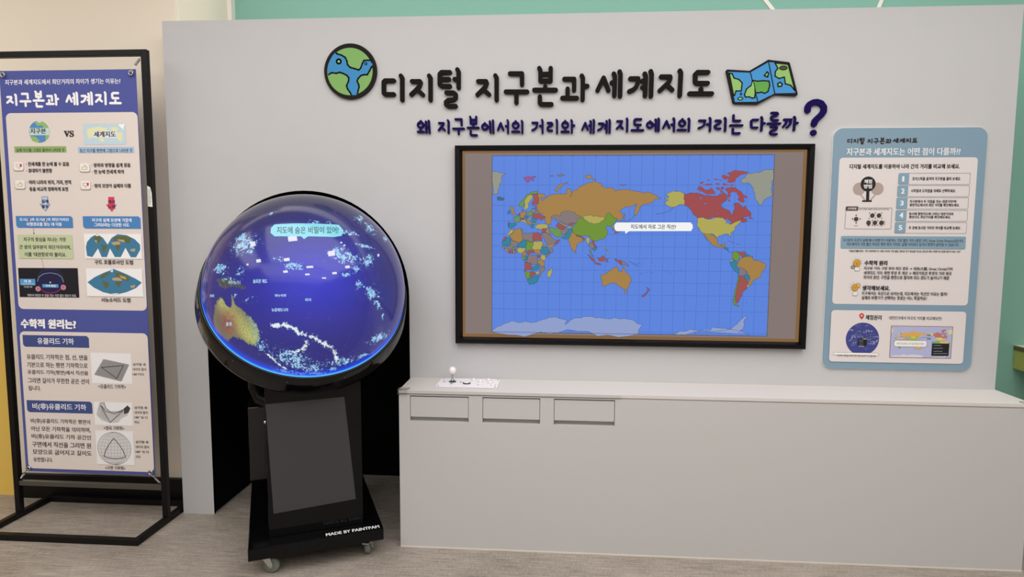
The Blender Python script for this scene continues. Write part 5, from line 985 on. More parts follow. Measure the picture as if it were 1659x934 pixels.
('l',(150,170,190),2.2,[-2596.9,1228.8,-2586.9,1252.1,-2561.4,1267.6,-2524.7,1273.3,-2488.2,1267,-2466.2,1251.4,-2458,1227]),
('l',(60,70,100),1.4,[-2595.1,1235.5,-2589.5,1265.4,-2563.6,1287.5,-2523.4,1293.1,-2483.4,1288.2,-2462.6,1264.6,-2458.8,1236.9]),
('l',(196,40,80),2.4,[-2587.5,1192.4,-2564,1177.3,-2532.8,1171.7,-2501,1176.7,-2472,1193.7]),
('r',(84,150,204),0,[-2689.2,1209.7,-2607.6,1241.6],0),
('t',(236,234,236),'대 원',[-2667,1223,-2630.5,1236.9],0.034),
('t',(236,234,236),'지구본 최단거리',[-2680.6,1212.3,-2615.3,1220.3],0),
('t',(236,234,236),'가장 짧은 경로',[-2671.1,1197,-2625.4,1205.7],0),
('r',(84,150,204),0,[-2571.1,1199.7,-2487.1,1216.2],0),
('t',(236,234,236),'구의 중심',[-2554.9,1202.3,-2502.5,1213.6],0.034),
('r',(230,220,190),0,[-2532.1,1222.2,-2525.1,1228.2],0),
('e',(190,130,150),[-2595.2,1192.3,14,13.3]),
('e',(190,130,150),[-2461.1,1201.1,14,13.3]),
('t',(150,50,80),'A',[-2600.1,1186.3,-2589.6,1199],0),
('t',(150,50,80),'B',[-2465.2,1195.1,-2455.5,1207.7],0),
('t',(190,190,196),'따라서 대권은 두 점을 잇는 가장 짧은 경로가 되죠.',[-2653,1152.5,-2394,1166.5],0.019),
('l',(40,40,40),1,[-2568.4,1350.1,-2551.3,1262.4,-2534.1,1173]),
('r',(232,230,232),0,[-2337.5,1345.8,-2041.7,1468.3],0),
('p',(62,118,152),[-2330.8,1402.4,-2322.4,1428.5,-2300.4,1451.5,-2268.5,1467.9,-2238.8,1448.5,-2216.6,1416.1,-2194.3,1448.8,-2162.5,1467.1,-2115,1462.2,-2075.2,1443,-2049.3,1417.2,-2049.3,1391.2,-2073,1354,-2100.4,1353.8,-2125.2,1400.5,-2151.6,1354.7,-2182.4,1354.4,-2205.4,1396.7,-2223.6,1354.1,-2251.1,1353.9,-2267.9,1396.2,-2299.3,1353.5,-2326.6,1358.6]),
('p',(96,98,58),[-2290.2,1448.3,-2269.1,1458.1,-2245.4,1451.8,-2257,1428.9,-2271.2,1422.3,-2284,1438.5]),
('p',(176,156,122),[-2284,1438.5,-2270.4,1435.3,-2271.2,1422.3,-2279.7,1428.8]),
('p',(96,98,58),[-2253,1415.9,-2219.1,1408.3,-2228.4,1390,-2239.6,1373.6,-2245.2,1396.4]),
('p',(96,98,58),[-2175.5,1416.4,-2148.2,1416.6,-2163.7,1383.9,-2174.4,1400.1]),
('p',(176,156,122),[-2199,1426,-2157.6,1432.8,-2148.2,1416.6,-2186,1413.1]),
('p',(96,98,58),[-2183.8,1452.1,-2135.7,1458.8,-2093.9,1449.4,-2103.5,1422,-2130.6,1426.4,-2150.7,1432.8,-2181.4,1434.6]),
('p',(176,156,122),[-2167.3,1442.4,-2129.9,1439.4,-2127.2,1426.4,-2154.1,1432.8]),
('p',(176,156,122),[-2101.6,1394.1,-2074.2,1397.6,-2078.4,1381.3,-2097.4,1383.1]),
('p',(236,236,236),[-2279,1463.9,-2259.7,1465.3,-2262.2,1457.5,-2273.9,1457.5]),
('t',(66,62,66),'구드 호몰로사인 도법',[-2290.4,1317.7,-2090,1340.6],0.034),
('r',(232,230,232),0,[-2337.9,1158.5,-2045.3,1297.4],0),
('p',(62,118,152),[-2190.5,1295.5,-2125.3,1269.9,-2078.6,1247.4,-2049.4,1229.3,-2081,1201.4,-2130.1,1181.1,-2192.9,1165.8,-2254.2,1179.6,-2301.3,1202.2,-2332.3,1228.3,-2291.3,1255.1,-2241.7,1277.3]),
('p',(96,98,58),[-2266.9,1258.6,-2227.9,1277.4,-2207.4,1275.6,-2235.9,1258.9,-2253.9,1245.6]),
('p',(96,98,58),[-2254.4,1235.7,-2220.5,1226.2,-2224.9,1209.7,-2239.4,1196.3,-2248.7,1216]),
('p',(96,98,58),[-2185.7,1233.1,-2151.1,1236.8,-2170.1,1203.7,-2183,1220]),
('p',(176,156,122),[-2203.4,1249.4,-2160.4,1256.4,-2151.1,1236.8,-2199.2,1238.3]),
('p',(96,98,58),[-2186.6,1279.1,-2145.7,1272.9,-2109.3,1250.3,-2120.4,1233.8,-2147.3,1243.4,-2180.8,1259.5]),
('p',(176,156,122),[-2166.7,1266.2,-2132.9,1256.7,-2126.8,1243.6,-2153.9,1249.9]),
('p',(176,156,122),[-2111.2,1212.9,-2083.6,1217.8,-2087.7,1204.6,-2107,1202.4]),
('p',(236,236,236),[-2210.3,1285.4,-2192.8,1290.9,-2200.4,1277.7]),
('p',(232,232,236),[-2213.2,1172.2,-2168.2,1175.4,-2191.5,1166.5]),
('t',(66,62,66),'시뉴소이드 도법',[-2266.8,1130.1,-2113.6,1152.6],0.034),
('t',(236,234,236),'수학적 원리는?',[-2700.7,990.9,-2404,1040.8],0.072),
('r',(216,205,199),26,[-2709.2,263.4,-2032.9,976],0),
('r',(62,76,130),0,[-2694.1,897.1,-2341.9,957.6],11),
('t',(236,234,236),'유클리드 기하',[-2616.6,912.2,-2422.2,944.4],0.019),
('r',(62,76,130),0,[-2695.8,559,-2344.1,621.6],11),
('t',(236,234,236),'비(非)유클리드 기하',[-2665.8,570.5,-2376.8,607.2],0.019),
('t',(66,62,66),'유클리드 기하학은 점, 선, 면을',[-2679.9,831.8,-2353.6,860.3],0.034),
('t',(66,62,66),'기본으로 하는 평면 기하학으로',[-2680.7,791.8,-2356,819.4],0.034),
('t',(66,62,66),'유클리드 기하(평면)에서 직선을',[-2680.5,752.8,-2355.4,779.5],0.034),
('t',(66,62,66),'그리면 길이가 무한한 곧은 선이',[-2681.4,710.8,-2353.9,738.5],0.034),
('t',(66,62,66),'됩니다.',[-2681,671.4,-2614,697.4],0.034),
('t',(66,62,66),'비(非)유클리드 기하학은 평면이',[-2681.1,499.1,-2360.5,527.2],0.034),
('t',(66,62,66),'아닌 모든 기하학을 의미하며,',[-2681.8,459.4,-2358.9,486.6],0.034),
('t',(66,62,66),'비(非)유클리드 기하 공간인',[-2681.6,417.6,-2360.4,446.8],0.034),
('t',(66,62,66),'구면에서 직선을 그리면 원',[-2681.4,376.7,-2362.8,406],0.034),
('t',(66,62,66),'모양으로 굽어지고 길이도',[-2681.2,337.7,-2361.2,365.1],0.034),
('t',(66,62,66),'유한합니다.',[-2679.7,298.2,-2573.8,322.8],0.034),
('r',(228,226,228),0,[-2337.3,718,-2125.1,873.2],0),
('p',(150,148,150),[-2270.8,842.2,-2135.8,816.6,-2181.4,728.7,-2324.5,760.7]),
('l',(110,108,110),0.8,[-2259.5,840.1,-2312.5,758]),
('l',(110,108,110),0.8,[-2275.2,835.5,-2139.5,809.3]),
('l',(110,108,110),0.8,[-2248.2,837.9,-2300.6,755.3]),
('l',(110,108,110),0.8,[-2279.7,828.7,-2143.3,802]),
('l',(110,108,110),0.8,[-2237,835.8,-2288.6,752.7]),
('l',(110,108,110),0.8,[-2284.2,821.9,-2147.1,794.7]),
('l',(110,108,110),0.8,[-2225.7,833.7,-2276.7,750]),
('l',(110,108,110),0.8,[-2288.6,815.1,-2150.9,787.3]),
('l',(110,108,110),0.8,[-2214.4,831.5,-2264.8,747.3]),
('l',(110,108,110),0.8,[-2293.1,808.3,-2154.7,780]),
('l',(110,108,110),0.8,[-2203.2,829.4,-2252.9,744.7]),
('l',(110,108,110),0.8,[-2297.6,801.5,-2158.5,772.7]),
('l',(110,108,110),0.8,[-2191.9,827.3,-2240.9,742]),
('l',(110,108,110),0.8,[-2302,794.7,-2162.3,765.4]),
('l',(110,108,110),0.8,[-2180.7,825.1,-2229,739.3]),
('l',(110,108,110),0.8,[-2306.5,787.9,-2166.1,758]),
('l',(110,108,110),0.8,[-2169.4,823,-2217.1,736.7]),
('l',(110,108,110),0.8,[-2311,781.1,-2170,750.7]),
('l',(110,108,110),0.8,[-2158.2,820.9,-2205.2,734]),
('l',(110,108,110),0.8,[-2315.5,774.3,-2173.8,743.4]),
('l',(110,108,110),0.8,[-2147,818.7,-2193.3,731.3]),
('l',(110,108,110),0.8,[-2320,767.5,-2177.6,736]),
('l',(50,44,44),3,[-2283,799.5,-2167.2,811.2,-2205.9,744.2,-2283,799.5]),
('t',(66,62,66),'<유클리드 기하학>',[-2305.4,690.5,-2159.3,713.3],0.019),
('t',(66,62,66),'삼각형 세',[-2117.2,811,-2050.9,825.2],0.019),
('t',(66,62,66),'내각의 합이',[-2118.6,786.1,-2048.6,800.2],0.019),
('t',(66,62,66),'180°이다.',[-2119.9,760.9,-2058.3,775.1],0.019),
('r',(228,226,228),0,[-2334.4,501.9,-2131.6,622],0),
('p',(190,188,190),[-2303.5,615.3,-2278.7,618.8,-2270.4,590.3,-2246.9,571.7,-2207.5,572.8,-2177.3,587.9,-2156.8,605.6,-2142.7,593.5,-2159.5,554.8,-2189.7,539.7,-2210.5,518,-2255.1,513.9,-2298.7,527.2,-2324.7,555.4,-2314.8,589.2]),
('p',(64,62,64),[-2177.3,587.9,-2156.7,606.5,-2141.8,592.6,-2152.8,569.4,-2176.8,561.1]),
('l',(110,108,110),0.8,[-2305.6,607.2,-2314.5,546.8]),
('l',(110,108,110),0.8,[-2305.7,547.3,-2276.7,595.6]),
('l',(110,108,110),0.8,[-2302.5,603,-2307.1,542.9]),
('l',(110,108,110),0.8,[-2289.6,542.7,-2264.3,582.7]),
('l',(110,108,110),0.8,[-2299.5,598.8,-2299.6,539]),
('l',(110,108,110),0.8,[-2273.3,539.8,-2251.7,573.2]),
('l',(110,108,110),0.8,[-2296.4,594.7,-2292.2,535.2]),
('l',(110,108,110),0.8,[-2257,538.6,-2239,567.2]),
('l',(110,108,110),0.8,[-2293.4,590.5,-2284.7,531.3]),
('l',(110,108,110),0.8,[-2240.5,539,-2226,564.5]),
('l',(110,108,110),0.8,[-2290.4,586.3,-2277.3,527.5]),
('l',(110,108,110),0.8,[-2224,541.1,-2212.9,565.3]),
('l',(110,108,110),0.8,[-2287.3,582.1,-2269.8,523.6]),
('l',(110,108,110),0.8,[-2207.4,544.9,-2199.5,569.4]),
('l',(110,108,110),0.8,[-2284.3,577.9,-2262.4,519.7]),
('l',(110,108,110),0.8,[-2190.8,550.3,-2186.1,577]),
('l',(50,44,44),2.4,[-2303.5,615.3,-2278.7,618.8,-2270.4,590.3,-2246.9,571.7,-2207.5,572.8,-2177.3,587.9,-2156.8,605.6,-2142.7,593.5]),
('l',(50,44,44),3,[-2299.1,605.9,-2271.4,574,-2227.7,562.7,-2179.7,580.2,-2252.9,516.9,-2299.1,605.9]),
('t',(66,62,66),'<쌍곡 기하학>',[-2289.2,477,-2179.7,498.2],0.019),
('t',(66,62,66),'삼각형 세',[-2120.1,590.1,-2054.7,604.4],0.019),
('t',(66,62,66),'내각의 합이',[-2121.4,565,-2051,579.4],0.019),
('t',(66,62,66),'180° 보 다',[-2122.7,539.9,-2052.3,554.2],0.019),
('t',(66,62,66),'작다.',[-2124,514.1,-2095.8,528.5],0.019),
('r',(228,226,228),0,[-2334.8,296.8,-2132.9,474.2],0),
('e',(206,204,206),[-2237.8,382.2,88.9,85.2]),
('c',(60,58,60),1.6,[-2237.8,382.2,88.9,85.2]),
('l',(110,108,110),0.8,[-2242.6,296.7,-2264.4,300.2,-2283.6,311.8,-2298.4,330.2,-2307.2,353.8,-2309.1,380.1,-2304.1,406.6,-2292.6,430.7,-2275.8,450,-2255.3,462.6,-2233.1,467.4]),
('l',(110,108,110),0.8,[-2287.4,448.9,-2274.2,445.9,-2261,443.8,-2247.7,442.8,-2234.4,442.7,-2221,443.5,-2207.6,445.4,-2194.2,448.1,-2180.7,451.9]),
('l',(110,108,110),0.8,[-2242.6,296.7,-2258.9,300.4,-2273.1,312.1,-2283.9,330.7,-2290.2,354.3,-2291.3,380.7,-2287.1,407.1,-2278.2,431.1,-2265.3,450.3,-2249.8,462.8,-2233.1,467.4]),
('l',(110,108,110),0.8,[-2306.2,431.3,-2288.5,428.5,-2270.9,426.6,-2253.1,425.6,-2235.4,425.6,-2217.5,426.6,-2199.7,428.6,-2181.8,431.5,-2163.9,435.4]),
('l',(110,108,110),0.8,[-2242.5,296.7,-2253.3,300.5,-2262.6,312.4,-2269.4,331.1,-2273.2,354.8,-2273.4,381.2,-2270.2,407.6,-2263.8,431.5,-2254.9,450.5,-2244.3,462.9,-2233.1,467.4]),
('l',(110,108,110),0.8,[-2317.6,414,-2297.3,411.2,-2277,409.4,-2256.7,408.5,-2236.3,408.6,-2215.9,409.7,-2195.4,411.7,-2175,414.7,-2154.5,418.7]),
('l',(110,108,110),0.8,[-2242.5,296.7,-2247.8,300.7,-2252.1,312.7,-2255,331.6,-2256.2,355.4,-2255.6,381.7,-2253.2,408.1,-2249.4,431.9,-2244.4,450.8,-2238.8,463.1,-2233,467.4]),
('l',(110,108,110),0.8,[-2324.2,396.7,-2302.5,394,-2280.8,392.2,-2259,391.4,-2237.2,391.6,-2215.4,392.7,-2193.6,394.8,-2171.7,397.8,-2149.8,401.9]),
('l',(110,108,110),0.8,[-2242.5,296.7,-2242.3,300.9,-2241.6,313.1,-2240.5,332,-2239.2,355.9,-2237.8,382.2,-2236.3,408.6,-2235,432.3,-2233.9,451.1,-2233.3,463.2,-2233,467.4]),
('l',(110,108,110),0.8,[-2327,379.6,-2304.9,376.9,-2282.7,375.1,-2260.4,374.3,-2238.2,374.5,-2215.9,375.6,-2193.6,377.8,-2171.2,380.8,-2148.9,384.9]),
('l',(110,108,110),0.8,[-2242.5,296.7,-2236.7,301.1,-2231.1,313.4,-2226.1,332.5,-2222.3,356.4,-2220,382.8,-2219.4,409.1,-2220.6,432.7,-2223.5,451.4,-2227.8,463.4,-2233,467.4]),
('l',(110,108,110),0.8,[-2326.2,362.5,-2304.5,359.8,-2282.7,358,-2261,357.2,-2239.1,357.4,-2217.3,358.5,-2195.4,360.7,-2173.5,363.8,-2151.6,367.8]),
('l',(110,108,110),0.8,[-2242.5,296.7,-2231.2,301.2,-2220.6,313.7,-2211.7,332.9,-2205.3,356.9,-2202.2,383.3,-2202.5,409.6,-2206.2,433.1,-2213,451.7,-2222.3,463.5,-2233,467.4]),
('l',(110,108,110),0.8,[-2321.5,345.6,-2301.2,342.8,-2280.9,341,-2260.5,340.2,-2240.1,340.3,-2219.6,341.4,-2199.2,343.5,-2178.6,346.5,-2158.1,350.6]),
('l',(110,108,110),0.8,[-2242.5,296.7,-2225.7,301.4,-2210.1,314.1,-2197.3,333.4,-2188.4,357.4,-2184.4,383.8,-2185.6,410.1,-2191.8,433.6,-2202.6,452,-2216.8,463.7,-2233,467.4]),
('l',(110,108,110),0.8,[-2312.1,328.7,-2294.4,325.9,-2276.7,324,-2258.9,323.1,-2241,323.2,-2223.2,324.2,-2205.3,326.2,-2187.3,329.2,-2169.4,333.2]),
('l',(110,108,110),0.8,[-2242.5,296.7,-2220.2,301.6,-2199.6,314.4,-2182.9,333.8,-2171.5,357.9,-2166.6,384.4,-2168.7,410.6,-2177.5,434,-2192.2,452.3,-2211.3,463.8,-2233,467.4]),
('l',(110,108,110),0.8,[-2295.2,312.1,-2282,309.2,-2268.7,307.1,-2255.4,306.1,-2242,306,-2228.6,306.9,-2215.1,308.8,-2201.6,311.7,-2188.1,315.5]),
('l',(50,44,44),3.4,[-2237.8,435.4,-2211.9,404.3,-2191,371.1,-2179.9,339.4,-2206,331.8,-2240.7,328.8,-2270.3,331.8,-2295.6,338.8,-2282.8,373.2,-2261,407.7,-2237.8,435.4]),
('t',(66,62,66),'<구면 기하학>',[-2293.2,269.5,-2184,290],0.019),
('t',(66,62,66),'삼각형 세',[-2122.5,412.7,-2056.7,427.2],0.019),
('t',(66,62,66),'내각의 합이',[-2123.8,387.2,-2053.1,401.7],0.019),
('t',(66,62,66),'180° 보 다',[-2125.2,361.5,-2054.4,376.1],0.019),
('t',(66,62,66),'크다.',[-2126.5,335.2,-2098.1,349.8],0.019)]
GROMMETS = [(-2702,2241.7),(-2047.6,2233.6),(-2707.2,260.2),(-2050,259)]
DOME = {'C':[-1.131,-0.3,1.2266],'az':0.489,'el':0.649,'R':0.4385,'SR':0.439,'d':0.022,'Rb':0.4678,'back':0.1098}
AUS = [-1.0619,-0.4014,-0.9872,-0.4053,-0.959,-0.4777,-0.9106,-0.5348,-0.8781,-0.5455,-0.8553,-0.4231,-0.8224,-0.4924,-0.8133,-0.5527,-0.7413,-0.6358,-0.6506,-0.7444,-0.6053,-0.8549,-0.6316,-0.9306,-0.6933,-1.0064,-0.785,-0.9773,-0.8645,-0.9038,-0.9784,-0.8429,-1.103,-0.8781,-1.2677,-0.7103,-1.2399,-0.5737,-1.1151,-0.4432]
NEWG = [-1.0082,-0.1907,-0.8707,-0.2386,-0.7887,-0.3124,-0.6764,-0.4008,-0.72,-0.4176,-0.8252,-0.3495,-0.937,-0.3232,-0.9989,-0.2529]
AUS_RED = [-0.9877,-0.6875]
BUBBLE = [-0.3862,0.1282,-0.3518,0.1645,-0.2458,0.1455,-0.079,0.1257,0.0917,0.1223,0.2276,0.1306,0.2658,0.0679,0.2381,-0.0039,0.1631,-0.0285,0.033,-0.0321,-0.0713,-0.028,-0.1068,-0.057,-0.1289,-0.0239,-0.256,-0.0061,-0.3597,0.0178,-0.3934,0.0703]
CLOUDS = [
[-0.6548,0.0393,0.1456,-0.0008,0.0273,-0.1146],
[-0.6796,0.1248,0.0829,0.0034,0.0212,-0.0702],
[-0.949,-0.0991,0.1046,-0.0562,-0.0075,-0.069],
[-0.7222,-0.2421,0.0515,-0.0191,-0.0069,-0.0547],
[-0.2311,-0.3076,0.093,-0.028,-0.0096,-0.0384],
[-0.3492,-0.229,0.0535,-0.01,-0.0025,-0.0294],
[-0.0055,0.1454,0.0447,0.0013,-0.0032,-0.0323],
[0.1349,0.139,0.0296,0.0045,-0.0031,-0.0248],
[0.1942,-0.1796,0.066,0.0081,-0.0037,-0.0501],
[0.2376,-0.231,0.1745,-0.0027,-0.0142,-0.0614],
[0.5081,-0.2188,0.0627,-0.03,-0.0503,-0.0614],
[0.4659,-0.0658,0.1173,0.0098,-0.0083,-0.0231],
[0.4873,0.3403,0.0312,-0.0446,-0.0563,-0.0856],
[0.6013,0.2381,0.0703,-0.0542,-0.0519,-0.0712],
[0.821,0.2084,0.0554,0.0472,-0.0279,-0.0805],
[0.4019,-0.4807,0.0565,0.0078,0.0013,-0.0472],
[0.5543,-0.5432,0.0587,0.0427,0.0876,-0.0675],
[0.6342,-0.6304,0.0415,0.0179,0.0622,-0.0754],
[0.7422,-0.7447,0.0219,0.0032,0.0135,-0.0391],
[0.3569,-0.3253,0.0468,0.0076,-0.0012,-0.0364],
[0.2536,-0.3969,0.0555,0.0148,0.0036,-0.0226],
[0.8064,-0.9897,0.178,0.0668,0.0677,-0.0395],
[-0.6362,-1.0314,0.0657,-0.0088,-0.02,-0.065],
[-0.2629,-1.2908,0.0957,-0.0085,-0.006,-0.0734],
[-0.0758,-1.3719,0.1518,-0.0152,0.0055,-0.1059],
[0.2915,-1.3052,0.1996,0.0269,0.0284,-0.0575],
[0.1979,-1.4105,0.0767,0.0071,0.0129,-0.033],
[-0.6855,-0.5304,0.092,0.0139,0.0035,-0.0118],
[-0.8139,-0.4486,0.0423,-0.0012,0.0038,-0.0189],
[0.0462,-1.4681,0.7008,-0.0855,0.0068,-0.0359],
[-0.3631,-1.4187,0.2828,-0.0802,-0.0146,-0.0564],
[0.6242,-1.2306,0.1224,0.0321,0.0291,-0.0273],
[0.2838,0.0477,0.1421,0.0107,-0.0083,-0.0314],
[-0.3735,0.3478,0.0186,0.0207,0.0071,-0.0201],
[-0.5973,-0.08,0.0576,-0.033,-0.006,-0.0244],
[-0.3339,-1.2012,0.2077,-0.061,-0.0283,-0.0971],
[-0.8812,-0.254,0.1022,-0.043,-0.003,-0.0188]]
STREAKS = [
(0.0194,[-0.4655,-0.8262,-0.3545,-0.8356,-0.2788,-0.8687,-0.2102,-0.9306,-0.1493,-0.9485]),
(0.0218,[-0.0939,-0.9781,0.0098,-1.0437,0.1303,-1.1056,0.187,-1.1977,0.2151,-1.2642]),
(0.0182,[-0.2781,-1.1379,-0.2084,-1.1084,-0.1543,-1.0853,-0.1393,-1.0195]),
(0.0121,[-0.597,-1.1113,-0.481,-1.2719,-0.3936,-1.3542])]
CONFETTI = [
[-0.5901,0.0312,-0.5409,0.0235,-0.5384,-0.0325,-0.5871,-0.0227],
[-0.5441,-0.1793,-0.5021,-0.1847,-0.5002,-0.2171,-0.542,-0.2102],
[-0.2463,-0.0114,-0.1687,-0.0093,-0.1646,-0.0674,-0.2417,-0.0665],
[-0.2969,-0.228,-0.2485,-0.2287,-0.2456,-0.2594,-0.2939,-0.2572],
[-0.3119,-0.3427,-0.2728,-0.3438,-0.2703,-0.3655,-0.3093,-0.3633],
[0.0912,-0.187,0.1534,-0.1707,0.1563,-0.2232,0.0943,-0.2358],
[0.2445,-0.3182,0.2891,-0.3073,0.2929,-0.3323,0.2482,-0.3416],
[0.1184,-0.3862,0.1601,-0.38,0.1639,-0.3994,0.1221,-0.4044],
[0.2175,-0.0765,0.2353,-0.0695,0.2354,-0.088,0.2177,-0.0937],
[0.2447,-0.1021,0.2628,-0.095,0.2629,-0.1132,0.245,-0.1191],
[0.6245,-0.1095,0.6516,-0.0916,0.6501,-0.1235,0.6236,-0.1388],
[-0.109,-0.3246,-0.0508,-0.3233,-0.0456,-0.3431,-0.1039,-0.3433],
[-0.1245,-0.393,-0.0855,-0.3921,-0.0821,-0.4076,-0.1211,-0.4076],
[0.0228,-0.4349,0.0591,-0.4325,0.0626,-0.444,0.0263,-0.4457],
[-0.6424,-0.189,-0.6221,-0.1923,-0.6215,-0.2099,-0.6417,-0.2057]]
DOMETEXT = [
('지도에 숨은 비밀이 있어!',[-0.3321,0.1268,0.2193,0.1038,0.2084,0.0163,-0.3369,0.0424,-0.0639,0.0827,-0.0709,0.0014],0.015,0),
('호주',[-1.0085,-0.669,-0.9182,-0.6948,-0.9348,-0.735,-1.0286,-0.7093,-0.962,-0.6826,-0.9802,-0.7228],0.03,1),
('솔로몬 제도',[-0.5921,-0.3589,-0.4582,-0.3928,-0.4623,-0.4296,-0.5971,-0.3965,-0.5241,-0.3772,-0.5287,-0.4143],0.03,1),
('파푸아뉴기니',[-0.8566,-0.2793,-0.7218,-0.3317,-0.7274,-0.368,-0.863,-0.3171,-0.787,-0.3077,-0.7929,-0.3447],0.02,1),
('바누아투',[-0.4039,-0.5395,-0.3006,-0.5557,-0.3032,-0.5833,-0.4071,-0.5672,-0.352,-0.5481,-0.3549,-0.5758],0.03,1),
('뉴칼레도니아',[-0.4511,-0.6605,-0.2953,-0.6837,-0.2984,-0.7161,-0.4557,-0.6931,-0.3725,-0.6731,-0.3764,-0.7055],0.03,1),
('피지',[-0.1372,-0.612,-0.0834,-0.6159,-0.0847,-0.6436,-0.1388,-0.6397,-0.1103,-0.6141,-0.1118,-0.6418],0.03,1),
('동티모르',[-1.1683,-0.2845,-1.0888,-0.3256,-1.0979,-0.3545,-1.1787,-0.314,-1.1269,-0.3065,-1.1365,-0.3356],0.03,1)]

# ------------------------------------------------------------------ materials
M_WALL = mat('wall_paint', 'c6c5c6', 0.75, 0.93, 0.3, noise=0.02, nscale=8)
M_GREY = mat('counter_laminate', 'c4c2c1', 0.6, 0.95, 0.35)
M_TOP = mat('countertop_laminate', 'e2dcd8', 0.5, 0.85, 0.4)
M_CREAM = mat('cream_wall', 'f2e6d4', 0.8, 0.97)
M_TEAL = mat('teal_wall', '88bcac', 0.7, 0.9)
M_YEL = mat('yellow_wall', 'ecc560', 0.7, 1.0)
M_WHITE = mat('white_trim', 'ece6dc', 0.6)
M_BLACK = mat('black_gloss', '08080a', 0.08, 1.0, 0.22)
M_BLKP = mat('black_powder_coat', '110f10', 0.42, 1.0, 0.22)
M_NICHE = mat('niche_black', '060606', 0.8, 1.0, 0.1)
M_STEEL = mat('steel', 'b8b8b6', 0.25, 1.0, 0.5, metal=1.0)
M_CLEAR = mat('clear_plastic', 'f8f6f2', 0.06, 1.0, 0.3, trans=1.0)
def carpet():
    m = bpy.data.materials.new('woven_vinyl_floor'); m.use_nodes = True; nt = m.node_tree; b = nt.nodes['Principled BSDF']; L = nt.links.new
    tc = nt.nodes.new('ShaderNodeTexCoord')
    def noise(sx, sy, detail=4, rough=0.6):
        mp = nt.nodes.new('ShaderNodeMapping'); mp.inputs['Scale'].default_value = (sx, sy, 1); L(tc.outputs['Object'], mp.inputs['Vector'])
        n = nt.nodes.new('ShaderNodeTexNoise'); n.inputs['Scale'].default_value = 1.0; n.inputs['Detail'].default_value = detail; n.inputs['Roughness'].default_value = rough
        L(mp.outputs[0], n.inputs['Vector']); return n.outputs['Fac']
    def math_(op, a, bb, c=None):
        n = nt.nodes.new('ShaderNodeMath'); n.operation = op
        for i, q in enumerate((a, bb)):
            if isinstance(q, (int, float)): n.inputs[i].default_value = q
            else: L(q, n.inputs[i])
        return n.outputs[0]
    a = noise(7, 150, 5, 0.65); c = noise(160, 30, 3); d = noise(1.2, 3.0, 4)
    s = math_('ADD', math_('MULTIPLY', a, 0.55), math_('MULTIPLY', c, 0.25)); s = math_('ADD', s, math_('MULTIPLY', d, 0.25))
    r = nt.nodes.new('ShaderNodeValToRGB'); e = r.color_ramp.elements
    e[0].position = 0.36; e[0].color = (0.13, 0.106, 0.087, 1); e[1].position = 0.68; e[1].color = (0.475, 0.415, 0.36, 1)
    L(s, r.inputs[0]); L(r.outputs[0], b.inputs['Base Color'])
    b.inputs['Roughness'].default_value = 0.42; b.inputs['Specular IOR Level'].default_value = 0.35
    bp = nt.nodes.new('ShaderNodeBump'); bp.inputs['Strength'].default_value = 0.15; bp.inputs['Distance'].default_value = 0.002; L(a, bp.inputs['Height']); L(bp.outputs[0], b.inputs['Normal'])
    return m
# ------------------------------------------------------------------ the room
XL, XR, YF, YB = -5.5, 6.0, -8.0, 0.74
def slab(name, x0, y0, z0, x1, y1, z1, m):
    mb = MB(); mb.box(x0, y0, z0, x1, y1, z1); return structure(mb.build(name, m))
slab('floor', XL-.1, YF-.1, -0.1, XR+.1, YB+.1, 0.0, carpet())
slab('ceiling', XL-.1, YF-.1, CEIL_Z, XR+.1, YB+.1, CEIL_Z+.1, mat('ceiling_paint', 'dcdad6', 0.9))
slab('wall_front', XL, YF-.1, 0, XR, YF, CEIL_Z, mat('front_wall_paint', 'b9b5b0', 0.9))
slab('wall_right', XR, YF, 0, XR+.1, YB, CEIL_Z, mat('right_wall_paint', 'b2aeaa', 0.9))
slab('wall_left', XL-.1, YF, 0, XL, YB, CEIL_Z, mat('left_wall_paint', 'b8aea0', 0.9))
CE = -1.968
slab('wall_back_cream', -2.985, 0.14, 0, CE, YB, CEIL_Z, M_CREAM)
slab('wall_back_yellow', XL, 0.145, 0, -2.985, YB, CEIL_Z, M_YEL)
slab('wall_back', CE, 0.72, 0, XR, 0.82, CEIL_Z, M_TEAL)
slab('baseboard_back', -2.965, 0.115, 0, CE+.004, 0.14, 0.135, M_BLKP)
slab('trim_1', CE, 0.675, 0, CE+0.022, 0.72, CEIL_Z, M_WHITE)
slab('trim_2', CE, 0.165, 0, CE+0.004, 0.175, CEIL_Z, M_WHITE)
def wall_line(name, a, b, w=0.02):
    mb = MB(); L = math.hypot(b[0]-a[0], b[1]-a[1]); ux, uz = (b[0]-a[0])/L*w/2, (b[1]-a[1])/L*w/2
    mb.prism([(a[0]+uz, a[1]-ux), (b[0]+uz, b[1]-ux), (b[0]-uz, b[1]+ux), (a[0]-uz, a[1]+ux)], 0.716, 0.722); return structure(mb.build(name, M_WHITE))
wall_line('trim_3', (0.82, 3.205), (1.49, 2.38)); wall_line('trim_4', (1.935, 3.2), (1.643, 2.38))
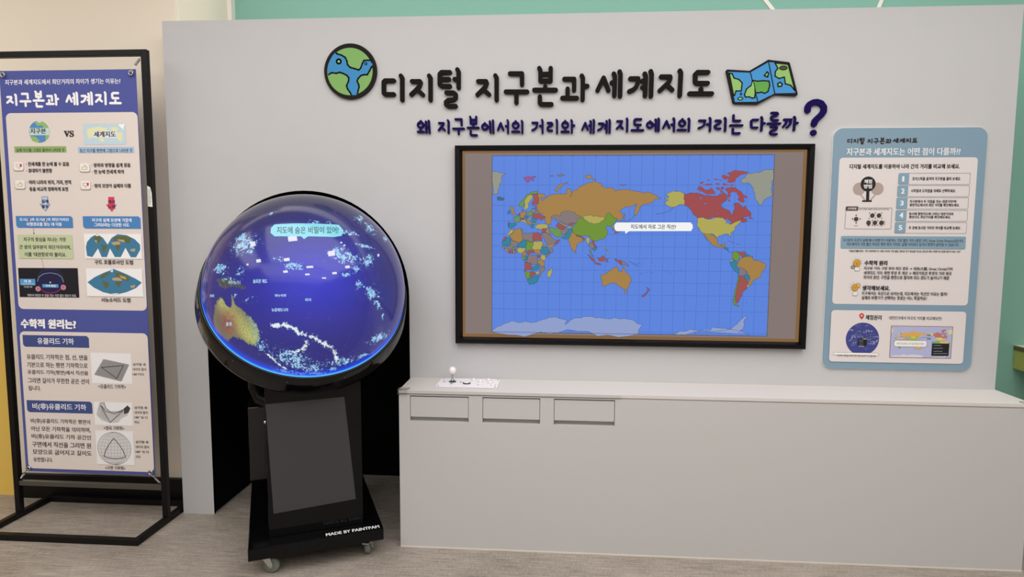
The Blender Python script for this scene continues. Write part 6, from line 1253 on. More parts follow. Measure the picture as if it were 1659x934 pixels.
# ------------------------------------------------------------------ partition with the arched niche
PX0, PX1, PH, PD = -1.955, 2.066, 2.51, 0.62
NX0, NX1, NS = -1.787, -0.735, 1.160; NR = (NX1-NX0)/2; NC = (NX0+NX1)/2
part = thing('exhibit_partition', (0.05, 0, 0), 'wide pale grey freestanding exhibit partition with black arched niche on its left', 'partition')
arch = [(NC+NR*math.cos(math.pi*k/40), NS+NR*math.sin(math.pi*k/40)) for k in range(41)]
outline = [(PX0, 0), (PX0, PH), (PX1, PH), (PX1, 0), (NX1, 0)]+arch+[(NX0, 0)]
mb = MB(); mb.prism(outline, 0.0, 0.02)
mb.box(PX0, 0.02, 0, PX0+.02, PD, PH); mb.box(PX1-.02, 0.02, 0, PX1, PD, PH); mb.box(PX0+.02, 0.02, PH-.02, PX1-.02, PD, PH)
mb.build('wall_panel', M_WALL, part)
mb = MB(); ND = 0.60
ins = [(NX1, 0)]+arch+[(NX0, 0)]
def shell(pts, y0, y1, t):
    n = len(pts)
    for i in range(n-1):
        a, b = pts[i], pts[i+1]
        mb.add([(a[0], y0, a[1]), (b[0], y0, b[1]), (b[0], y1, b[1]), (a[0], y1, a[1])], [(0, 1, 2, 3)])
shell(ins, 0.0005, ND, 0.01)
mb.add([(p[0], ND, p[1]) for p in ins], [tuple(range(len(ins)))])
mb.build('niche_lining', M_NICHE, part)
mb = MB(); mb.box(NX0-.001, 0.01, 0, NX0+.003, ND, 0.006); mb.build('niche_floor_trim', mat('grey_trim', '8f8c88', .5), part)
# ------------------------------------------------------------------ counter under the screen
CX0, CX1, CY, CZ = -0.728, 2.066, -0.257, 0.757
cnt = thing('display_counter', (0.67, -0.13, 0), 'long grey counter with white top below the map screen', 'counter')
OPEN = [(-0.676, -0.402, 0.611, 0.732), (-0.338, -0.073, 0.611, 0.732), (-0.010, 0.266, 0.611, 0.732)]
def front_with_openings(mb, x0, x1, z0, z1, y, depth, rects):
    xs = sorted({x0, x1, *[r[0] for r in rects], *[r[1] for r in rects]}); zs = sorted({z0, z1, *[r[2] for r in rects], *[r[3] for r in rects]})
    for i in range(len(xs)-1):
        for j in range(len(zs)-1):
            cx, cz = (xs[i]+xs[i+1])/2, (zs[j]+zs[j+1])/2
            if any(r[0] < cx < r[1] and r[2] < cz < r[3] for r in rects): continue
            mb.add([(xs[i], y, zs[j]), (xs[i+1], y, zs[j]), (xs[i+1], y, zs[j+1]), (xs[i], y, zs[j+1])], [(0, 1, 2, 3)])
    for a, b, c, d in rects:
        f, g = y, y+depth
        mb.add([(a, f, c), (b, f, c), (b, f, d), (a, f, d), (a, g, c), (b, g, c), (b, g, d), (a, g, d)], [(0, 4, 5, 1), (1, 5, 6, 2), (2, 6, 7, 3), (3, 7, 4, 0), (4, 7, 6, 5)])
mb = MB(); front_with_openings(mb, CX0, CX1, 0, CZ-.02, CY, 0.03, OPEN)
mb.add([(CX0, CY, 0), (CX0, -.001, 0), (CX0, -.001, CZ-.02), (CX0, CY, CZ-.02)], [(0, 3, 2, 1)]); mb.add([(CX1, CY, 0), (CX1, -.001, 0), (CX1, -.001, CZ-.02), (CX1, CY, CZ-.02)], [(0, 1, 2, 3)])
mb.build('body', M_GREY, cnt)
mb = MB(); mb.box(CX0, CY-.004, CZ-.014, 0.29, -0.001, CZ); mb.box(0.29, CY-.0005, CZ-.014, CX1, -0.001, CZ); mb.box(CX0+.002, CY+.004, CZ-.021, CX1-.002, -0.002, CZ-.014); mb.build('countertop', M_TOP, cnt)
mb = MB(); mb.box(CX0+.001, CY-.0052, CZ-.0135, 0.29, CY-.0042, CZ-.0004); mb.build('edge_band', M_GREY, cnt)
mb = MB(); mb.box(CX0, CY-.002, 0, CX1+.001, CY, 0.006); mb.build('base_strip', mat('pale_strip', 'd8cfc4', .6), cnt)
for a, b, c, d in OPEN:
    mb = MB(); mb.box(a+.002, CY+.003, c+.020, b-.002, CY+.024, d-.006)
    mb.build('drawer', M_GREY, cnt, bevel=0.001)
M_CLEAR.node_tree.nodes['Principled BSDF'].inputs['IOR'].default_value = 1.12
for x, s in ((CX0, 1), (CX1, -1)):
    mb = MB(); t = 0.004
    for z0, z1, w in ((CZ+.0005, CZ+.005, .045), (CZ-.018, CZ-.0145, .040)):
        mb.box(min(x-s*t, x+s*w), CY-.009, z0, max(x-s*t, x+s*w), CY+.035, z1)
    mb.box(min(x-s*t, x+s*w), CY-.010, CZ-.018, max(x-s*t, x+s*w), CY-.005, CZ+.005); mb.box(min(x-s*.006, x-s*.0015), CY-.010, CZ-.018, max(x-s*.006, x-s*.0015), CY+.035, CZ+.005)
    mb.build('corner_guard', M_CLEAR, cnt, bevel=0.0015)
# ------------------------------------------------------------------ joystick panel
jp = thing('joystick_panel', (-0.42, -0.105, CZ), 'white joystick control sheet lying on the left end of the counter', 'control panel')
J0, J1, JY0, JY1 = -0.570, -0.276, -0.192, -0.022
M_ACR = mat('white_acrylic', 'f2eef2', 0.35); M_PINK = mat('pale_pink_print', 'd8b4b4', .5); M_DARK = mat('dark_print', '3c3a40', .5)
mb = MB(); mb.prism([(a, b) for a, b in rrect(J0, JY0, J1, JY1, .006)], 0, 0.002); mb.v = [(x, z, CZ+.0045-y*1.5) for x, y, z in mb.v]
mb.build('panel_sheet', M_ACR, jp)
JX, JY = -0.503, -0.098
mb = MB(); mb.lathe([(0.0, 0.003), (0.017, 0.003), (0.018, 0.0015), (0.018, 0.0)], (JX, JY, CZ+.0046), (0, 0, 1), (1, 0, 0), 28); mb.build('dust_washer', M_DARK, jp)
mb = MB(); mb.tube([(JX, JY, CZ+.006), (JX, JY, CZ+.045)], 0.0048, 14); mb.lathe([(.0048, 0), (.0085, .001), (.0085, .010), (.0048, .012)], (JX, JY, CZ+.007), (0, 0, 1), (1, 0, 0), 18); mb.build('shaft', M_STEEL, jp)
mb = MB(); mb.lathe([(max(1e-4, .0185*math.sin(math.pi*k/20)), -.0185*math.cos(math.pi*k/20)) for k in range(21)], (JX, JY, CZ+.061), (0, 0, 1), (1, 0, 0), 32); mb.build('ball_top', mat('white_ball', 'f2eaea', .25), jp)
def button(x, y, r, m1):
    mb = MB(); mb.lathe([(r, 0), (r, .004), (r-.002, .006), (r-.004, .006), (r-.0045, .004)], (x, y, CZ+.0046), (0, 0, 1), (1, 0, 0), 32)
    o = mb.build('button', m1, jp)
    mb = MB(); mb.lathe([(r-.0045, .001), (r-.0045, .0075), (r-.006, .009), (0.0001, .0095)], (x, y, CZ+.0046), (0, 0, 1), (1, 0, 0), 28); mb.build('plunger', M_ACR, o)
button(-0.430, -0.125, .019, mat('dark_ring', '4a484e', .4))
for x, y in ((-0.405, -.058), (-0.368, -.085), (-0.362, -.145), (-0.332, -.055), (-0.318, -.105), (-0.300, -.150)): button(x, y, .0135, mat('pale_ring', 'dccfd0', .4))
for x, y in ((J0+.012, JY0+.012), (J1-.012, JY0+.012), (J0+.012, JY1-.012), (J1-.012, JY1-.012)):
    mb = MB(); mb.lathe([(.0035, 0), (.0035, .0012), (.002, .002), (.0001, .002)], (x, y, CZ+.0046), (0, 0, 1), (1, 0, 0), 12); mb.build('screw', M_DARK, jp)
for x, y, a in ((JX-.042, JY, 180), (JX+.042, JY, 0), (JX, JY+.036, 90), (JX, JY-.036, 270)):
    q = [(x+.010*math.cos(math.radians(a+d)), y+.010*math.sin(math.radians(a+d)), CZ+.0047) for d in (0, 130, 230)]
    mb = MB(); mb.add(q, [(0, 1, 2)]); mb.build('direction_arrow', M_DARK, jp)
# ------------------------------------------------------------------ wall screen
TX0, TX1, TZ0, TZ1 = -0.4985, 1.178, 0.939, 1.8985
scr = thing('map_screen', (0.34, 0, TZ0), 'large wall display in black frame showing a coloured world map', 'screen')
S0, S1, S2, S3 = [q/1000 for q in (STRIP[0], STRIP[2], STRIP[1], STRIP[3])]
def ringf(mb, a, b):
    (x0, x1, z0, z1, y), (X0, X1, Z0, Z1, Y) = a, b
    A = [(x0, y, z0), (x1, y, z0), (x1, y, z1), (x0, y, z1)]; B = [(X0, Y, Z0), (X1, Y, Z0), (X1, Y, Z1), (X0, Y, Z1)]
    mb.add(A+B, [(i, (i+1) % 4, 4+(i+1) % 4, 4+i) for i in range(4)])
mb = MB(); o_, n_ = (TX0, TX1, TZ0, TZ1), (S0, S1, S2, S3)
ins_ = lambda d: (TX0+d, TX1-d, TZ0+d, TZ1-d)
ringf(mb, (*o_, -.0005), (*o_, -.032)); ringf(mb, (*o_, -.032), (*ins_(.006), -.036)); ringf(mb, (*ins_(.006), -.036), (*ins_(.022), -.034))
ringf(mb, (*ins_(.022), -.034), (*ins_(.026), -.026)); ringf(mb, (*ins_(.026), -.026), (*n_, -.0135))
mb.build('frame', mat('black_frame', '0c0b0c', 0.22, 1, .25), scr)
mb = MB(); mb.box(TX0+.01, -.0135, TZ0+.01, TX1-.01, -.001, TZ1-.01); mb.build('panel', mat('screen_glass', '0a0a0a', .2), scr)
def pm_screen(h):
    m = mat('screen_glow', h, 0.25, 1.0, 0.35, emis=0.93); return m
flat_print('screen_picture', SCREEN, -0.0136, pm_screen, scr, 1.6e-5)
# ------------------------------------------------------------------ information poster on the wall
PO = [q/1000 for q in POSTER]
pos = thing('information_poster', ((PO[0]+PO[2])/2, 0, PO[1]), 'blue and white printed information board right of the screen', 'poster')
mb = MB(); mb.prism(rrect(*PO, .045, 10), -.0085, -.0005); mb.build('foam_board', mat('white_foam', 'ece8e4', .7), pos)
mb = MB(); mb.prism(rrect(PO[0]+.0012, PO[1]+.0012, PO[2]-.0012, PO[3]-.0012, .044, 10), -.0098, -.0087); mb.build('printed_face', mat('poster_blue', '87a4b8', .55, .84), pos)
def pm_poster(h): return mat('poster_ink', h, .55, .93, .3)
flat_print('printed_text', POSTER_PRINT, -.0098, pm_poster, pos)
# ------------------------------------------------------------------ raised letters and the two cut-out signs
def capsule(mb, a, b, r, y0, y1):
    L = math.hypot(b[0]-a[0], b[1]-a[1]); t = math.atan2(b[1]-a[1], b[0]-a[0]); n = 7; p = []
    for c, s in ((b, -90), (a, 90)):
        for k in range(n+1): an = t+math.radians(s+180*k/n); p.append((c[0]+r*math.cos(an), c[1]+r*math.sin(an)))
    mb.prism(p, y0, y1)
ORD = ['first', 'second', 'third', 'fourth', 'fifth', 'sixth', 'seventh', 'eighth', 'ninth', 'tenth', 'eleventh', 'twelfth', 'thirteenth', 'fourteenth', 'fifteenth', 'sixteenth', 'seventeenth', 'eighteenth', 'nineteenth', 'twentieth', 'twenty-first', 'twenty-second', 'twenty-third']
def letters(rows, material, depth, colour, row, group):
    for i, (ch, w, strokes) in enumerate(rows):
        xs = [v for s in strokes for v in s[0::2]]; zs = [v for s in strokes for v in s[1::2]]
        mb = MB(); q = 0
        for s in strokes:
            p = [(a/1000, b/1000) for a, b in zip(s[0::2], s[1::2])]
            for a, b in zip(p[:-1], p[1:]): capsule(mb, a, b, w/2000, -depth-q*6e-5, -0.0004); q += 1
        base = Vector(((min(xs)+max(xs))/2000, 0, (min(zs)+max(zs))/2000))
        mb.v = [(x-base.x, y, z-base.z) for x, y, z in mb.v]
        o = mb.build('question_mark' if ch == '?' else 'hangul_letter', material); o.location = base
        if ch == '?': tag(o, 'large navy raised question mark above the information poster', 'sign letter', group)
        else: tag(o, '%s letter of the %s, raised %s hangul %s' % (ORD[i], row, colour, ch), 'sign letter', group)
letters(TITLE, mat('black_acrylic', '1a1615', 0.6, 1.0, 0.06), 0.014, 'black', 'large black title line above the screen', 'raised black title letters')
letters(SUBTITLE, mat('navy_acrylic', '180c4c', 0.6, 1.0, 0.06), 0.012, 'navy', 'smaller navy line above the screen', 'raised navy subtitle letters')
def pm_icon(h): return mat('sign_ink', tuple(c*.72 for c in h) if max(h) < 60 else h, .6, .88, .1)
for nm, out, items, lab in (('globe_sign', GLOBE_ICON_OUT, GLOBE_ICON, 'round cut-out sign of a blue and green globe left of the title'), ('map_sign', MAP_ICON_OUT, MAP_ICON, 'cut-out sign of a folded blue and green map right of the title')):
    p = [(a/1000, b/1000) for a, b in zip(out[0::2], out[1::2])]
    sg = thing(nm, (sum(q[0] for q in p)/len(p), 0, min(q[1] for q in p)), lab, 'sign')
    mb = MB(); mb.prism(p, -.014, -.0004); mb.build('backing_board', mat('sign_black', '1e1a1a', .6, 1.0, .1), sg)
    flat_print('printed_face', items, -.014, pm_icon, sg)
# ------------------------------------------------------------------ digital globe on its wheeled stand
BA = math.radians(25.0); E3 = Vector((math.cos(BA), math.sin(BA), 0)); N3 = Vector((-math.sin(BA), math.cos(BA), 0)); O3 = Vector((-1.299, -0.606, 0))
BM = Matrix(((E3.x, N3.x, 0, O3.x), (E3.y, N3.y, 0, O3.y), (0, 0, 1, 0), (0, 0, 0, 1)))     # stand frame: x along the front edge, y to the back
def st(x, y, z): return BM @ Vector((x, y, z))
gl = thing('digital_globe', st(.287, .3, 0), 'large glowing digital earth globe in black ring on wheeled black stand', 'globe display')
BW, BD, BZ0, BZ1 = 0.574, 0.82, 0.086, 0.140
mb = MB(); mb.box(0, 0, BZ0, BW, BD, BZ1, 0, BM); base = mb.build('base_plate', M_BLACK, gl, bevel=0.003)
v, f = text_mesh('MADE BY PAINTPAM', 0.03)
mb = MB(); mb.add([st(.322+a*.236, .011+b*.028, BZ1+.0006+i*1e-9) for i, (a, b) in enumerate(v)], f); mb.build('lettering', mat('white_lettering', 'f0f0f0', .5), base)
def caster(x, y, turn):
    c = thing('caster', (0, 0, 0), '', ''); del c['label']; del c['category']
    P = st(x, y, 0); c.location = P-gl.location; c.parent = gl
    R = Matrix.Translation(P) @ Matrix.Rotation(BA+math.radians(turn), 4, 'Z')
    mb = MB(); mb.box(-.034, -.024, BZ0-.004, .034, .024, BZ0-.0005, 0, R); mb.lathe([(.016, 0), (.016, .008)], R @ Vector((0, 0, BZ0-.012)), (0, 0, 1), (1, 0, 0), 20)
    for s in (-1, 1):
        y0, y1 = (s*.0155, s*.0185); q = [(-.020, BZ0-.010), (.018, BZ0-.010), (.030, .040), (.026, .026), (.016, .026)]
        vs_ = [R @ Vector((a, y0, b)) for a, b in q]+[R @ Vector((a, y1, b)) for a, b in q]; n = len(q)
        mb.add(vs_, [tuple(range(n)), tuple(range(2*n-1, n-1, -1))]+[(i, i+n, (i+1) % n+n, (i+1) % n) for i in range(n)])
    mb.box(-.020, -.0185, BZ0-.012, .020, .0185, BZ0-.009, 0, R)
    mb.build('fork', mat('zinc', 'c4c8c4', .35, 1, .5, metal=.9), c)
    ctr = R @ Vector((.021, 0, .0345)); ax_ = (R.to_3x3() @ Vector((0, 1, 0)))
    mb = MB(); mb.lathe([(.010, -.013), (.026, -.0135), (.032, -.011), (.0342, -.006), (.0342, .006), (.032, .011), (.026, .0135), (.010, .013)], ctr, ax_, (0, 0, 1), 32, capstart=True, capend=True)
    mb.build('wheel', mat('grey_rubber', '6d706a', .45), c)
    mb = MB(); mb.tube([ctr-ax_*.022, ctr+ax_*.022], .005, 12); mb.build('axle', M_STEEL, c)
    mb = MB(); q = [(-.004, BZ0-.016), (.034, BZ0-.028), (.050, BZ0-.030), (.050, BZ0-.025), (.034, BZ0-.021), (-.004, BZ0-.012)]
    vs_ = [R @ Vector((a-.03, -.014, b)) for a, b in q]+[R @ Vector((a-.03, .014, b)) for a, b in q]; n = len(q)
    mb.add([p+Vector((0, 0, -.002)) for p in vs_], [tuple(range(n)), tuple(range(2*n-1, n-1, -1))]+[(i, i+n, (i+1) % n+n, (i+1) % n) for i in range(n)])
    mb.build('brake_pedal', mat('zinc', 'c4c8c4', .35, 1, .5, metal=.9), c)
for x, y, t in ((.075, .055, -20), (.507, .05, 65), (.07, .75, 10), (.50, .75, 40)): caster(x, y, t)
PN = 0.083
mb = MB(); top = [(.494-.408*k/12, .785+.05*((.204-.408*k/12)/.204)**2) for k in range(13)]
mb.prism([(.086, BZ1+.0005), (.494, BZ1+.0005)]+top, PN, PN+.03); mb.v = [tuple(BM @ Vector(q)) for q in mb.v]; fp = mb.build('front_panel', M_BLACK, gl, bevel=0.002)
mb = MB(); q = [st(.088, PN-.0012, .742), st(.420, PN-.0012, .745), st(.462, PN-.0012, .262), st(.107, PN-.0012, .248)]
mb.add(q, [(3, 2, 1, 0)]); mb.build('front_quad', mat('dark_grey_quad', '403f42', .5, 0.85, .4), fp)  # flat dark grey quad just in front of the panel
mb = MB(); mb.box(.12, PN+.031, BZ1+.0005, .46, PN+.16, .72, 0, BM); mb.build('column', M_BLKP, gl)
mb = MB(); mb.box(.006, .385, .292, .20, .56, .655, 0, BM); bx_ = mb.build('side_box', mat('satin_black_metal', '101013', .2, 1, .45), gl, bevel=0.006)
mb = MB(); mb.box(.12, PN+.161, BZ1+.0005, .45, .60, .285, 0, BM); mb.build('power_box', M_BLKP, gl)
mb = MB(); mb.tube([st(.04, .34, .86), st(.04, .34, .76), st(.06, .33, .71), st(.14, .26, .68)], .028, 16); mb.build('support_pipe', M_BLKP, gl)
mb = MB(); mb.tube([st(.080, PN+.012, .66), st(.086, PN+.012, .66)], .010, 12); mb.build('bolt', M_STEEL, gl)
GC = Vector(DOME['C']); GR, GSR, GD, GRB, GBK = DOME['R'], DOME['SR'], DOME['d'], DOME['Rb'], DOME['back']; az, el = DOME['az'], DOME['el']
AX = Vector((math.sin(az)*math.cos(el), -math.cos(az)*math.cos(el), math.sin(el))); HX = Vector((math.cos(az), math.sin(az), 0)); UX = HX.cross(AX)*-1
if UX.z < 0: UX = -UX
mb = MB()
prof = [(GR-.004, -.012), (GR+.001, .002), (GR+.004, .004), (GR+.009, .003), (GR+.013, -.004), (GRB-.008, -.055), (GRB-.002, -.085), (GRB, -.098), (GRB, -GBK), (GRB-.006, -GBK-.008), (GRB-.05, -GBK-.035), (GR*.80, -.225), (GR*.62, -.285), (GR*.40, -.325), (.05, -.345), (.001, -.345)]
mb.lathe(prof, GC, AX, HX, 160); ring = mb.build('bezel_ring', mat('black_gloss_ring', '0a090c', .10, 1, .3), gl)
for k in range(12):
    a = math.radians(15+30*k); d = HX*math.cos(a)+UX*math.sin(a); p = GC+d*(GRB-.0135)-AX*.028
    nrm = (d*.78+AX*.22).normalized()
    mb = MB(); mb.lathe([(.0045, -.002), (.0045, .0015), (.003, .0028), (.0001, .0028)], p, nrm, HX+UX*.3, 10); mb.build('screw', M_DARK, ring)
# dome: what the projection shows is a colour per vertex (emission); reflections come from the room
def vnoise(x, y, seed):
    rs = np.random.RandomState(seed); T = rs.rand(256, 256)
    xi = np.floor(x).astype(int); yi = np.floor(y).astype(int); fx = x-xi; fy = y-yi
    fx = fx*fx*(3-2*fx); fy = fy*fy*(3-2*fy); g = lambda a, b: T[a % 256, b % 256]
    return (g(xi, yi)*(1-fx)+g(xi+1, yi)*fx)*(1-fy)+(g(xi, yi+1)*(1-fx)+g(xi+1, yi+1)*fx)*fy
def fbm(x, y, f0, n, seed):
    s = 0; a = 0.5; t = 0
    for i in range(n): s = s+a*vnoise(x*f0+7.3*i+100, y*f0+3.1*i+100, seed+i); t += a; a *= 0.6; f0 *= 2.1
    return s/t
def inside(px, py, poly):
    p = np.array(poly).reshape(-1, 2); r = np.zeros(px.shape, bool); n = len(p)
    for i in range(n):
        (x0, y0), (x1, y1) = p[i], p[(i+1) % n]
        if y0 == y1: continue
        r ^= ((y0 > py) != (y1 > py)) & (px < (x1-x0)*(py-y0)/(y1-y0)+x0)
    return r
NRAD, NSEG = 540, 1440
TH1 = math.acos(max(-1, min(1, GD/GSR)))+0.004
th = np.linspace(0.0005, TH1, NRAD)[:, None]; ph = (np.arange(NSEG)*2*np.pi/NSEG)[None, :]
P_ = th*np.cos(ph); Q_ = th*np.sin(ph)
def L3(r, g, b): return np.array([lin(r), lin(g), lin(b)])
def mixc(col, m, c): return col*(1-m[..., None])+c*m[..., None]
sst = lambda a, b, x: (lambda t: t*t*(3-2*t))(np.clip((x-a)/(b-a), 0, 1))
col = np.zeros(P_.shape+(3,))+L3(41, 39, 118)
col = mixc(col, sst(-.15, .75, Q_), L3(30, 28, 48))
col = mixc(col, .85*np.exp(-((P_+.05)**2/.30+(Q_+.42)**2/.16)), L3(60, 62, 206))
col = mixc(col, .55*sst(-.5, -1.1, P_)*sst(-.3, .4, Q_), L3(78, 56, 84))
col = mixc(col, .7*sst(.15, .9, P_)*sst(-1.1, -.3, Q_), L3(56, 53, 104))
n1 = fbm(P_, Q_, 34, 4, 11); n2 = fbm(P_, Q_, 95, 3, 31); n3 = fbm(P_, Q_, 9, 4, 51)
au = inside(P_+(n1-.5)*.05, Q_+(n2-.5)*.05, AUS).astype(float)
ax0, ay0 = AUS_RED
dg = (P_-ax0)+(Q_-ay0)*.6-.13; g_ = mixc(np.zeros(col.shape)+L3(128, 118, 92), .9*np.exp(-dg**2/.012)*sst(.2, .6, n1+.1), L3(196, 196, 108)); g_ = mixc(g_, sst(.45, .7, n1)*.45, L3(112, 126, 84)); g_ = mixc(g_, sst(.58, .72, n2)*.6, L3(90, 120, 100))
g_ = mixc(g_, .9*np.exp(-((P_-ax0)**2+(Q_-ay0)**2)/.022)*sst(.3, .6, n1+.15), L3(140, 70, 72))
ed = inside(P_+(n1-.5)*.05, Q_+(n2-.5)*.05, [c*0.93+o*0.07 for c, o in zip(AUS, [ax0+.1, ay0]*(len(AUS)//2))]).astype(float)
g_ = mixc(g_, (1-ed)*.65, L3(92, 112, 96)); g_ = mixc(g_, sst(.12, -.02, P_-ax0+.12)*.5, L3(104, 92, 84)); g_ = mixc(g_, sst(.22, .40, P_-ax0)*sst(.45, .6, n2), L3(150, 200, 190))
col = mixc(col, au, g_)
ng = inside(P_+(n1-.5)*.06, Q_+(n2-.5)*.06, NEWG).astype(float); col = mixc(col, ng*.8, L3(70, 76, 56)); col = mixc(col, ng*sst(.55, .65, n2)*.6, L3(120, 110, 60))
cloud = np.zeros(P_.shape)
for cx, cy, ax_, ay_, bx, by in CLOUDS:
    dt = ax_*by-ay_*bx; dx = P_-cx; dy = Q_-cy; u = (dx*by-dy*bx)/dt; w = (-dx*ay_+dy*ax_)/dt; rr = u*u+w*w
    k = np.exp(-rr*.9); cloud = np.maximum(cloud, sst(-.03, .28, k*1.05+(n1-.5)*2.1+(n2-.5)*1.9-.78)*np.clip(k*2.0, 0, 1))
col = mixc(col, cloud*.9, L3(140, 200, 238)); col = mixc(col, sst(.75, 1.0, cloud)*sst(.55, .7, n2)*.6, L3(205, 232, 244))
strk = np.zeros(P_.shape)
for w_, pts in STREAKS:
    q = list(zip(pts[0::2], pts[1::2])); dm = np.full(P_.shape, 9.0)
    for (a, b), (c, d) in zip(q[:-1], q[1:]):
        t = np.clip(((P_-a)*(c-a)+(Q_-b)*(d-b))/((c-a)**2+(d-b)**2+1e-9), 0, 1); dm = np.minimum(dm, np.hypot(P_-a-t*(c-a), Q_-b-t*(d-b)))
    strk = np.maximum(strk, sst(-.1, .55, 1.0-dm/(w_*1.3)+(n1-.5)*2.2+(n2-.5)*1.8-.3)*(dm < w_*3.2))
col = mixc(col, strk, L3(222, 238, 240))
spk = (vnoise(P_*190+500, Q_*190+500, 91) > .965)*sst(.45, .7, n3); col = mixc(col, spk*.75, L3(150, 195, 235))
thn = th+0*ph
low = sst(.25, -.5, np.sin(ph))+0*th; lef = sst(-.2, -.9, np.cos(ph))*sst(.75, .2, np.sin(ph))+0*th; rigt = sst(.3, .95, np.cos(ph))*sst(.6, -.1, np.sin(ph))+0*th
rim = sst(TH1-.16, TH1-.02, thn)*np.maximum(low, .8*lef); col = mixc(col, rim*.85, L3(24, 78, 246))
rim2 = sst(TH1-.055, TH1-.012, thn)*np.maximum(low, .6*lef); col = mixc(col, rim2*.9, L3(96, 196, 255))
col = mixc(col, sst(TH1-.03, TH1, thn)*rigt*.8, L3(120, 120, 250))
for q in CONFETTI: col = mixc(col, inside(P_, Q_, q).astype(float), L3(226, 222, 240))
col = mixc(col, inside(P_, Q_, BUBBLE).astype(float), L3(140, 220, 236))
def dome_pt(p, q, lift=0.0):
    t = math.hypot(p, q); d = (HX*p+UX*q)/max(t, 1e-9)
    return GC-AX*GD+(AX*math.cos(t)+d*math.sin(t))*(GSR+lift)
hx = np.array(HX); ux = np.array(UX); axn = np.array(AX); c0 = np.array(GC-AX*GD)
V = c0+GSR*(np.cos(th)[..., None]*axn+np.sin(th)[..., None]*(np.cos(ph)[..., None]*hx+np.sin(ph)[..., None]*ux))
V = V.reshape(-1, 3)-np.array(gl.location)
i, j = np.meshgrid(np.arange(NRAD-1), np.arange(NSEG), indexing='ij'); j2 = (j+1) % NSEG
Fq = np.stack([i*NSEG+j, (i+1)*NSEG+j, (i+1)*NSEG+j2, i*NSEG+j2], -1).reshape(-1, 4)
me = bpy.data.meshes.new('dome'); me.vertices.add(len(V)); me.vertices.foreach_set('co', V.astype(np.float32).ravel())
me.loops.add(Fq.size); me.loops.foreach_set('vertex_index', Fq.ravel().astype(np.int32)); me.polygons.add(len(Fq))
me.polygons.foreach_set('loop_start', np.arange(0, Fq.size, 4, dtype=np.int32)); me.polygons.foreach_set('use_smooth', np.ones(len(Fq), bool)); me.update(calc_edges=True)
at = me.color_attributes.new('display', 'FLOAT_COLOR', 'POINT'); at.data.foreach_set('color', np.concatenate([col.reshape(-1, 3), np.ones((len(V), 1))], 1).astype(np.float32).ravel())
m = bpy.data.materials.new('dome_display'); m.use_nodes = True; b = m.node_tree.nodes['Principled BSDF']
va = m.node_tree.nodes.new('ShaderNodeVertexColor'); va.layer_name = 'display'; m.node_tree.links.new(va.outputs['Color'], b.inputs['Emission Color'])
b.inputs['Emission Strength'].default_value = 1.0; b.inputs['Base Color'].default_value = (.012, .012, .018, 1); b.inputs['Roughness'].default_value = 0.14; b.inputs['Specular IOR Level'].default_value = 0.34
me.materials.append(m); dome = bpy.data.objects.new('dome', me); COL.objects.link(dome); dome.parent = gl
for txt, qd, bold, kind in DOMETEXT:
    tl, tr, br, bl, tm, bm_ = [np.array(qd[2*k:2*k+2]) for k in range(6)]
    v, f = text_mesh(txt, bold); mb = MB(); pts = []
    for a, b in v:
        top = tl*(1-a)*(1-2*a)+tm*4*a*(1-a)+tr*a*(2*a-1); bot = bl*(1-a)*(1-2*a)+bm_*4*a*(1-a)+br*a*(2*a-1)
        p = bot*(1-b)+top*b; pts.append(dome_pt(p[0], p[1], .0012))
    mb.add(pts, f); mb.build('caption', mat('caption_dark', '16303c', .3, emis=.8) if kind == 0 else mat('caption_pale', 'b4dcf4', .3, emis=1.0), dome)
# ------------------------------------------------------------------ banner stand and the banner hung in it
SX0, SX1, SY, T = -2.790, -1.966, -0.105, 0.028
bs = thing('banner_stand', ((SX0+SX1)/2, SY, 0), 'tall black square-tube floor stand holding the banner at left', 'stand')
def bar(name, *a):
    mb = MB(); mb.box(*a); return mb.build(name, M_BLKP, bs, bevel=0.002)
h = T/2; ZT = 2.345
up1 = bar('upright', SX0, SY-h, .0302, SX0+T, SY+h, ZT); up2 = bar('upright', SX1-T, SY-h, .0302, SX1, SY+h, ZT)
bar('top_bar', SX0+T+.0005, SY-h, ZT-T, SX1-T-.0005, SY+h, ZT); bar('bottom_rail', SX0+T+.0005, SY-.012, .172, SX1-T-.0005, SY+.012, .196).data.materials[0] = mat('satin_rail_sheen', '4a4640', .25, 1, .5)  # black rail coloured grey for the light caught along its top
bar('side_foot', SX0, -.325, 0, SX0+T, .075, .03); bar('side_foot', SX1-T, -.325, 0, SX1, .075, .03)
bar('front_foot', SX0, -.355, 0, SX1, -.3255, .03); bar('back_foot', SX0, .0755, 0, SX1, .105, .03)
mb = MB(); mb.prism([(SX1-T+.002, 1.603), (SX1-.003, 1.600), (SX1-.004, 1.668), (SX1-.010, 1.694), (SX1-T+.003, 1.702)], SY-h-.0008, SY-h-.0003)
stk = mb.build('paper_sticker', mat('sticker_paper', 'e8e6e0', .7), bs); stk['label'] = 'small white printed paper sticker'
mb = MB(); rnd = random.Random(4)
for k in range(22):
    z = 1.610+.0036*k; x = SX1-T+.005; 
    while x < SX1-.011:
        L = rnd.uniform(.001, .005); mb.add([(x, SY-h-.001, z), (x+L, SY-h-.001, z), (x+L, SY-h-.001, z+.0016), (x, SY-h-.001, z+.0016)], [(0, 1, 2, 3)]); x += L+.0015
mb.build('sticker_print', mat('sticker_ink', '55555a', .7), stk)
BN = [q/1000 for q in BANNER]
bn = thing('hanging_banner', ((BN[0]+BN[2])/2, SY, BN[1]), 'tall blue printed banner stretched by springs inside the black stand', 'banner')
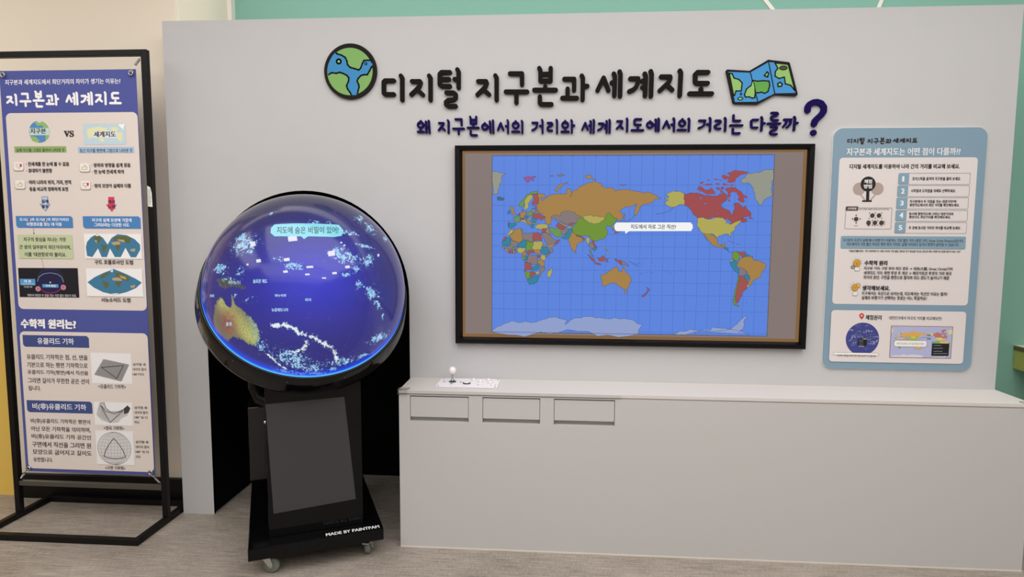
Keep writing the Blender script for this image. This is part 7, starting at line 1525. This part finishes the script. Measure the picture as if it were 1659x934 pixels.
mb = MB(); mb.box(BN[0], SY-.0012, BN[1], BN[2], SY+.0004, BN[3])
mb.build('banner_sheet', mat('banner_blue', '4a5296', .6, 1.12, .3), bn)
def pm_banner(h): return mat('banner_ink', h, .6, 1.12, .3)
flat_print('printed_text', BANNER_PRINT, SY-.0012, pm_banner, bn)
GM = [(BN[0]+.024, BN[3]-.020), (BN[2]-.020, BN[3]-.020), (BN[0]+.020, BN[1]+.017), (BN[2]-.020, BN[1]+.017)]
CN = [(SX0+T, ZT-T), (SX1-T, ZT-T), (SX0+T, .197), (SX1-T, .197)]
for (gx, gz), (cx, cz) in zip(GM, CN):
    mb = MB(); mb.lathe([(.0065, .0), (.0075, .003), (.010, .0042), (.0125, .003), (.0135, .0)], (gx, SY-.0095, gz), (0, -1, 0), (1, 0, 0), 24); mb.build('grommet', M_STEEL, bn)
    mb = MB(); a = Vector((gx, SY-.0162, gz)); b = Vector((cx, SY-.004, cz)); d = (b-a); L = d.length; d.normalize(); u = d.cross(Vector((0, 1, 0))).normalized(); w = d.cross(u)
    pts = [a, a+d*L*.42]; n = 84
    for k in range(n+1):
        t = k/n; an = 2*math.pi*9*t; pts.append(a+d*(L*(.44+.36*t))+(u*math.cos(an)+w*math.sin(an))*.0052)
    pts += [a+d*L*.84, b]; mb.tube(pts, .0014, 6); mb.build('spring', M_STEEL, bn)
# ------------------------------------------------------------------ olive cupboard on the teal wall at far right
cu = thing('wall_cupboard', (3.1, .45, .70), 'olive green wall cupboard with pale top at the far right edge', 'cupboard')
OX, OZ0, OZ1 = 2.632, 0.713, 0.846
mb = MB(); mb.box(OX, .02, OZ0, 4.2, .719, OZ1-.022); mb.build('carcass', mat('olive_laminate', 'c8c468', .5, 1.05), cu, bevel=.003)
mb = MB(); mb.box(OX-.004, .012, OZ1-.0215, 4.2, .719, OZ1); mb.build('edge_band', mat('brown_edge', '6f6440', .5), cu)
mb = MB(); mb.box(OX-.003, .013, OZ1+.0003, 4.2, .719, OZ1+.004); mb.build('pale_top', mat('pale_top', 'e4dcc0', .5), cu)
